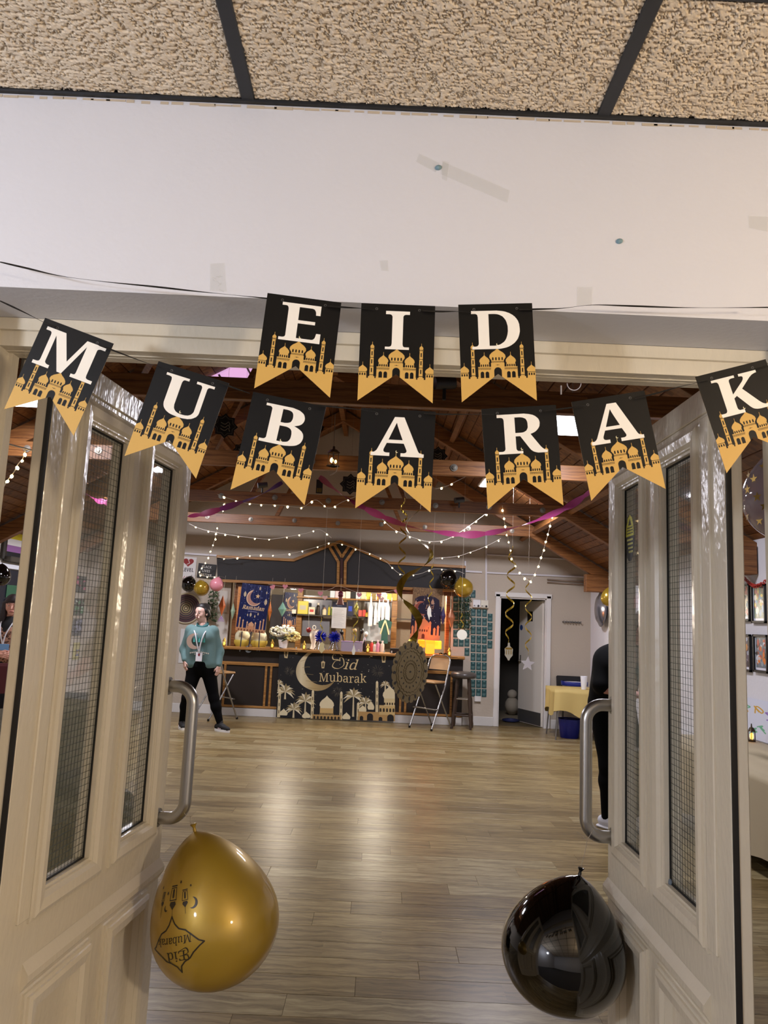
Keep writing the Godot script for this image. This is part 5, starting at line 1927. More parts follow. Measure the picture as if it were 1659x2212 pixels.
	# alarm boxes and trunking
	for i in 2:
		var o := thing("alarm_box", ["white alarm box above the teal cards, nearer the bar", "white alarm box above the teal cards, under the white conduit"][i], "alarm box", P([1029.5, 1046.5][i], [1304, 1305][i], z - 0.03), "alarm boxes")
		g = G.new()
		g.box(Vector3.ZERO, Vector3(0.124, 0.124, 0.06), Basis(), 0.008)
		obj("case", g, mat("d9d6c6" if i else "dfe0e2", 0.4), o)
		g = G.new()
		g.lathe([Vector2(0.017, 0), Vector2(0.017, 0.006), Vector2(0.001, 0.007)], 16, Transform3D(Basis(Vector3.RIGHT, PI / 2), Vector3(0.026, -0.035, 0.03)), true)
		obj("button", g, mat("111111", 0.4), o)
		g = G.new()
		for k in 2: g.box(Vector3(-0.04 + k * 0.025, -0.034, 0.031), Vector3(0.014 - k * 0.008, 0.022, 0.003))
		obj("marking", g, mat("1c1c1c", 0.5), o)
	for t in [[[1050, 1150], [1050, 1298], 0.026, "white upright conduit rising from the alarm boxes"], [[1007, 1234], [1041, 1236], 0.028, "short white conduit beside the header board"], [[1052, 1237], [1288, 1248], 0.026, "long white conduit running to the camera over the store door"], [[1050, 1198], [1290, 1212], 0.018, "thin white conduit high on the beige wall"], [[1005, 1212], [1005, 1236], 0.024, "stub of white conduit at the header's end"], [[392, 1195], [468, 1200], 0.03, "white conduit between the header and the heart sign"]]:
		g = G.new()
		g.bar(P(t[0][0], t[0][1], z - 0.012), P(t[1][0], t[1][1], z - 0.012), 0.022, t[2], Vector3.BACK.cross((P(t[1][0], t[1][1], z) - P(t[0][0], t[0][1], z)).normalized()))
		tag(obj("conduit", g, mat("d4d2d6", 0.4)), t[3], "conduit")
	for k in 2:
		g = G.new()
		rod(g, [P(1182, 1252 + k * 6, z - 0.02), P(1272, 1258 + k * 6, z - 0.02), PX(1316, 1246 + k * 5, HALL_R - 0.02), PX(1420, 1220 + k * 4, HALL_R - 0.02)], 0.012)
		tag(obj("copper_pipe", g, mat("8a7868", 0.4, 0.3)), ["upper painted copper pipe above the chrome hooks", "lower painted copper pipe above the chrome hooks"][k], "pipe")
	g = G.new()
	g.box(P(1014, 1509, z - 0.02) + Vector3(0.13, 0, 0), Vector3(0.10, 0.085, 0.03), Basis(), 0.005)
	tag(obj("wall_socket", g, white), "white double socket under the teal cards", "socket")
	# camera
	var cc := thing("security_camera", "white security camera in the corner over the store door", "camera", P(1290, 1241, 12.0))
	g = G.new()
	g.tube([Vector3(-0.10, -0.02, 0.05), Vector3(0.02, 0.015, -0.03)], 0.04, 14)
	obj("housing", g, mat("e2e2e6", 0.3), cc)
	g = G.new()
	g.tube([Vector3(-0.105, -0.0215, 0.0535), Vector3(-0.09, -0.017, 0.043)], 0.028, 14)
	obj("lens", g, mat("0c0c0e", 0.1), cc)
	g = G.new()
	g.box(Vector3(0.06, 0.0, -0.05), Vector3(0.07, 0.10, 0.06), Basis(), 0.006)
	obj("bracket", g, mat("d4d4d8", 0.4), cc)
	# chrome hooks
	var hk := thing("hook_rail", "short rail of chrome hooks on the beige wall", "hooks", P(1235, 1344, z - 0.015))
	g = G.new()
	g.box(Vector3.ZERO, Vector3(0.30, 0.02, 0.012), Basis(), 0.003)
	obj("rail", g, mat("8d8d90", 0.2, 0.9), hk)
	for k in 7:
		g = G.new()
		g.tube(curve([Vector3(-0.135 + k * 0.045, 0.005, 0.006), Vector3(-0.135 + k * 0.045, -0.01, 0.035), Vector3(-0.135 + k * 0.045, 0.018, 0.05)], 4), 0.006, 8)
		obj("hook", g, mat("9d9da0", 0.15, 0.95), hk)
	# silver foil disc and gold balloon on the side wall
	var fo := PX(1298, 1316, HALL_R - 0.08)
	var foil := thing("foil_balloon", "round silver foil balloon on the white side wall", "balloon", fo, "", Basis(Vector3.UP, -PI / 2))
	g = G.new()
	g.lathe([Vector2(0.001, -0.075), Vector2(0.10, -0.068), Vector2(0.19, -0.045), Vector2(0.235, -0.012), Vector2(0.262, 0.0), Vector2(0.235, 0.012), Vector2(0.19, 0.045), Vector2(0.10, 0.068), Vector2(0.001, 0.075)], 40, Transform3D(Basis(Vector3.RIGHT, PI / 2), Vector3.ZERO))
	obj("foil", g, mat("9a9aa6", 0.22, 0.85), foil)
	var gold := mat_balloon("a98a2a", 0.22, 0.45)
	var black := mat_balloon("060606", 0.08, 0.0)
	var b0 := PX(1316, 1290, HALL_R - 0.25)
	var gb := balloon("gold_balloon", "gold balloon beside the silver foil disc on the side wall", b0 + Vector3(0, 0.14, 0), b0 - Vector3(0, 0.13, 0), 0.115, gold)
	g = G.new()
	g.tube([Vector3(0, 0.01, 0), gb.basis.inverse() * Vector3(HALL_R - b0.x - 0.001, 0.12, 0)], 0.0015, 5)
	obj("tie_string", g, mat("c9c2b4", 0.8), gb)
	# balloons on the header's ends
	for t in [[408, 1261, 0.118, "black", "glossy black balloon over the round woven wall hanging"], [435, 1270, 0.118, "gold", "gold balloon between the black and pink balloons"], [468, 1262, 0.105, "pink", "small pink balloon at the end of the header board"], [969, 1250, 0.148, "black", "glossy black balloon at the header's teal-card end"], [1001, 1269, 0.15, "gold", "gold balloon hanging over the teal cards"]]:
		var c := P(t[0], t[1], 11.9 - (0.0 if t[3] == "black" else 0.22))
		var m: Material = {"black": black, "gold": gold, "pink": mat_balloon("d98a96", 0.35, 0.0)}[t[3]]
		var r: float = t[2]
		var tilt := Vector3(0.3 if t[3] == "gold" else -0.2, -1, 0.15).normalized()
		var bo := balloon(t[3] + "_balloon", t[4], c - tilt * r * 1.1, c + tilt * r * 1.06, r, m, "party balloons on the bar", 0.52)
		g = G.new()
		var nk := c - tilt * r * 1.1
		g.tube([Vector3(0, 0.01, 0), bo.basis.inverse() * (Vector3(nk.x, nk.y + 0.02, -12.13 if t[0] > 900 else -12.25) - nk)], 0.0015, 5)
		obj("tie_string", g, mat("c9c2b4", 0.8), bo)
	# leafy garlands
	for t in [[461, 1275, 459, 1342, 0.07, "leafy green garland hanging behind the standing woman"], [1003, 1284, 1004, 1362, 0.10, "leafy green garland hanging over the teal cards"]]:
		var a := P(t[0], t[1], 12.18)
		var b := P(t[2], t[3], 12.18)
		var o := thing("leaf_garland", t[5], "garland", Vector3.ZERO)
		g = G.new()
		g.tube([a, b], 0.006, 6)
		obj("vine", g, mat("2e3a22", 0.7), o)
		g = G.new()
		rng.seed = t[0]
		for k in 130:
			var c := a.lerp(b, rng.randf()) + Vector3(rng.randf_range(-1, 1) * t[4], 0, rng.randf_range(0.0, 0.05))
			g.ball(c, Vector3(0.03, 0.004, 0.014), 6, Basis(Vector3.UP, rng.randf() * TAU) * Basis(Vector3.BACK, rng.randf_range(-1.2, 0.6)))
		var lv := obj("leaves", g, mat("35502f", 0.5), o)
		lv.set_meta("kind", "stuff")
	# signs
	p = Painter.new(160, 240, Color("d8d6d4"))
	var heart := []
	for i in 30:
		var t := TAU * i / 30
		heart.append([74 + 3.6 * 16 * pow(sin(t), 3), 58 - 3.2 * (13 * cos(t) - 5 * cos(2 * t) - 2 * cos(3 * t) - cos(4 * t))])
	p.poly(heart, Color("8c1c1c"))
	p.stroke([[70, 30], [88, 66], [60, 84]], 6, Color("d8d6d4"))
	p.text("LEVEL", 76, 162, 40, Color("20222c"), true, false, 0.82)
	for k in 6: p.stroke([[14 + k * 24, 240], [26 + k * 24, 214]], 5, Color("a83a3a"))
	poster("heart_sign", "white card sign with a dark red heart and black capitals", "sign", [391, 1203, 423, 1250], z - 0.02, printed(p.done(), 0.6), -0.03)
	p = Painter.new(200, 150, Color("0d0d0e"))
	for i in 3: p.text(["BLACK", "LIVES", "MATTER"][i], 92, 46 + i * 42, 26, Color("b8b8b6"), true, false, 1.0)
	poster("black_sign", "black sign with chalk-white capitals beside the header board", "sign", [427, 1218, 466, 1249], z - 0.02, printed(p.done(), 0.5), -0.06)
	# woven round hanging
	p = Painter.new(256, 256, Color("8f877c"))
	var rings := ["4a3338", "54393c", "2e2830", "5a4440", "3a2c34", "6a5248", "33303a", "7a6a52", "44343a", "9a8c62", "3c3430", "a89a70", "5a4a40", "c0b48c"]
	for k in 14: p.disc(128, 128, 126 - k * 9, 126 - k * 9, Color(rings[k]), 48)
	g = G.new()
	g.lathe([Vector2(0.001, 0), Vector2(0.24, 0), Vector2(0.24, 0.02)], 40, Transform3D(Basis(Vector3.RIGHT, PI / 2) * Basis.from_scale(Vector3(1, -1, 1)), Vector3.ZERO), true)
	var wh := thing("woven_hanging", "dark round woven wall hanging with concentric rings", "wall hanging", P(402, 1314, z - 0.01))
	g = G.new()
	var dk := PackedVector2Array()
	for i in 40: dk.append(Vector2(0.225 * cos(TAU * i / 40), 0.225 * sin(TAU * i / 40)))
	g.prism(dk, 0.02)
	obj("disc", g, printed(p.done(), 0.9), wh)
	g = G.new()
	var loop := []
	for i in 41: loop.append(Vector3(0.235 * cos(TAU * i / 40), 0.235 * sin(TAU * i / 40), 0))
	g.tube(loop, 0.014, 8, false)
	obj("rim", g, mat("b5a98c", 0.8), wh)
	# papers on the wall by the post and below the hanging
	for t in [[470, 1276, 491, 1322, "c9c4ba", "tall pinned paper beside the garland"], [466, 1326, 492, 1390, "d2cec6", "large pale paper pinned behind the standing woman"], [388, 1358, 400, 1432, "cfcfcb", "white paper pinned behind the standing woman's sleeve"]]:
		crate("pinned_paper", t[5], "paper", [t[0], t[1], t[2], t[3]], z - 0.008, 0.004, mat(t[4], 0.8), null, "papers pinned beside the bar", 0.0)
	# folded paper lanterns hung at the opening
	for t in [[480, 1308, 7.5, 22, "c2622a", "orange folded paper lantern with lilac fringe by the wooden post"], [583, 1320, 4.5, 22, "d0752a", "narrow orange folded paper lantern beside the navy poster"], [610, 1316, 9, 16, "86b8a0", "green folded paper lantern hanging before the grey panel"], [975, 1334, 8, 24, "b06a44", "orange and purple folded paper lantern at the counter's end"], [957, 1330, 6, 20, "3a3260", "dark purple folded paper lantern behind the arched poster"], [503, 1320, 5, 18, "9fb89a", "pale green folded paper lantern at the opening's edge"], [770, 1312, 5, 12, "c9c04a", "yellow folded paper lantern hanging over the lilac box"]]:
		var c := P(t[0], t[1], 12.02)
		var o := thing("paper_lantern", t[5], "paper lantern", c, "folded paper lanterns in the bar opening")
		var r: float = t[2] * 12.0 / FOCAL
		h = t[3] * 12.0 / FOCAL
		g = G.new()
		var n := 12
		for k in n:
			var a0 := TAU * k / n
			var a1 := TAU * (k + 1) / n
			var r0 := r if k % 2 == 0 else r * 0.78
			var r1 := r if k % 2 == 1 else r * 0.78
			var e0 := Vector3(r0 * cos(a0), 0, r0 * sin(a0))
			var e1 := Vector3(r1 * cos(a1), 0, r1 * sin(a1))
			g.tri(Vector3(0, h, 0), e1, e0)
			g.tri(Vector3(0, -h, 0), e0, e1)
		obj("folds", g, mat(t[4], 0.6), o)
		g = G.new()
		g.tube([Vector3(0, h, 0), Vector3(0, maxf(2.16 - c.y, h + 0.02), -0.10)], 0.0015, 5)
		obj("thread", g, mat("cfc8b8", 0.8), o)
		if t[5].contains("fringe"):
			g = G.new()
			for k in 6: g.tube([Vector3(0, -h, 0), Vector3(-0.05 + 0.02 * k, -h - 0.09, 0.01)], 0.004, 5)
			obj("fringe", g, mat("a98ab8", 0.7), o)
	# heart garland
	var hs := PackedVector2Array()
	for i in 26:
		var t := TAU * i / 26
		hs.append(Vector2(16 * pow(sin(t), 3), 13 * cos(t) - 5 * cos(2 * t) - 2 * cos(3 * t) - cos(4 * t)) * 0.0026)
	var hg := thing("heart_garland", "string of small pink felt hearts across the bar opening", "garland", Vector3.ZERO)
	g = G.new()
	g.tube(curve(line([[579, 1262], [650, 1272], [692, 1277], [715, 1272], [733, 1266], [775, 1280], [820, 1281], [862, 1272]], 11.98), 5), 0.0025, 5)
	obj("cord", g, mat("c9b8a8", 0.8), hg)
	for t in [[589, 1268, 0.4], [616, 1267, 0.0], [650, 1275, 0.1], [692, 1282, 0.0], [702, 1291, 0.0], [776, 1285, -0.1], [819, 1286, 0.1], [857, 1277, 0.2], [824, 1294, 0.0]]:
		g = G.new()
		g.prism(hs, 0.008, Transform3D(Basis(Vector3.BACK, t[2]), P(t[0], t[1], 11.97)))
		obj("heart", g, mat("c9808a" if t[1] < 1289 else "dcb0a4", 0.8), hg)
	var tas := thing("maroon_tassel", "maroon tassel ornament hanging at the middle of the bar opening", "ornament", P(736, 1284, 11.95))
	g = G.new()
	g.ball(Vector3.ZERO, Vector3(0.045, 0.055, 0.045), 14)
	obj("bead", g, mat("5a1428", 0.5), tas)
	g = G.new()
	g.lathe([Vector2(0.06, -0.16), Vector2(0.03, -0.05), Vector2(0.02, 0.0)], 14)
	obj("skirt", g, mat("6b3a2c", 0.7), tas)
	g = G.new()
	g.tube([Vector3(0, 0.05, 0), Vector3(-0.01, 0.26, -0.13)], 0.003, 5)
	obj("loop", g, mat("b8a07a", 0.7), tas)

# ---------------------------------------------------------------- stools and tables in the hall
func folding_stool(label: String, at: Vector3, turn: float) -> void:
	var o := thing("folding_stool", label, "stool", at, "folding bar stools", Basis(Vector3.UP, turn))
	var chrome := mat("a9a8a6", 0.25, 0.9)
	var wood := mat("b08a5c", 0.5)
	var g := G.new()
	var a := []
	for p in [[-0.21, 0.0, 0.24], [-0.21, 0.62, -0.05], [-0.20, 0.98, -0.17], [-0.17, 1.04, -0.19], [-0.10, 1.065, -0.195], [0.10, 1.065, -0.195], [0.17, 1.04, -0.19], [0.20, 0.98, -0.17], [0.21, 0.62, -0.05], [0.21, 0.0, 0.24]]:
		a.append(Vector3(p[0], p[1] + 0.012, p[2]))
	g.tube(a, 0.0125, 10)
	obj("back_frame", g, chrome, o)
	for s: float in [-1.0, 1.0]:
		g = G.new()
		g.tube([Vector3(s * 0.18, 0.66, 0.14), Vector3(s * 0.185, 0.3, -0.08), Vector3(s * 0.19, 0.012, -0.26)], 0.0115, 10)
		obj("leg", g, chrome, o)
		for q in [Vector3(s * 0.19, 0.012, -0.26), Vector3(s * 0.21, 0.012, 0.24)]:
			g = G.new()
			g.lathe([Vector2(0.001, -0.012), Vector2(0.017, -0.012), Vector2(0.016, 0.02)], 10, Transform3D(Basis(), q))
			obj("foot_cap", g, mat("141414", 0.6), o)
	g = G.new()
	g.tube([Vector3(-0.21, 0.30, 0.11), Vector3(-0.21, 0.30, 0.17), Vector3(0.21, 0.30, 0.17), Vector3(0.21, 0.30, 0.11)], 0.011, 8)
	obj("foot_rest", g, chrome, o)
	g = G.new()
	g.box(Vector3(0, 0.685, 0.03), Vector3(0.38, 0.03, 0.30), Basis(), 0.012)
	obj("seat", g, wood, o)
	g = G.new()
	var rows := []
	for j in 3:
		var row := []
		for i in 9:
			var u := i / 8.0 * 2 - 1
			row.append(Vector3(u * 0.18, 0.86 + j * 0.085, -0.135 - j * 0.03 - 0.03 * (1 - u * u)))
		rows.append(row)
	g.grid(rows)
	for r in rows:
		for i in r.size(): r[i] += Vector3(0, 0, -0.012)
	g.grid(rows, false, true)
	obj("backrest", g, wood, o)
func furniture() -> void:
	folding_stool("folding chrome bar stool with wooden back in front of the bar's dark panel", PY(930, 1573, 0), -0.75)
	folding_stool("folding chrome bar stool behind the standing woman", PY(462, 1554, 0) - Vector3(0, 0, 0.1), 2.4)
	# round padded stool
	var o := thing("bar_stool", "round brown padded stool with turned wooden legs by the teal cards", "stool", PY(998, 1573, 0) - Vector3(0, PY(998, 1573, 0).y, 0))
	var brown := mat("3c2c20", 0.45)
	var g := G.new()
	g.lathe([Vector2(0.001, 0.745), Vector2(0.17, 0.745), Vector2(0.195, 0.765), Vector2(0.20, 0.80), Vector2(0.18, 0.83), Vector2(0.10, 0.845), Vector2(0.001, 0.848)], 32)
	obj("seat", g, mat("4a4440", 0.28), o)
	for k in 4:
		var a := PI / 4 + PI / 2 * k + 0.2
		var top := Vector3(0.12 * cos(a), 0.745, 0.12 * sin(a))
		var bot := Vector3(0.20 * cos(a), 0.0, 0.20 * sin(a))
		g = G.new()
		var path := []
		var rad := []
		for i in 15:
			path.append(top.lerp(bot, i / 14.0))
			rad.append([0.022, 0.022, 0.024, 0.019, 0.026, 0.018, 0.028, 0.026, 0.022, 0.020, 0.024, 0.024, 0.019, 0.023, 0.016][i])
		g.tube(path, rad, 10)
		obj("leg", g, brown, o)
	for hh in [0.20, 0.44]:
		for k in 4:
			var a := PI / 4 + PI / 2 * k + 0.2
			var b := a + PI / 2
			var r: float = lerpf(0.20, 0.12, hh / 0.745)
			g = G.new()
			g.tube([Vector3(r * cos(a), hh, r * sin(a)), Vector3(r * cos(b), hh, r * sin(b))], 0.014 if hh < 0.3 else 0.010, 8)
			obj("stretcher" if hh < 0.3 else "foot_rail", g, brown if hh < 0.3 else mat("c9c4bc", 0.2, 0.8), o)
	# side table with yellow cloth by the corner
	var at := PY(1250, 1597, 0)
	o = thing("side_table", "small table under a pale yellow cloth by the white corner", "table", Vector3(minf(at.x + 0.35, HALL_R - 0.44), 0, at.z - 0.14))
	var hgt := 0.70
	g = G.new()
	g.box(Vector3(0, hgt - 0.015, 0), Vector3(0.74, 0.03, 0.62))
	obj("top", g, mat("8a7858", 0.6), o)
	for sx: float in [-1.0, 1.0]:
		for sz: float in [-1.0, 1.0]:
			g = G.new()
			g.tube([Vector3(sx * 0.32, hgt - 0.03, sz * 0.26), Vector3(sx * 0.37, 0.0, sz * 0.30)], 0.011, 8)
			obj("leg", g, mat("8f8e8c", 0.3, 0.8), o)
	var cl := thing("tablecloth", "pale yellow cloth draped over the small corner table", "tablecloth", o.position)
	g = G.new()
	var rows := []
	for j in 9:
		var row := []
		for i in 49:
			var t := TAU * i / 48
			var hx := 0.385
			var hz := 0.325
			var sc := 1.0 / maxf(absf(cos(t)), absf(sin(t)))
			var d := maxf(0.0, (j - 2) / 6.0)
			var rr := minf(j / 2.0, 1.0) + (0.04 + 0.05 * sin(t * 9.0)) * d
			row.append(Vector3(cos(t) * sc * hx * rr, hgt + 0.004 - d * (0.34 + 0.05 * sin(t * 5.0)), sin(t) * sc * hz * rr))
		rows.append(row)
	g.grid(rows, true, false)
	obj("cloth", g, mat("c3ab68", 0.7), cl)
	var bin := thing("blue_bin", "royal blue plastic bin beneath the small corner table", "bin", o.position + Vector3(-0.1, 0, 0))
	g = G.new()
	g.lathe([Vector2(0.001, 0), Vector2(0.13, 0), Vector2(0.16, 0.26), Vector2(0.17, 0.27), Vector2(0.15, 0.26), Vector2(0.125, 0.02)], 20)
	obj("tub", g, mat("16207c", 0.35), bin)
	bin = thing("blue_crate", "blue-rimmed white tub on a dark chair behind the corner table", "tub", Vector3(at.x + 0.12, 0.472, at.z - 0.74))
	g = G.new()
	g.lathe([Vector2(0.001, 0), Vector2(0.15, 0), Vector2(0.19, 0.28), Vector2(0.17, 0.28), Vector2(0.13, 0.02)], 22)
	obj("tub", g, mat("b8b6bc", 0.4), bin)
	g = G.new()
	g.lathe([Vector2(0.188, 0.23), Vector2(0.205, 0.23), Vector2(0.205, 0.29), Vector2(0.185, 0.29)], 22)
	obj("rim", g, mat("1c2a80", 0.35), bin)
	var ch := thing("dark_chair", "black stacking chair behind the small corner table", "chair", Vector3(at.x + 0.10, 0, at.z - 0.74))
	g = G.new()
	g.box(Vector3(0, 0.44, 0), Vector3(0.44, 0.05, 0.42), Basis(), 0.02)
	obj("seat", g, mat("121214", 0.7), ch)
	g = G.new()
	g.box(Vector3(0.0, 0.68, -0.2), Vector3(0.42, 0.30, 0.04), Basis(Vector3.RIGHT, -0.15), 0.015)
	obj("backrest", g, mat("121214", 0.7), ch)
	for sx: float in [-1.0, 1.0]:
		for sz: float in [-1.0, 1.0]:
			g = G.new()
			g.tube([Vector3(sx * 0.19, 0.42, sz * 0.17), Vector3(sx * 0.21, 0.0, sz * 0.2)], 0.011, 8)
			obj("leg", g, mat("4a4a4c", 0.3, 0.8), ch)
	var cup := thing("paper_cup", "tall white paper cup on the small corner table", "cup", Vector3(P(1261, 1495, 11.2).x, hgt + 0.006, -11.2))
	g = G.new()
	g.lathe([Vector2(0.001, 0), Vector2(0.035, 0), Vector2(0.05, 0.19), Vector2(0.046, 0.19), Vector2(0.03, 0.01)], 18)
	obj("cup", g, mat("e8eaf0", 0.5), cup)

# ---------------------------------------------------------------- glimpses past the door leaves
func side_quad(a: Array, b: Array, x: float) -> Array:     # rectangle on a side wall from two opposite pixels: low z, high z, low y, high y
	var p := PX(a[0], a[1], x)
	var q := PX(b[0], b[1], x)
	return [minf(p.z, q.z), maxf(p.z, q.z), minf(p.y, q.y), maxf(p.y, q.y)]
func side_sheet(called: String, label: String, cat: String, z0: float, z1: float, y0: float, y1: float, x: float, m: Material, frame_m: Material = null, rail := 0.02) -> Node3D:
	var s := -1.0 if x > 0 else 1.0                          # faces into the hall
	var o := thing(called, label, cat, Vector3(x, (y0 + y1) / 2, (z0 + z1) / 2), "", Basis(Vector3.UP, s * PI / 2))
	var w := (z1 - z0) / 2
	var h := (y1 - y0) / 2
	var g := G.new()
	g.prism(PackedVector2Array([Vector2(-w, -h), Vector2(w, -h), Vector2(w, h), Vector2(-w, h)]), 0.006)
	obj("sheet", g, m, o)
	if frame_m:
		g = G.new()
		for e: float in [-1.0, 1.0]:
			g.box(Vector3(e * w, 0, 0.008), Vector3(rail, h * 2 + rail, 0.022), Basis(), 0.003)
			g.box(Vector3(0, e * h, 0.008), Vector3(w * 2 + rail, rail, 0.022), Basis(), 0.003)
		obj("frame", g, frame_m, o)
	return o
func photo(seed_: int, hues: Array, mount := true) -> Image:
	var p := Painter.new(160, 220, Color("dfe3ee") if mount else Color(hues[0]))
	rng.seed = seed_
	p.rect(16 if mount else 0, 12 if mount else 0, 128 if mount else 160, 186 if mount else 220, Color(hues[0]))
	for k in 46:
		var x := rng.randf_range(24, 130)
		var y := rng.randf_range(24, 178)
		p.disc(x, y, rng.randf_range(5, 18), rng.randf_range(6, 24), Color(hues[rng.randi() % hues.size()]), 12)
	return p.done()
func side_things() -> void:
	var blk := mat("0e0e10", 0.4)
	var X := HALL_R - 0.012
	# framed pictures on the white side wall
	var rows := [[[1626, 1262], [1655, 1346], "upper black-framed crowd picture on the white side wall", 3, ["3c5a3a", "c9b23c", "5a86a8", "8a3a2c", "d9d2c0", "2c3a30"]], [[1631, 1371], [1659, 1453], "lower black-framed picture with orange shapes on the white side wall", 4, ["6a7a84", "d9782c", "c9ced6", "4a4440", "b04a3a", "8fa0a8"]], [[1598, 1262], [1617, 1342], "upper black picture frame half hidden by the door edge", 5, ["4a6a7a", "b0483c", "d9c9a0", "2c3438"]], [[1600, 1370], [1619, 1450], "lower black picture frame half hidden by the door edge", 6, ["5a5a6a", "c98a4c", "9aa6b8", "38404a"]]]
	for r in rows:
		var c := PX((r[0][0] + r[1][0]) / 2.0, (r[0][1] + r[1][1]) / 2.0, X)
		var hh := absf(PX(r[0][0] * 0.5 + r[1][0] * 0.5, r[0][1], X).y - PX(r[0][0] * 0.5 + r[1][0] * 0.5, r[1][1], X).y) / 2
		side_sheet("picture_frame", r[2], "picture", c.z - 0.115, c.z + 0.115, c.y - hh + 0.01, c.y + hh - 0.01, X, printed(photo(r[3], r[4]), 0.25), blk, 0.022)
	var c0 := PX(1620, 1219, X)
	side_sheet("photo_print", "unframed group photo print above the red paper chain", "photo", c0.z - 0.13, c0.z + 0.13, c0.y - 0.085, c0.y + 0.085, X, printed(photo(9, ["2a2230", "b8485a", "d9b8c0", "3a5a3a", "e0d8e0", "5a2a34"], false), 0.3))
	# red paper chain
	var ch := thing("paper_chain", "red twisted paper chain across the white side wall", "paper chain", Vector3.ZERO)
	var pts := curve([PX(1600, 1240, X - 0.03), PX(1622, 1262, X - 0.03), PX(1640, 1264, X - 0.03), PX(1680, 1236, X - 0.03)], 10)
	for i in pts.size() - 1:
		var g := G.new()
		var loop := []
		var d: Vector3 = (pts[i + 1] - pts[i]).normalized()
		var u := Vector3(1, 0, 0) if i % 2 == 0 else Vector3.UP
		for k in 13: loop.append(pts[i] + d * 0.022 * cos(TAU * k / 12) + u * 0.016 * sin(TAU * k / 12))
		g.tube(loop, 0.004, 5, false)
		obj("link", g, mat("b0271c", 0.6), ch)
	# drawn-on paper banner low on the wall
	var p := Painter.new(256, 160, Color("d3d8e8"))
	rng.seed = 20
	for k in 16:
		var x := rng.randf() * 240
		var y := rng.randf() * 140
		var q := []
		for i in 6: q.append([x + rng.randf_range(-18, 18), y + rng.randf_range(-18, 18)])
		p.swoop(q, 5, [Color("b04a6a"), Color("5a9ab0"), Color("d0a03c"), Color("6ab08a"), Color("8a6ab8")][k % 5], 0.8)
	var b0 := PX(1640, 1512, X)
	var b1 := PX(1640, 1600, X)
	side_sheet("drawing_paper", "long pale paper covered with children's crayon marks on the side wall", "drawing", b0.z - 0.8, b0.z + 0.45, b1.y, b0.y, X, printed(p.done(), 0.8))
	# buffet table along the side wall
	var edge := PX(1640, 1604, X - 0.05)
	var th := edge.y
	var t := thing("buffet_table", "long table along the white side wall", "table", Vector3(X - 0.42, 0, -5.9))
	var g := G.new()
	g.box(Vector3(0, th - 0.02, 0), Vector3(0.7, 0.03, 2.2))
	obj("top", g, mat("7a6a50", 0.6), t)
	for sx: float in [-1.0, 1.0]:
		for sz: float in [-1.0, 1.0]:
			g = G.new()
			g.tube([Vector3(sx * 0.28, th - 0.03, sz * 0.9), Vector3(sx * 0.30, 0, sz * 0.95)], 0.014, 8)
			obj("leg", g, mat("6a6a6a", 0.4, 0.7), t)
	var cl := thing("table_cover", "creased beige paper cover hanging over the long side table", "tablecloth", t.position)
	var rows2 := []
	rng.seed = 14
	for j in 11:
		var row := []
		for i in 61:
			var a := TAU * i / 60
			var sc := 1.0 / maxf(absf(cos(a)), absf(sin(a)))
			var d := maxf(0.0, (j - 2) / 8.0)
			var rr := minf(j / 2.0, 1.0) * (1.0 + 0.015 * d + 0.012 * d * sin(a * 31.0) + 0.006 * rng.randf_range(-1, 1) * d)
			row.append(Vector3(cos(a) * sc * 0.365 * rr, th + 0.006 - d * (0.56 + 0.03 * sin(a * 7.0)), sin(a) * sc * 1.12 * rr))
		rows2.append(row)
	g = G.new()
	g.grid(rows2, true, false)
	obj("cloth", g, mat("b0a284", 0.75), cl)
	# lit lantern on the table
	var lp := PY(1624, 1602, th + 0.012)
	var lan := thing("table_lantern", "bronze lantern with a warm bulb on the beige-covered table", "lantern", Vector3(lp.x, th + 0.012, lp.z))
	g = G.new()
	g.lathe([Vector2(0.035, 0), Vector2(0.035, 0.012), Vector2(0.03, 0.014)], 6, Transform3D(), true)
	for k in 6:
		var a := TAU * k / 6
		g.tube([Vector3(0.03 * cos(a), 0.01, 0.03 * sin(a)), Vector3(0.03 * cos(a), 0.085, 0.03 * sin(a))], 0.003, 5)
	g.lathe([Vector2(0.036, 0.085), Vector2(0.02, 0.115), Vector2(0.008, 0.12), Vector2(0.004, 0.15)], 6)
	obj("cage", g, mat("3c3020", 0.4, 0.7), lan)
	g = G.new()
	g.ball(Vector3(0, 0.045, 0), Vector3(0.016, 0.03, 0.016), 10)
	obj("bulb", g, glow("ffb84a", 4.0), lan)
	# ---- hinge-side gap on the other side
	var L := HALL_L + 0.012
	var fl := PX(30, 1180, L)
	p = Painter.new(120, 120, Color("d9c92c"))
	p.rect(0, 30, 120, 30, Color("e0dfdc"))
	p.rect(0, 60, 120, 30, Color("93649c"))
	p.rect(0, 90, 120, 30, Color("16161a"))
	var fg := side_sheet("striped_flag", "small flag with yellow, white, purple and black stripes", "flag", fl.z - 0.24, fl.z + 0.24, fl.y - 0.165, fl.y + 0.165, L + 0.03, printed(p.done(), 0.8))
	g = G.new()
	g.box(Vector3(0, 0, -0.02), Vector3(0.62, 0.36, 0.03))
	obj("backing_board", g, mat("3a3630", 0.7), fg)
	# dark exit door with white frame
	var dz := PX(20, 1300, L).z
	var de := room("door_4")
	tag(de, "dark door with a white frame and a green notice", "door")
	g = G.new()
	g.box(Vector3(L + 0.02, 1.0, dz), Vector3(0.04, 1.98, 0.95))
	obj("leaf", g, mat("0f1624", 0.4), de)
	g = G.new()
	for e: float in [-1.0, 1.0]: g.box(Vector3(L + 0.03, 1.01, dz + e * 0.51), Vector3(0.06, 2.02, 0.06), Basis(), 0.004)
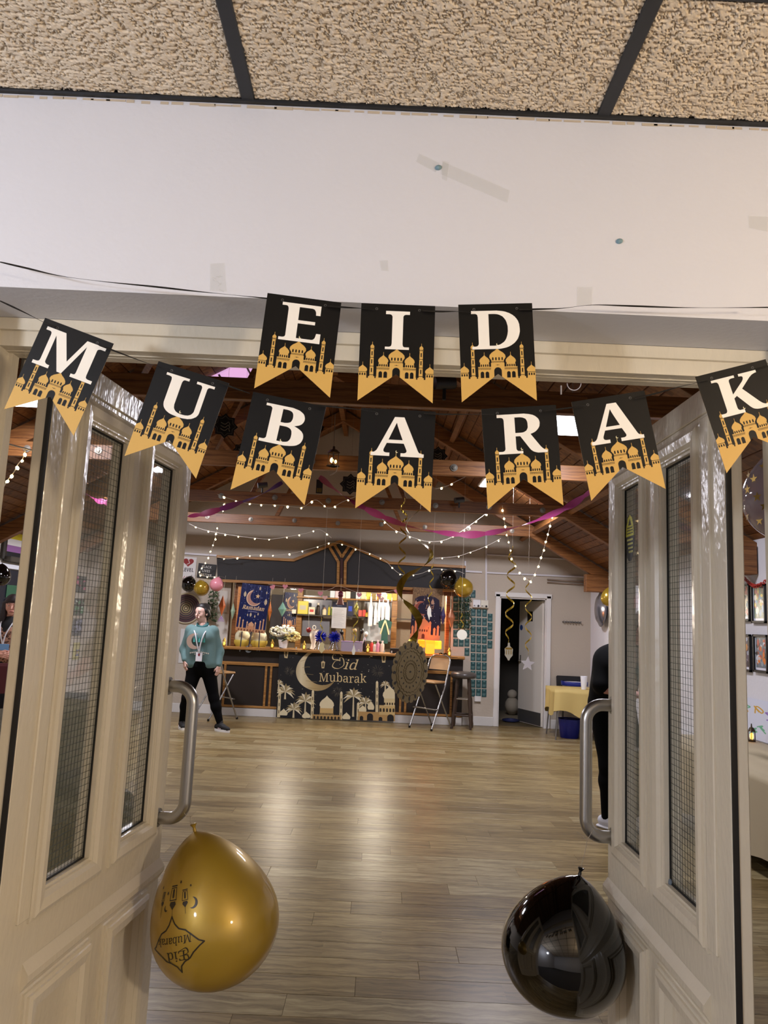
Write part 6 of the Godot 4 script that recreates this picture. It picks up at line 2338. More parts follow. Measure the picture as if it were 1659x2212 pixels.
	g.box(Vector3(L + 0.03, 2.03, dz), Vector3(0.06, 0.06, 1.08), Basis(), 0.004)
	obj("casing", g, mat("cfd2d8", 0.4), de)
	g = G.new()
	g.box(Vector3(L + 0.045, 1.72, dz - 0.05), Vector3(0.006, 0.16, 0.5))
	obj("green_notice", g, mat("2c5a40", 0.5), de)
	g = G.new()
	g.box(Vector3(L + 0.05, 1.52, dz - 0.05), Vector3(0.006, 0.2, 0.52))
	obj("maroon_notice", g, mat("3a2024", 0.6), de)
	g = G.new()
	g.box(Vector3(L + 0.06, 2.12, dz), Vector3(0.10, 0.07, 0.6), Basis(), 0.01)
	tag(obj("door_closer", g, mat("5a564e", 0.4, 0.6)), "grey door closer under the striped flag", "door closer")
	var bb := P(2, 1243, 8.2)
	balloon("black_balloon", "glossy black balloon beside the dark exit door", bb + Vector3(0.0, 0.13, 0), bb - Vector3(0, 0.115, 0), 0.10, mat_balloon("060606", 0.08, 0.0))
	# maroon chair in front of the seated helper
	var rc := PY(8, 1640, 0)
	var mc := thing("maroon_chair", "maroon padded chair standing before the woman in leopard print", "chair", Vector3(-3.76, 0, -8.05), "", Basis(Vector3.UP, PI))
	g = G.new()
	g.box(Vector3(0, 0.455, 0), Vector3(0.46, 0.07, 0.44), Basis(), 0.025)
	obj("seat", g, mat("4a1418", 0.8), mc)
	g = G.new()
	g.box(Vector3(0, 0.77, -0.21), Vector3(0.46, 0.40, 0.06), Basis(Vector3.RIGHT, -0.12), 0.025)
	obj("backrest", g, mat("4a1418", 0.8), mc)
	for sx: float in [-1.0, 1.0]:
		for sz: float in [-1.0, 1.0]:
			g = G.new()
			g.tube([Vector3(sx * 0.20, 0.43, sz * 0.18), Vector3(sx * 0.22, 0, sz * 0.21)], 0.012, 8)
			obj("leg", g, mat("3a3a3c", 0.4, 0.7), mc)
	# posters in a column on the side wall, seen through the glass
	for k in 4:
		var c := PX(174, [1262, 1312, 1355, 1405][k], L)
		side_sheet("wall_poster", ["dark arched poster with pink foot seen through the door glass", "green and black poster seen through the door glass", "navy portrait poster seen through the door glass", "cream and violet poster seen through the door glass"][k], "poster", c.z - 0.3, c.z + 0.3, c.y - 0.13, c.y + 0.13, L, printed(photo(50 + k, [["14202a", "c04a78", "2c3a44"], ["1a2422", "3a8a5a", "cfd8d4"], ["1c2038", "4a5478", "8a90b0"], ["c9c27a", "8a5a7a", "4a5a8a"]][k], false), 0.4))
	# black leather armchair behind the glass
	var ac := PY(120, 1900, 0)
	var arm := thing("leather_armchair", "shiny black leather armchair seen through the door glass", "armchair", Vector3(-1.72, 0, -4.15), "", Basis(Vector3.UP, 0.6))
	var lea := mat("08080a", 0.22)
	g = G.new()
	g.box(Vector3(0, 0.26, 0), Vector3(0.78, 0.40, 0.72), Basis(), 0.06)
	obj("base", g, lea, arm)
	g = G.new()
	g.box(Vector3(0, 0.50, 0.04), Vector3(0.52, 0.14, 0.60), Basis(), 0.06)
	obj("seat_cushion", g, lea, arm)
	g = G.new()
	g.box(Vector3(0, 0.72, -0.30), Vector3(0.74, 0.70, 0.20), Basis(Vector3.RIGHT, -0.12), 0.08)
	obj("back_cushion", g, lea, arm)
	for e: float in [-1.0, 1.0]:
		g = G.new()
		g.box(Vector3(e * 0.34, 0.48, 0.02), Vector3(0.16, 0.30, 0.70), Basis(), 0.06)
		obj("arm", g, lea, arm)
	for e in 4:
		g = G.new()
		g.tube([Vector3((e % 2) * 0.6 - 0.3, 0.07, (e / 2) * 0.5 - 0.25), Vector3((e % 2) * 0.6 - 0.3, 0, (e / 2) * 0.5 - 0.25)], 0.02, 8)
		obj("foot", g, mat("2a1c12", 0.5), arm)

# ---------------------------------------------------------------- hung decorations
func fairy(label: String, pts: Array, z, every := 0.16, bright := 1.0) -> void:
	var o := thing("fairy_lights", label, "fairy lights", Vector3.ZERO, "strings of warm fairy lights")
	var c := curve(line(pts, z), 8)
	var g := G.new()
	g.tube(c, 0.0032, 5)
	obj("wire", g, mat("cfcac0", 0.5), o)
	if not mats.has("bulb mesh"):
		g = G.new()
		g.lathe([Vector2(0.001, -0.022), Vector2(0.010, -0.014), Vector2(0.011, -0.004), Vector2(0.006, 0.004)], 8)
		mats["bulb mesh"] = g.mesh()
	var run := 0.0
	var next := every * 0.5
	for i in range(1, c.size()):
		var l: float = c[i].distance_to(c[i - 1])
		while run + l > next:
			var at: Vector3 = c[i - 1].lerp(c[i], (next - run) / l)
			var b := obj("bulb", mats["bulb mesh"], glow("ffe6ae", 7.0 * bright), o)
			b.transform = Transform3D(Basis(Vector3.BACK, rng.randf_range(-0.9, 0.9)) * Basis.from_scale(Vector3.ONE * rng.randf_range(0.8, 1.25)), at + Vector3(rng.randf_range(-0.008, 0.008), -0.004, 0.004))
			next += every * rng.randf_range(0.8, 1.2)
		run += l
func streamer(label: String, pts: Array, z, hexes: Array, wd: float) -> void:
	var o := thing("streamer", label, "streamer", Vector3.ZERO, "twisted paper streamers")
	var c := curve(line(pts, z), 10)
	var per := 8
	var i0 := 0
	var tw := 0.4
	while i0 < c.size() - 1:
		var i1 := mini(i0 + per, c.size() - 1)
		var g := G.new()
		var l := []
		var r := []
		for i in range(i0, i1 + 1):
			var d: Vector3 = (c[mini(i + 1, c.size() - 1)] - c[maxi(i - 1, 0)]).normalized()
			var n := d.cross(Vector3.BACK).normalized()
			var m := d.cross(n)
			var a := tw + i * 0.10
			var k := wd / 2 * (0.55 + 0.45 * absf(sin(i * PI / per)))
			l.append(c[i] + (n * cos(a) + m * sin(a)) * k)
			r.append(c[i] - (n * cos(a) + m * sin(a)) * k)
		g.strip(l, r)
		obj("twist", g, mat(hexes[(i0 / per) * hexes.size() / maxi(1, c.size() / per + 1) % hexes.size()], 0.5), o)
		i0 = i1
func swirl(g: G, a: Vector3, b: Vector3, turns: float, rad: float, wd: float) -> void:     # springy foil ribbon hanging from a to b
	var l := []
	var r := []
	var n := int(turns * 18)
	for i in n + 1:
		var t := float(i) / n
		var an := t * turns * TAU
		var c := a.lerp(b, t) + Vector3(cos(an), 0, sin(an)) * rad * minf(1.0, minf(t, 1.0 - t) * 8.0)
		var d := Vector3(0, 1, 0) * wd / 2
		l.append(c + d)
		r.append(c - d)
	g.strip(l, r)
func pendant_swirl(label: String, top: Array, bot: Array, z: float, turns: float, rad_px: float, wd_px: float, hex := "c2a43c") -> Node3D:
	var k := z / FOCAL
	var o := thing("swirl_decoration", label, "hanging decoration", Vector3.ZERO, "foil swirl decorations")
	var g := G.new()
	swirl(g, P(top[0], top[1], z), P(bot[0], bot[1], z), turns, rad_px * k, wd_px * k)
	obj("swirl", g, mat(hex, 0.18, 0.75), o)
	var a := P(top[0], top[1], z)
	g = G.new()
	g.tube([a, Vector3(a.x, roof_y(a.x) - 0.002, a.z)], 0.0012, 4)
	obj("thread", g, mat("b9b2a4", 0.7), o)
	return o
func hanging() -> void:
	rng.seed = 99
	fairy("fairy lights sagging below the last truss towards the header's peak", [[408, 1131], [439, 1144], [500, 1156], [566, 1164], [600, 1163], [661, 1152], [690, 1144], [716, 1162]], 11.1, 0.22)
	fairy("fairy light strand dropping steeply to the black sign", [[488, 1080], [480, 1110], [470, 1140], [464, 1165], [455, 1192], [446, 1212], [436, 1228], [430, 1240], [445, 1245], [470, 1246]], [11.25, 11.35, 11.45, 11.6, 11.75, 11.9, 12.05, 12.2, 12.21, 12.1], 0.13)
	fairy("fairy lights draped along the top of the header board", [[470, 1203], [495, 1207], [548, 1199], [600, 1199], [640, 1193], [690, 1180], [715, 1172], [740, 1176], [770, 1186], [800, 1196], [830, 1210], [865, 1240], [905, 1240], [938, 1229], [985, 1233], [1003, 1239]], 11.95, 0.22)
	fairy("fairy lights strung along the truss with bolt plates", [[470, 1068], [505, 1080], [543, 1088], [613, 1092], [652, 1096], [682, 1080], [710, 1098], [740, 1084], [775, 1070]], 8.95, 0.16, 0.9)
	fairy("fairy lights sagging under the pink streamer", [[775, 1075], [822, 1118], [850, 1143], [888, 1160], [925, 1170], [960, 1167], [990, 1152], [1022, 1130], [1060, 1102]], 9.9, 0.17)
	fairy("fairy lights rising from the header board to the far truss", [[940, 1206], [985, 1202], [1010, 1195], [1050, 1180], [1082, 1163]], 11.2, 0.22)
	fairy("long V of fairy lights hanging before the store door", [[1085, 1092], [1090, 1130], [1098, 1165], [1106, 1205], [1122, 1236], [1143, 1255], [1153, 1244], [1166, 1214], [1178, 1175], [1187, 1140], [1193, 1104]], 9.08, 0.10)
	fairy("fairy lights sloping from a truss into the dark roof", [[940, 1056], [965, 1050], [985, 1040], [1005, 1030]], 8.0, 0.14, 0.8)
	fairy("tangled end of fairy lights beside the jamb", [[55, 970], [52, 982], [48, 992], [38, 1004], [30, 1020], [16, 1038], [6, 1056]], 5.2, 0.06)
	var g := G.new()
	g.tube(curve(line([[10, 957], [40, 965], [78, 975]], 5.2), 6), 0.006, 6)
	tag(obj("white_rope", g, mat("e0dcd2", 0.8)), "taut white rope across the dark roof beside the jamb", "rope")
	# crepe streamers
	streamer("long pink twisted streamer swagged under the trusses", [[690, 1030], [730, 1062], [770, 1088], [820, 1113], [880, 1136], [950, 1150], [1020, 1155], [1090, 1145], [1160, 1124], [1230, 1093], [1275, 1062]], 7.4, ["8e2c4c", "a83a62", "b8447a", "c84f92", "cf57a8"], 0.075)
	streamer("purple to crimson twisted streamer below the B card", [[610, 1042], [560, 1070], [500, 1092], [440, 1110], [404, 1115]], 7.4, ["5c3a8a", "7a2c6a", "8e2a50", "96344a"], 0.07)
	streamer("pink streamer glimpsed through the door glass", [[170, 1060], [192, 1070], [215, 1082], [240, 1086]], 6.5, ["b8447a", "c84f92"], 0.07)
	# foil swirls with pendants
	var o := pendant_swirl("gold foil swirl with a white and gold paper lantern before the store room", [1107, 1180], [1098, 1388], 9.5, 5.0, 9, 5)
	var k := 9.5 / FOCAL
	g = G.new()
	var q := PackedVector2Array()
	for p in [[-2, -17], [2, -17], [2.5, -10], [9, -4], [8, 4], [8.5, 9], [3, 16], [1.5, 20], [-1.5, 20], [-3, 16], [-8.5, 9], [-8, 4], [-9, -4], [-2.5, -10]]: q.append(Vector2(p[0], -p[1]) * k)
	g.prism(q, 0.004, Transform3D(Basis(), P(1099, 1406, 9.5)))
	var pd := obj("paper_lantern", g, mat("d9d6c4", 0.6), o)
	g = G.new()
	g.box(P(1099, 1401, 9.495), Vector3(14 * k, 4 * k, 0.003))
	for i in 3: g.box(P(1094 + i * 5, 1409, 9.495), Vector3(1.4 * k, 9 * k, 0.003))
	obj("gold_print", g, mat("b99a48", 0.4, 0.5), pd)
	o = pendant_swirl("thin gold foil swirl with a white star before the store door", [1142, 1250], [1141, 1414], 9.5, 4.0, 7, 4)
	g = G.new()
	g.prism(star_shape(16 * k, 5, 0.45), 0.004, Transform3D(Basis(Vector3.BACK, -0.05), P(1140, 1434, 9.5)))
	obj("paper_star", g, mat("e6e4ea", 0.6), o)
	o = pendant_swirl("small gold swirl with a round white paper disc over the teal cards", [997, 1325], [999, 1360], 11.0, 1.5, 3, 4)
	g = G.new()
	q = PackedVector2Array()
	for i in 28: q.append(Vector2(cos(TAU * i / 28), sin(TAU * i / 28)) * 11 * 11.0 / FOCAL)
	g.prism(q, 0.004, Transform3D(Basis(), P(998, 1371, 11.0)))
	obj("paper_disc", g, mat("e2e0d0", 0.6), o)
	o = pendant_swirl("gold swirl with a small white lantern before the arched poster", [936, 1215], [927, 1308], 11.0, 3.0, 4, 4)
	g = G.new()
	q = PackedVector2Array()
	for p in [[0, -16], [4, -8], [4.5, 2], [6, 8], [2, 8], [1, 16], [-2, 8], [-4, 2], [-4, -8]]: q.append(Vector2(p[0], -p[1]) * 11.0 / FOCAL)
	g.prism(q, 0.004, Transform3D(Basis(), P(927, 1324, 11.0)))
	obj("paper_lantern", g, mat("dcd9cc", 0.6), o)
	o = pendant_swirl("gold swirl with a gold lantern tag over the banner", [694, 1335], [696, 1388], 10.8, 2.0, 3, 4, "c9b44a")
	g = G.new()
	q = PackedVector2Array()
	for p in [[0, -12], [5, -8], [5, 6], [0, 12], [-5, 6], [-5, -8]]: q.append(Vector2(p[0], -p[1]) * 10.8 / FOCAL)
	g.prism(q, 0.004, Transform3D(Basis(), P(695, 1399, 10.8)))
	obj("lantern_tag", g, mat("cfc290", 0.5), o)
	o = pendant_swirl("gold swirl with a slim white tag over the banner's lettering", [772, 1300], [764, 1396], 10.8, 2.5, 5, 4, "c9b44a")
	g = G.new()
	q = PackedVector2Array()
	for p in [[0, -12], [2.5, -4], [4, 2], [2, 10], [-2, 10], [-4, 2], [-2, -4]]: q.append(Vector2(p[0], -p[1]) * 10.8 / FOCAL)
	g.prism(q, 0.004, Transform3D(Basis(), P(764, 1404, 10.8)))
	obj("paper_tag", g, mat("e0dfcf", 0.6), o)
	pendant_swirl("slender gold foil swirl beside the big bronze swirl", [874, 1075], [866, 1262], 8.6, 4.5, 8, 5)
	# big bronze swirl with the cut-out disc
	var mz := 6.86
	o = thing("mandala_swirl", "large bronze foil swirl carrying an oval-looking cut-out mandala disc", "hanging decoration", Vector3.ZERO)
	g = G.new()
	var c := curve(line([[908, 1100], [882, 1126], [880, 1146], [897, 1164], [926, 1184], [930, 1206], [912, 1226], [880, 1244], [864, 1268], [866, 1292], [888, 1312], [904, 1334], [906, 1356], [896, 1378], [888, 1390]], [mz, mz + 0.05, mz, mz - 0.05, mz, mz + 0.05, mz, mz - 0.05, mz, mz + 0.05, mz, mz - 0.05, mz, mz + 0.05, mz]), 6)
	var l := []
	var r := []
	for i in c.size():
		var t := float(i) / c.size() * TAU * 2.6
		var d := Vector3(0.75 * cos(t), 0.55, 0.6 * sin(t)).normalized() * 0.034
		l.append(c[i] + d)
		r.append(c[i] - d)
	g.strip(l, r)
	obj("swirl", g, mat("7a6420", 0.25, 0.8), o)
	g = G.new()
	g.tube([P(908, 1100, mz), P(915, 1060, mz) + Vector3(0, 0.2, 0)], 0.0015, 4)
	obj("thread", g, mat("b9b2a4", 0.7), o)
	mandala(o, P(886, 1451, mz - 0.25))
	# hanging glass lantern
	o = thing("hanging_lantern", "small glass lantern with warm bulbs hanging from a roof truss", "lantern", P(720, 990, 6.7))
	g = G.new()
	g.tube([Vector3(0.0, 0.10, 0), P(724, 894, 6.7) - o.position], 0.004, 6)
	obj("cord", g, mat("8a7a68", 0.7), o)
	g = G.new()
	for s in [[-0.045, 0.0], [0.045, 0.0], [0.0, 0.045], [0.0, -0.045]]: g.tube([Vector3(s[0], -0.07, s[1]), Vector3(s[0], 0.05, s[1])], 0.004, 5)
	g.lathe([Vector2(0.06, -0.075), Vector2(0.06, -0.065), Vector2(0.001, -0.065)], 4, Transform3D(), true)
	g.lathe([Vector2(0.06, 0.05), Vector2(0.03, 0.08), Vector2(0.012, 0.085), Vector2(0.01, 0.11)], 4)
	obj("cage", g, mat("4a3a28", 0.4, 0.6), o)
	g = G.new()
	g.ball(Vector3(-0.012, -0.02, 0.01), Vector3(0.016, 0.024, 0.016), 10)
	obj("bulb", g, glow("ffd08a", 9.0), o)
	g = G.new()
	g.ball(Vector3(0.022, -0.03, 0.0), Vector3(0.012, 0.018, 0.012), 10)
	obj("bulb", g, glow("ffc870", 6.0), o)
	g = G.new()
	g.tube(curve([Vector3(0.045, -0.07, 0.03), Vector3(0.03, -0.13, 0.03), Vector3(-0.02, -0.16, 0.03), Vector3(0.01, -0.14, 0.03)], 5), 0.004, 6)
	obj("trailing_wire", g, mat("a08c74", 0.6), o)
	# black eight-pointed plaques
	for t in [[486, 920, 6.3, 0.11, "black eight-pointed star plaque hanging beside the U card", 0.3], [757, 1046, 9.0, 0.13, "black star plaque with gold script beside the centre card", 0.0], [522, 975, 7.2, 0.09, "dark paper lantern star half behind the B card", 0.1], [946, 985, 7.5, 0.10, "black star plaque half behind the centre A card", 0.0]]:
		o = thing("star_plaque", t[4], "plaque", P(t[0], t[1], t[2]), "black star plaques under the roof", Basis(Vector3.UP, t[5]))
		g = G.new()
		g.prism(star_shape(t[3], 8, 0.76), 0.006)
		obj("plate", g, mat("121110", 0.45), o)
		g = G.new()
		var ring := []
		for i in 17:
			var rr: float = t[3] * (0.80 if i % 2 == 0 else 0.61)
			var a := PI / 2 + PI * i / 8
			ring.append(Vector3(rr * cos(a), rr * sin(a), 0.004))
		g.tube(ring, 0.002, 4, false)
		obj("border", g, mat("6b6458", 0.5), o)
		g = G.new()
		for i in 3:
			g.tube(curve([Vector3(-0.04, 0.03 - i * 0.03, 0.004) * t[3] / 0.12, Vector3(0.0, 0.015 - i * 0.03, 0.004) * t[3] / 0.12, Vector3(0.03, 0.04 - i * 0.03, 0.004) * t[3] / 0.12, Vector3(0.045, 0.01 - i * 0.03, 0.004) * t[3] / 0.12], 4), 0.003, 4)
		obj("script", g, mat("8f8672", 0.5), o)
		g = G.new()
		g.tube([Vector3(0, t[3], 0), Vector3(0, maxf(roof_y(o.position.x) - o.position.y - 0.002, t[3] + 0.02), 0)], 0.001, 4)
		obj("thread", g, mat("6a645a", 0.7), o)
	var bk := poster("mosque_cutout", "small black and gold mosque cut-out hung beside the B card", "cut-out", [683, 1036, 697, 1066], 9.0, mat("15120c", 0.5))
	g = G.new()
	for i in 3: g.box(Vector3(-0.02 + i * 0.02, -0.045, 0.004), Vector3(0.014, 0.05, 0.004))
	obj("gold_print", g, mat("7a6428", 0.4, 0.4), bk)
	# projector on the near tie, spot on the far tie
	for t in [[960, 836, 4.55, "dark spotlight on its stem above the entrance truss", 0.7], [567, 1052, 8.9, "small grey spotlight clipped above a truss tie", 0.6], [992, 1084, 8.9, "dark spotlight lying on top of a truss tie", 0.6]]:
		o = thing("spotlight", t[3], "spotlight", P(t[0], t[1], t[2]), "stage spotlights on the trusses")
		g = G.new()
		g.tube([Vector3(-0.09, 0.02, 0.03) * t[4], Vector3(0.09, 0.05, -0.02) * t[4]], 0.055 * t[4], 14)
		obj("can", g, mat("4c4b4a", 0.4, 0.5), o)
		g = G.new()
		g.box(Vector3(0, -0.06, 0) * t[4], Vector3(0.03, 0.12, 0.03) * t[4], Basis(), 0.004)
		obj("stem", g, mat("17171a", 0.5), o)
	# thin rings of ribbon curl left on the frame
	g = G.new()
	var loop := []
	for i in 15: loop.append(P(1240 + 15 * cos(PI * i / 14), 828 + 15 * sin(PI * i / 14), 1.412))
	g.tube(loop, 0.0009, 5)
	tag(obj("ribbon_curl", g, mat("cfcbd4", 0.4)), "small clear ribbon curl hanging under the door frame", "ribbon")
	g = G.new()
	g.tube([P(1212, 833, 1.412), P(1212, 852, 1.412)], 0.0016, 6)
	tag(obj("glass_bead", g, mat("c4c2c8", 0.15)), "tiny clear bead hanging under the door frame", "bead")
func mandala(o: Node3D, at: Vector3) -> void:
	var R := 0.262
	var n := 24
	var g := G.new()
	var b := Basis(Vector3.UP, 0.9)
	var holder := Node3D.new()
	holder.name = "mandala"
	o.add_child(holder)
	holder.transform = Transform3D(b, at)
	var m := mat("6f5e3a", 0.45, 0.35)
	# scalloped rim
	var q := PackedVector2Array()
	for i in n * 6:
		var a := TAU * i / (n * 6)
		var s := absf(sin(a * n / 2.0))
		q.append(Vector2(cos(a), sin(a)) * R * (0.93 + 0.07 * sqrt(s)))
	g.prism(q, 0.004)
	obj("disc", g, m, holder)
	# dark cut-outs and raised lines
	var dk := mat("1c160c", 0.6)
	for k in [[0.86, 16, 0.022, 0.03], [0.50, 16, 0.010, 0.016], [0.0, 1, 0.014, 0.02]]:
		for i in k[1]:
			g = G.new()
			var a: float = TAU * i / k[1]
			var p2 := PackedVector2Array()
			for j in 12: p2.append(Vector2(k[3] * 0.62 * cos(TAU * j / 12), k[2] * 0.55 * sin(TAU * j / 12)))
			g.prism(p2, 0.002, Transform3D(Basis(Vector3.BACK, a), Vector3(cos(a) * R * k[0], sin(a) * R * k[0], 0.003)))
			obj("cut_out", g, dk, holder)
	for rr in [0.26, 0.36, 0.66, 0.76]:
		g = G.new()
		var loop := []
		for i in 97: loop.append(Vector3(cos(TAU * i / 96), sin(TAU * i / 96), 0) * R * (rr + 0.022 * sin(i / 96.0 * TAU * 24)) + Vector3(0, 0, 0.003))
		g.tube(loop, 0.0022, 4, false)
		obj("ring_line", g, mat("4c3d20", 0.5, 0.3), holder)

# ---------------------------------------------------------------- people: smooth fields of tapered bones meshed as surface nets
func nets(out: G, bones: Array, cell: float, k := 0.03) -> void:
	# bones: [from, to, radius from, radius to] or with a fifth: flattening scale along z
	var lo := Vector3.ONE * 1e9
	var hi := Vector3.ONE * -1e9
	for b in bones:
		var r: float = maxf(b[2], b[3]) + cell * 3
		lo = lo.min(b[0] - Vector3.ONE * r).min(b[1] - Vector3.ONE * r)
		hi = hi.max(b[0] + Vector3.ONE * r).max(b[1] + Vector3.ONE * r)
	var n := Vector3i(((hi - lo) / cell).ceil()) + Vector3i.ONE
	var f := PackedFloat32Array()
	f.resize(n.x * n.y * n.z)
	f.fill(1.0)
	for b in bones:
		var a: Vector3 = b[0]
		var d: Vector3 = b[1] - a
		var dd := maxf(d.length_squared(), 1e-9)
		var rad: float = maxf(b[2], b[3]) + k + cell * 2
		var q0 := Vector3i(((a.min(b[1]) - Vector3.ONE * rad - lo) / cell).floor()).clamp(Vector3i.ZERO, n - Vector3i.ONE)
		var q1 := Vector3i(((a.max(b[1]) + Vector3.ONE * rad - lo) / cell).ceil()).clamp(Vector3i.ZERO, n - Vector3i.ONE)
		var r0: float = b[2]
		var r1: float = b[3]
		for z in range(q0.z, q1.z + 1):
			for y in range(q0.y, q1.y + 1):
				var i := (z * n.y + y) * n.x + q0.x
				for x in range(q0.x, q1.x + 1):
					var p := lo + Vector3(x, y, z) * cell - a
					var t := clampf(p.dot(d) / dd, 0.0, 1.0)
					var s := (p - d * t).length() - (r0 + (r1 - r0) * t)
					var o := f[i]
					var h := maxf(k - absf(o - s), 0.0) / k
					f[i] = minf(o, s) - h * h * k * 0.25
					i += 1
	var at := PackedInt32Array()
	at.resize(f.size())
	at.fill(-1)
	var sx := 1
	var sy := n.x
	var sz := n.x * n.y
	var cs := [0, sx, sy, sx + sy, sz, sx + sz, sy + sz, sx + sy + sz]
	for z in n.z - 1:
		for y in n.y - 1:
			for x in n.x - 1:
				var i := (z * n.y + y) * n.x + x
				var c0 := f[i]
				if c0 > 0.1 or c0 < -0.1: continue
				var neg := 0
				for c in cs:
					if f[i + c] < 0: neg += 1
				if neg == 0 or neg == 8: continue
				var sum := Vector3.ZERO
				var m := 0
				for e in [[0, 1], [2, 3], [4, 5], [6, 7], [0, 2], [1, 3], [4, 6], [5, 7], [0, 4], [1, 5], [2, 6], [3, 7]]:
					var va: float = f[i + cs[e[0]]]
					var vb: float = f[i + cs[e[1]]]
					if (va < 0) != (vb < 0):
						var t := va / (va - vb)
						var pa := Vector3(e[0] & 1, (e[0] >> 1) & 1, e[0] >> 2)
						var pb := Vector3(e[1] & 1, (e[1] >> 1) & 1, e[1] >> 2)
						sum += pa.lerp(pb, t)
						m += 1
				var g := Vector3(f[i + cs[1]] + f[i + cs[3]] + f[i + cs[5]] + f[i + cs[7]] - f[i] - f[i + cs[2]] - f[i + cs[4]] - f[i + cs[6]],
					f[i + cs[2]] + f[i + cs[3]] + f[i + cs[6]] + f[i + cs[7]] - f[i] - f[i + cs[1]] - f[i + cs[4]] - f[i + cs[5]],
					f[i + cs[4]] + f[i + cs[5]] + f[i + cs[6]] + f[i + cs[7]] - f[i] - f[i + cs[1]] - f[i + cs[2]] - f[i + cs[3]])
				at[i] = out.put(lo + (Vector3(x, y, z) + sum / m) * cell, g.normalized())
	for z in range(1, n.z - 1):
		for y in range(1, n.y - 1):
			for x in range(1, n.x - 1):
				var i := (z * n.y + y) * n.x + x
				if at[i] < 0: continue
				var a := f[i] < 0
				for e in [[sx, sy, sz], [sy, sz, sx], [sz, sx, sy]]:
					if a != (f[i + e[0]] < 0):
						var v0 := at[i]
						var v1 := at[i - e[1]]
						var v2 := at[i - e[1] - e[2]]
						var v3 := at[i - e[2]]
						if v0 < 0 or v1 < 0 or v2 < 0 or v3 < 0: continue
						if a: out.ix.append_array([v0, v2, v1, v0, v3, v2])
						else: out.ix.append_array([v0, v1, v2, v0, v2, v3])
func hand(out: G, wrist: Vector3, dir: Vector3, palm: Vector3, thumb: Vector3, curl: float) -> void:
	var w := palm.cross(dir).normalized()
	if w.dot(thumb) < 0: w = -w
	var bones := [[wrist - dir * 0.03, wrist + dir * 0.02, 0.024, 0.026]]
	for i in 4:
		var s := (1.5 - i) * 0.019
		var base := wrist + dir * (0.085 - 0.004 * absf(i - 1.2)) + w * s
		bones.append([wrist + dir * 0.015 + w * s * 0.7, base, 0.018, 0.013])
		var l: float = [0.040, 0.046, 0.043, 0.034][i]
		var d1 := (dir * cos(curl) + palm * sin(curl)).normalized()
		var d2 := (dir * cos(curl * 2.1) + palm * sin(curl * 2.1)).normalized()
		var d3 := (dir * cos(curl * 2.9) + palm * sin(curl * 2.9)).normalized()
		var p1 := base + d1 * l
		var p2 := p1 + d2 * l * 0.7
		var p3 := p2 + d3 * l * 0.5
		bones.append([base, p1, 0.0098, 0.0090])
		bones.append([p1, p2, 0.0090, 0.0084])
		bones.append([p2, p3, 0.0084, 0.0072])
	var t0 := wrist + dir * 0.025 + w * 0.022
	var t1 := t0 + (dir * 0.7 + w * 0.6 + palm * 0.35).normalized() * 0.045
	var t2 := t1 + (dir * 0.95 + w * 0.15 + palm * 0.4).normalized() * 0.032
	bones.append([t0, t1, 0.014, 0.0105])
	bones.append([t1, t2, 0.0105, 0.0085])
	nets(out, bones, 0.0042, 0.007)
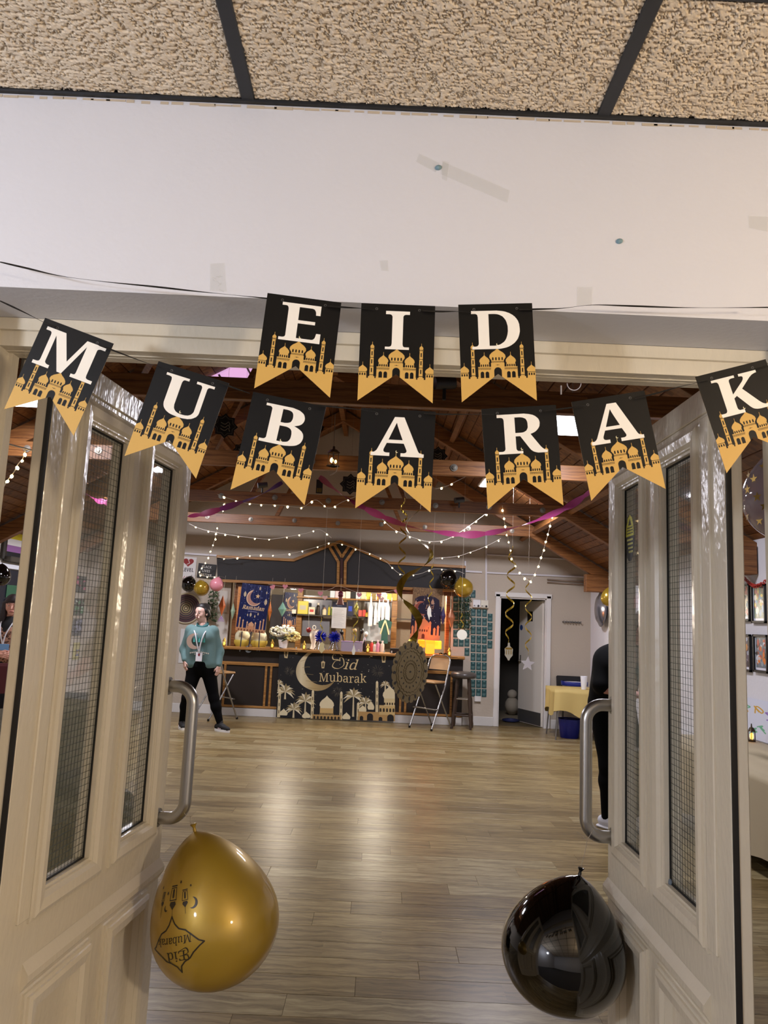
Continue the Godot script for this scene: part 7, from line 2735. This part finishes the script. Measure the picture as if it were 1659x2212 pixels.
func head(o: Node3D, body: G, c: Vector3, b: Basis, skin: Material, hair_bones: Array, hair_hex: String) -> void:
	# c the middle of the head; b looks along +z of its own axes
	var f := func(x: float, y: float, z: float) -> Vector3: return c + b * Vector3(x, y, z)
	var bones := [
		[f.call(0, 0.045, -0.028), f.call(0, 0.03, 0.018), 0.086, 0.076],
		[f.call(0, -0.005, 0.02), f.call(0, -0.062, 0.034), 0.066, 0.047],
		[f.call(0, -0.085, 0.052), f.call(0, -0.09, 0.058), 0.026, 0.022],
		[f.call(-0.034, -0.03, 0.052), f.call(-0.036, -0.02, 0.05), 0.03, 0.03], [f.call(0.034, -0.03, 0.052), f.call(0.036, -0.02, 0.05), 0.03, 0.03],
		[f.call(0, 0.012, 0.090), f.call(0, -0.030, 0.108), 0.008, 0.014],
		[f.call(-0.03, 0.028, 0.078), f.call(0.03, 0.028, 0.078), 0.012, 0.012],
		[f.call(-0.02, -0.062, 0.084), f.call(0.02, -0.062, 0.084), 0.0085, 0.0085],
		[f.call(-0.086, 0.012, -0.012), f.call(-0.084, -0.026, -0.004), 0.014, 0.010], [f.call(0.086, 0.012, -0.012), f.call(0.084, -0.026, -0.004), 0.014, 0.010],
		[f.call(0, -0.05, -0.012), f.call(0, -0.16, -0.022), 0.054, 0.058]]
	nets(body, bones, 0.0075, 0.016)
	for s: float in [-1.0, 1.0]:
		var g := G.new()
		g.ball(f.call(s * 0.031, 0.006, 0.0825), Vector3(0.0125, 0.0068, 0.007), 12, b)
		obj("eye", g, mat("d8d2cc", 0.3), o)
		g = G.new()
		g.ball(f.call(s * 0.031, 0.006, 0.0888), Vector3(0.0058, 0.0058, 0.0024), 10, b)
		obj("iris", g, mat("241a14", 0.2), o)
		g = G.new()
		g.tube([f.call(s * 0.014, 0.027, 0.0935), f.call(s * 0.030, 0.032, 0.091), f.call(s * 0.048, 0.026, 0.080)], [0.003, 0.0036, 0.002], 6)
		obj("eyebrow", g, mat("2a1c14", 0.8), o)
	var g2 := G.new()
	g2.tube([f.call(-0.024, -0.060, 0.084), f.call(-0.009, -0.0575, 0.0925), f.call(0, -0.059, 0.0935), f.call(0.009, -0.0575, 0.0925), f.call(0.024, -0.060, 0.084)], [0.002, 0.0045, 0.0042, 0.0045, 0.002], 6)
	g2.tube([f.call(-0.022, -0.063, 0.084), f.call(0, -0.067, 0.0930), f.call(0.022, -0.063, 0.084)], [0.002, 0.0052, 0.002], 6)
	obj("mouth", g2, mat("a0605c", 0.5), o)
	var hb := []
	for q in hair_bones: hb.append([f.call(q[0], q[1], q[2]), f.call(q[3], q[4], q[5]), q[6], q[7]])
	var hg := G.new()
	nets(hg, hb, 0.0085, 0.02)
	obj("hair", hg, mat(hair_hex, 0.55), o)
func people() -> void:
	helper_walking()
	helper_leopard()
	helper_bending()
func helper_walking() -> void:
	var z := 10.5
	var skin := mat("d8b0a0", 0.5)
	var at := PY(437, 1577, 0)
	var o := thing("person", "woman in a teal printed sweatshirt, black leggings and black trainers walking past the bar", "person", Vector3.ZERO)
	z = -at.z
	var J := func(px: float, py: float, dz := 0.0) -> Vector3: return P(px, py, z) + Vector3(0, 0, dz)
	var neck: Vector3 = J.call(437, 1354)
	var sL: Vector3 = J.call(413, 1362, 0.0)
	var sR: Vector3 = J.call(460, 1364, 0.0)
	var eL: Vector3 = J.call(396, 1403, -0.06)
	var eR: Vector3 = J.call(472, 1408, -0.05)
	var wL: Vector3 = J.call(401, 1427, 0.05)
	var wR: Vector3 = J.call(473, 1438, 0.02)
	var hips: Vector3 = J.call(436, 1440)
	var hL: Vector3 = J.call(421, 1446)
	var hR: Vector3 = J.call(450, 1446)
	var kL: Vector3 = J.call(406, 1506, 0.05)
	var kR: Vector3 = J.call(462, 1508, 0.0)
	var aL: Vector3 = J.call(390, 1560, -0.08)
	var aR: Vector3 = J.call(476, 1562, 0.02)
	aL.y = maxf(aL.y, 0.085)
	aR.y = maxf(aR.y, 0.085)
	var chest: Vector3 = J.call(436, 1380)
	# skin: head, neck, arms, hands, hidden trunk and legs, one mesh
	var g := G.new()
	nets(g, [[neck + Vector3(0, 0.02, 0), chest, 0.06, 0.11], [chest, hips, 0.10, 0.09], [sL, eL, 0.045, 0.036], [eL, wL, 0.036, 0.025], [sR, eR, 0.045, 0.036], [eR, wR, 0.036, 0.025], [chest, sL, 0.07, 0.05], [chest, sR, 0.07, 0.05], [hips, hL, 0.08, 0.06], [hips, hR, 0.08, 0.06], [hL, kL, 0.06, 0.045], [kL, aL, 0.045, 0.030], [hR, kR, 0.06, 0.045], [kR, aR, 0.045, 0.030]], 0.014, 0.025)
	hand(g, wL, Vector3(0.18, -0.95, 0.2).normalized(), Vector3(0.8, 0.15, -0.5).normalized(), Vector3(0.5, 0, 0.8), 0.42)
	hand(g, wR, Vector3(-0.05, -0.98, 0.1).normalized(), Vector3(-0.8, 0.05, -0.4).normalized(), Vector3(-0.3, 0, 0.9), 0.4)
	var hb := Basis(Vector3.UP, -0.5) * Basis(Vector3.BACK, 0.04)
	head(o, g, J.call(436, 1325), hb, skin, [[0, 0.058, -0.05, 0, 0.068, 0.0, 0.089, 0.074], [-0.062, 0.04, -0.005, -0.072, -0.02, -0.045, 0.038, 0.038], [0.062, 0.04, -0.005, 0.072, -0.02, -0.045, 0.038, 0.038], [0, 0.0, -0.075, 0, -0.06, -0.08, 0.06, 0.045]], "17110e")
	obj("body", g, skin, o)
	# sweatshirt
	var teal := StandardMaterial3D.new()
	teal.albedo_color = Color("627f7e")
	teal.roughness = 0.9
	g = G.new()
	var hem: Vector3 = J.call(436, 1431)
	nets(g, [[neck + Vector3(0, 0.0, -0.02), chest, 0.082, 0.145], [chest + Vector3(-0.07, 0, 0.01), hem + Vector3(-0.09, 0.0, 0.01), 0.135, 0.125], [chest + Vector3(0.07, 0, 0.01), hem + Vector3(0.09, 0.0, 0.01), 0.135, 0.125], [chest + Vector3(-0.06, 0.03, 0.05), chest + Vector3(0.06, 0.03, 0.05), 0.12, 0.12], [hem + Vector3(-0.08, -0.005, 0.005), hem + Vector3(0.08, -0.005, 0.005), 0.115, 0.115], [hem + Vector3(0, 0.12, 0.03), hem + Vector3(0, 0.03, 0.02), 0.12, 0.11], [chest + Vector3(0, 0.03, 0), sL, 0.11, 0.075], [chest + Vector3(0, 0.03, 0), sR, 0.11, 0.075], [sL, eL, 0.075, 0.062], [eL, wL + Vector3(0, 0.02, 0), 0.062, 0.042], [sR, eR, 0.075, 0.062], [eR, wR + Vector3(0, 0.02, 0), 0.062, 0.042]], 0.0135, 0.035)
	var top := obj("sweatshirt", g, teal, o)
	# printed crescent and lettering, lying on the chest
	var fz := chest.z + 0.185
	g = G.new()
	g.prism(moon_shape(0.105, 0.3), 0.004, Transform3D(Basis(Vector3.RIGHT, 0.08), Vector3(chest.x - 0.055, chest.y - 0.03, fz)))
	obj("crescent_print", g, mat("c4aa98", 0.8), top)
	g = G.new()
	for i in 5: g.prism(PackedVector2Array([Vector2(-0.012, 0), Vector2(0.012, 0), Vector2(0.010, 0.04 + 0.02 * (i % 2)), Vector2(0, 0.06 + 0.02 * (i % 2)), Vector2(-0.010, 0.04 + 0.02 * (i % 2))]), 0.004, Transform3D(Basis(), Vector3(chest.x - 0.06 + i * 0.034, chest.y - 0.04, fz - 0.004)))
	obj("mosque_print", g, mat("4fb0a8", 0.8), top)
	g = G.new()
	for i in 11: g.box(Vector3(chest.x - 0.10 + i * 0.024, chest.y - 0.165 - 0.004 * absf(i - 5), fz - 0.016), Vector3(0.014, 0.016, 0.004))
	for i in 7: g.box(Vector3(chest.x - 0.04 + i * 0.02, chest.y - 0.20, fz - 0.022), Vector3(0.013, 0.009, 0.004))
	obj("lettering_print", g, mat("c9c0b0", 0.8), top)
	g = G.new()
	var cu := []
	for i in 21: cu.append(neck + Vector3(0.072 * cos(TAU * i / 20), 0.035 - 0.035 * sin(TAU * i / 20), -0.005 + 0.068 * sin(TAU * i / 20)))
	g.tube(cu, 0.014, 8, false)
	obj("collar", g, mat("32696a", 0.9), top)
	# lanyard and badge
	g = G.new()
	var bd := Vector3(chest.x + 0.02, chest.y - 0.235, fz - 0.008)
	for s: float in [-1.0, 1.0]:
		g.tube(curve([neck + Vector3(s * 0.085, 0.02, -0.01), neck + Vector3(s * 0.085, -0.04, 0.10), Vector3(chest.x + s * 0.055 + 0.01, chest.y + 0.06, fz + 0.012), Vector3(chest.x + s * 0.025 + 0.01, chest.y - 0.06, fz + 0.016), bd + Vector3(0, 0.05, 0.008)], 5), 0.009, 6)
	var ly := obj("lanyard", g, mat("d8d8dc", 0.6), o)
	g = G.new()
	g.box(bd, Vector3(0.085, 0.115, 0.010), Basis(), 0.002)
	obj("badge", g, mat("e8e6ea", 0.4), ly)
	g = G.new()
	g.ball(bd + Vector3(0.0, 0.03, 0.004), Vector3(0.016, 0.022, 0.003), 10)
	obj("badge_photo", g, mat("b03a4a", 0.5), ly)
	# leggings
	g = G.new()
	nets(g, [[hips + Vector3(-0.05, 0.07, 0), hips + Vector3(0.05, 0.07, 0), 0.135, 0.135], [hips + Vector3(-0.05, 0, 0), hL, 0.135, 0.11], [hips + Vector3(0.05, 0, 0), hR, 0.135, 0.11], [hL, kL, 0.108, 0.068], [kL, kL.lerp(aL, 0.35), 0.066, 0.068], [kL.lerp(aL, 0.35), aL, 0.066, 0.043], [hR, kR, 0.108, 0.068], [kR, kR.lerp(aR, 0.35), 0.066, 0.068], [kR.lerp(aR, 0.35), aR, 0.066, 0.043]], 0.0135, 0.035)
	obj("leggings", g, mat("050506", 0.9, 0.0, 0.25), o)
	# trainers
	for i in 2:
		var a: Vector3 = [aL, aR][i]
		var dir: Vector3 = [Vector3(0.35, 0, 0.94), Vector3(0.8, 0, 0.6)][i]
		var base := Vector3(a.x, 0, a.z)
		g = G.new()
		nets(g, [[base + Vector3(0, 0.055, 0) - dir * 0.05, base + dir * 0.06 + Vector3(0, 0.058, 0), 0.04, 0.042], [base + dir * 0.06 + Vector3(0, 0.055, 0), base + dir * 0.16 + Vector3(0, 0.042, 0), 0.042, 0.032], [base + Vector3(0, 0.06, 0), a + Vector3(0, 0.015, 0), 0.042, 0.042]], 0.009, 0.02)
		var sh := obj("trainer", g, mat("0c0c0e", 0.7), o)
		g = G.new()
		var side := dir.cross(Vector3.UP)
		var ol := PackedVector2Array()
		for k in 24:
			var t := TAU * k / 24
			ol.append(Vector2(0.047 * cos(t) * (1.0 - 0.12 * sin(t)), 0.145 * sin(t)))
		g.prism(ol, 0.03, Transform3D(Basis(side, dir, side.cross(dir)), base + dir * 0.052 + Vector3(0, 0.0155, 0)))
		obj("sole", g, mat("e2e0dc", 0.5), sh)
		g = G.new()
		for k in 3:
			for s: float in [-1.0, 1.0]:
				var p0 := base + dir * (0.02 + k * 0.022) + Vector3(0, 0.035, 0) + side * s * 0.046
				g.bar(p0, p0 + Vector3(0, 0.045, 0) - dir * 0.018 - side * s * 0.012, 0.009, 0.004, side)
		obj("stripes", g, mat("e0c8c8", 0.6), sh)
func helper_leopard() -> void:
	var z := 9.3
	var skin := mat("c08a74", 0.5)
	var o := thing("person", "woman with dark fringed hair in leopard print behind the maroon chair", "person", Vector3.ZERO)
	var base := P(10, 1500, z)
	var x := base.x - 0.02
	var J := func(dx: float, y: float, dz := 0.0) -> Vector3: return Vector3(x + dx, y, -z + dz)
	var g := G.new()
	var chest: Vector3 = J.call(0, 1.20)
	var hips: Vector3 = J.call(0, 0.86)
	nets(g, [[J.call(0, 1.40), chest, 0.055, 0.11], [chest, hips, 0.11, 0.13], [J.call(-0.17, 1.30), J.call(-0.23, 1.05, 0.04), 0.045, 0.036], [J.call(-0.23, 1.05, 0.04), J.call(-0.02, 0.98, 0.22), 0.036, 0.026], [J.call(0.17, 1.30), J.call(0.24, 1.05, 0.04), 0.045, 0.036], [J.call(0.24, 1.05, 0.04), J.call(0.04, 0.97, 0.23), 0.036, 0.026], [chest, J.call(-0.17, 1.30), 0.07, 0.05], [chest, J.call(0.17, 1.30), 0.07, 0.05], [hips, J.call(-0.09, 0.5), 0.11, 0.06], [J.call(-0.09, 0.5), J.call(-0.1, 0.09), 0.055, 0.035], [hips, J.call(0.09, 0.5), 0.11, 0.06], [J.call(0.09, 0.5), J.call(0.1, 0.09), 0.055, 0.035]], 0.016, 0.04)
	hand(g, J.call(0.0, 0.98, 0.23), Vector3(0.95, -0.1, 0.25).normalized(), Vector3(0.1, -0.3, -0.9).normalized(), Vector3(0, 1, 0), 0.45)
	hand(g, J.call(0.02, 0.97, 0.25), Vector3(-0.95, -0.1, 0.2).normalized(), Vector3(0.1, -0.3, -0.9).normalized(), Vector3(0, 1, 0), 0.45)
	head(o, g, J.call(0, 1.535, 0.01), Basis(Vector3.UP, 0.35), skin, [[0, 0.06, -0.045, 0, 0.07, 0.02, 0.092, 0.08], [-0.05, 0.062, 0.062, 0.05, 0.062, 0.062, 0.027, 0.027], [-0.08, 0.03, 0.0, -0.095, -0.2, 0.02, 0.04, 0.035], [0.08, 0.03, 0.0, 0.095, -0.2, 0.02, 0.04, 0.035], [0, 0.0, -0.07, 0, -0.2, -0.08, 0.075, 0.07]], "22110f")
	obj("body", g, skin, o)
	# top: black yoke over a leopard-spotted body
	var p := Painter.new(256, 256, Color("b5876e"), 1.0)
	rng.seed = 61
	for k in 120:
		var cx := rng.randf() * 256
		var cy := rng.randf() * 256
		var r := rng.randf_range(7, 13)
		p.disc(cx, cy, r, r * 0.8, Color("17100e"), 10)
		p.disc(cx + 1, cy, r * 0.55, r * 0.42, Color("8a5a44"), 8)
	var lm := StandardMaterial3D.new()
	lm.albedo_texture = ImageTexture.create_from_image(p.done())
	lm.uv1_triplanar = true
	lm.uv1_scale = Vector3(3, 3, 3)
	lm.roughness = 0.85
	g = G.new()
	nets(g, [[chest + Vector3(-0.05, 0, 0.01), hips + Vector3(-0.05, 0.02, 0), 0.135, 0.14], [chest + Vector3(0.05, 0, 0.01), hips + Vector3(0.05, 0.02, 0), 0.135, 0.14]], 0.016, 0.035)
	obj("leopard_top", g, lm, o)
	g = G.new()
	nets(g, [[J.call(0, 1.37), chest + Vector3(0, 0.04, 0), 0.07, 0.142], [chest + Vector3(0, 0.07, 0), J.call(-0.17, 1.30), 0.11, 0.068], [chest + Vector3(0, 0.07, 0), J.call(0.17, 1.30), 0.11, 0.068], [J.call(-0.17, 1.30), J.call(-0.22, 1.10, 0.03), 0.068, 0.056], [J.call(0.17, 1.30), J.call(0.23, 1.10, 0.03), 0.068, 0.056]], 0.016, 0.035)
	obj("yoke", g, mat("0c0b0d", 0.8), o)
	g = G.new()
	nets(g, [[hips, J.call(-0.09, 0.5), 0.135, 0.075], [J.call(-0.09, 0.5), J.call(-0.1, 0.1), 0.07, 0.05], [hips, J.call(0.09, 0.5), 0.135, 0.075], [J.call(0.09, 0.5), J.call(0.1, 0.1), 0.07, 0.05]], 0.018, 0.035)
	obj("trousers", g, mat("101014", 0.8), o)
	g = G.new()
	for s: float in [-1.0, 1.0]: nets(g, [[J.call(s * 0.1, 0.045, -0.04), J.call(s * 0.11, 0.04, 0.14), 0.042, 0.036]], 0.014, 0.02)
	obj("shoes", g, mat("141416", 0.6), o)
	g = G.new()
	for s: float in [-1.0, 1.0]: g.tube(curve([J.call(s * 0.075, 1.39, 0.0), J.call(s * 0.07, 1.33, 0.11), J.call(s * 0.03, 1.20, 0.165), J.call(0.01, 1.08, 0.165)], 5), 0.008, 6)
	var ly := obj("lanyard", g, mat("d8d8dc", 0.6), o)
	g = G.new()
	g.box(J.call(0.03, 1.055, 0.17), Vector3(0.115, 0.075, 0.006), Basis(), 0.002)
	obj("badge", g, mat("6a9ac8", 0.4), ly)
func helper_bending() -> void:
	var at := PY(1312, 1790, 0)
	var z := -at.z
	var skin := mat("c99488", 0.5)
	var blk := mat("060607", 0.9, 0.0, 0.3)
	var o := thing("person", "person in black T-shirt and trousers with white trainers bending behind the door leaf", "person", Vector3.ZERO)
	var J := func(px: float, py: float, dz := 0.0) -> Vector3: return P(px, py, z) + Vector3(0, 0, dz)
	var hips: Vector3 = J.call(1318, 1525, 0.0)
	var chest: Vector3 = J.call(1326, 1432, 0.10)
	var neck: Vector3 = J.call(1350, 1385, 0.20)
	var sA: Vector3 = J.call(1303, 1424, 0.10)
	var eA: Vector3 = J.call(1287, 1482, 0.16)
	var wA: Vector3 = J.call(1352, 1494, 0.30)
	var sB: Vector3 = J.call(1372, 1418, 0.12)
	var eB: Vector3 = J.call(1392, 1480, 0.24)
	var wB: Vector3 = J.call(1385, 1505, 0.42)
	var kA: Vector3 = J.call(1313, 1650, 0.06)
	var aA: Vector3 = J.call(1313, 1765, 0.0)
	var kB: Vector3 = J.call(1368, 1650, 0.02)
	var aB: Vector3 = J.call(1378, 1765, -0.05)
	var g := G.new()
	nets(g, [[neck, chest, 0.055, 0.12], [chest, hips, 0.12, 0.13], [chest, sA, 0.08, 0.05], [chest, sB, 0.08, 0.05], [sA, eA, 0.05, 0.042], [eA, wA, 0.045, 0.028], [sB, eB, 0.05, 0.042], [eB, wB, 0.045, 0.028], [hips, kA, 0.08, 0.05], [kA, aA, 0.05, 0.036], [hips, kB, 0.08, 0.05], [kB, aB, 0.05, 0.036]], 0.014, 0.025)
	hand(g, wA, Vector3(0.9, -0.2, 0.35).normalized(), Vector3(0, -0.95, 0.2).normalized(), Vector3(0, 0.3, 1), 0.35)
	hand(g, wB, Vector3(-0.1, -0.35, 0.9).normalized(), Vector3(0, -0.9, -0.4).normalized(), Vector3(-1, 0, 0), 0.35)
	head(o, g, neck + Vector3(0.07, 0.10, 0.08), Basis(Vector3.UP, 0.7) * Basis(Vector3.RIGHT, 0.75), skin, [[0, 0.06, -0.05, 0, 0.07, 0.015, 0.09, 0.076], [-0.06, 0.03, -0.02, -0.07, -0.03, -0.04, 0.04, 0.035], [0.06, 0.03, -0.02, 0.07, -0.03, -0.04, 0.04, 0.035], [0, 0.0, -0.08, 0, -0.06, -0.08, 0.06, 0.05]], "2a1c14")
	obj("body", g, skin, o)
	g = G.new()
	nets(g, [[neck + Vector3(-0.02, -0.03, -0.03), chest, 0.085, 0.165], [chest + Vector3(-0.04, 0, 0), hips + Vector3(-0.02, 0.03, 0), 0.155, 0.155], [chest + Vector3(0.04, 0, 0), hips + Vector3(0.04, 0.03, 0), 0.155, 0.155], [chest, sA, 0.14, 0.085], [chest, sB, 0.14, 0.085], [sA, sA.lerp(eA, 0.86), 0.085, 0.082], [sB, sB.lerp(eB, 0.8), 0.085, 0.08]], 0.0135, 0.04)
	obj("t_shirt", g, blk, o)
	g = G.new()
	nets(g, [[hips + Vector3(-0.03, 0.02, 0), kA, 0.15, 0.085], [kA, kA.lerp(aA, 0.3), 0.08, 0.082], [kA.lerp(aA, 0.3), aA, 0.078, 0.05], [hips + Vector3(0.05, 0.02, 0), kB, 0.15, 0.085], [kB, kB.lerp(aB, 0.3), 0.08, 0.082], [kB.lerp(aB, 0.3), aB, 0.078, 0.05]], 0.0135, 0.035)
	obj("trousers", g, mat("050506", 0.9, 0.0, 0.25), o)
	for a: Vector3 in [aA, aB]:
		var dir := Vector3(0.55, 0, 0.83)
		var base := Vector3(a.x, 0, a.z)
		g = G.new()
		nets(g, [[base + Vector3(0, 0.055, 0) - dir * 0.05, base + dir * 0.06 + Vector3(0, 0.058, 0), 0.042, 0.044], [base + dir * 0.06 + Vector3(0, 0.055, 0), base + dir * 0.17 + Vector3(0, 0.044, 0), 0.044, 0.034], [base + Vector3(0, 0.06, 0), base + Vector3(0, 0.10, 0), 0.044, 0.046]], 0.009, 0.02)
		var sh := obj("trainer", g, mat("d9dbe4", 0.5), o)
		g = G.new()
		g.box(base + dir * 0.055 + Vector3(0, 0.012, 0), Vector3(0.09, 0.024, 0.29), Basis(dir.cross(Vector3.UP), Vector3.UP, -dir), 0.01)
		obj("sole", g, mat("e8e8ec", 0.5), sh)
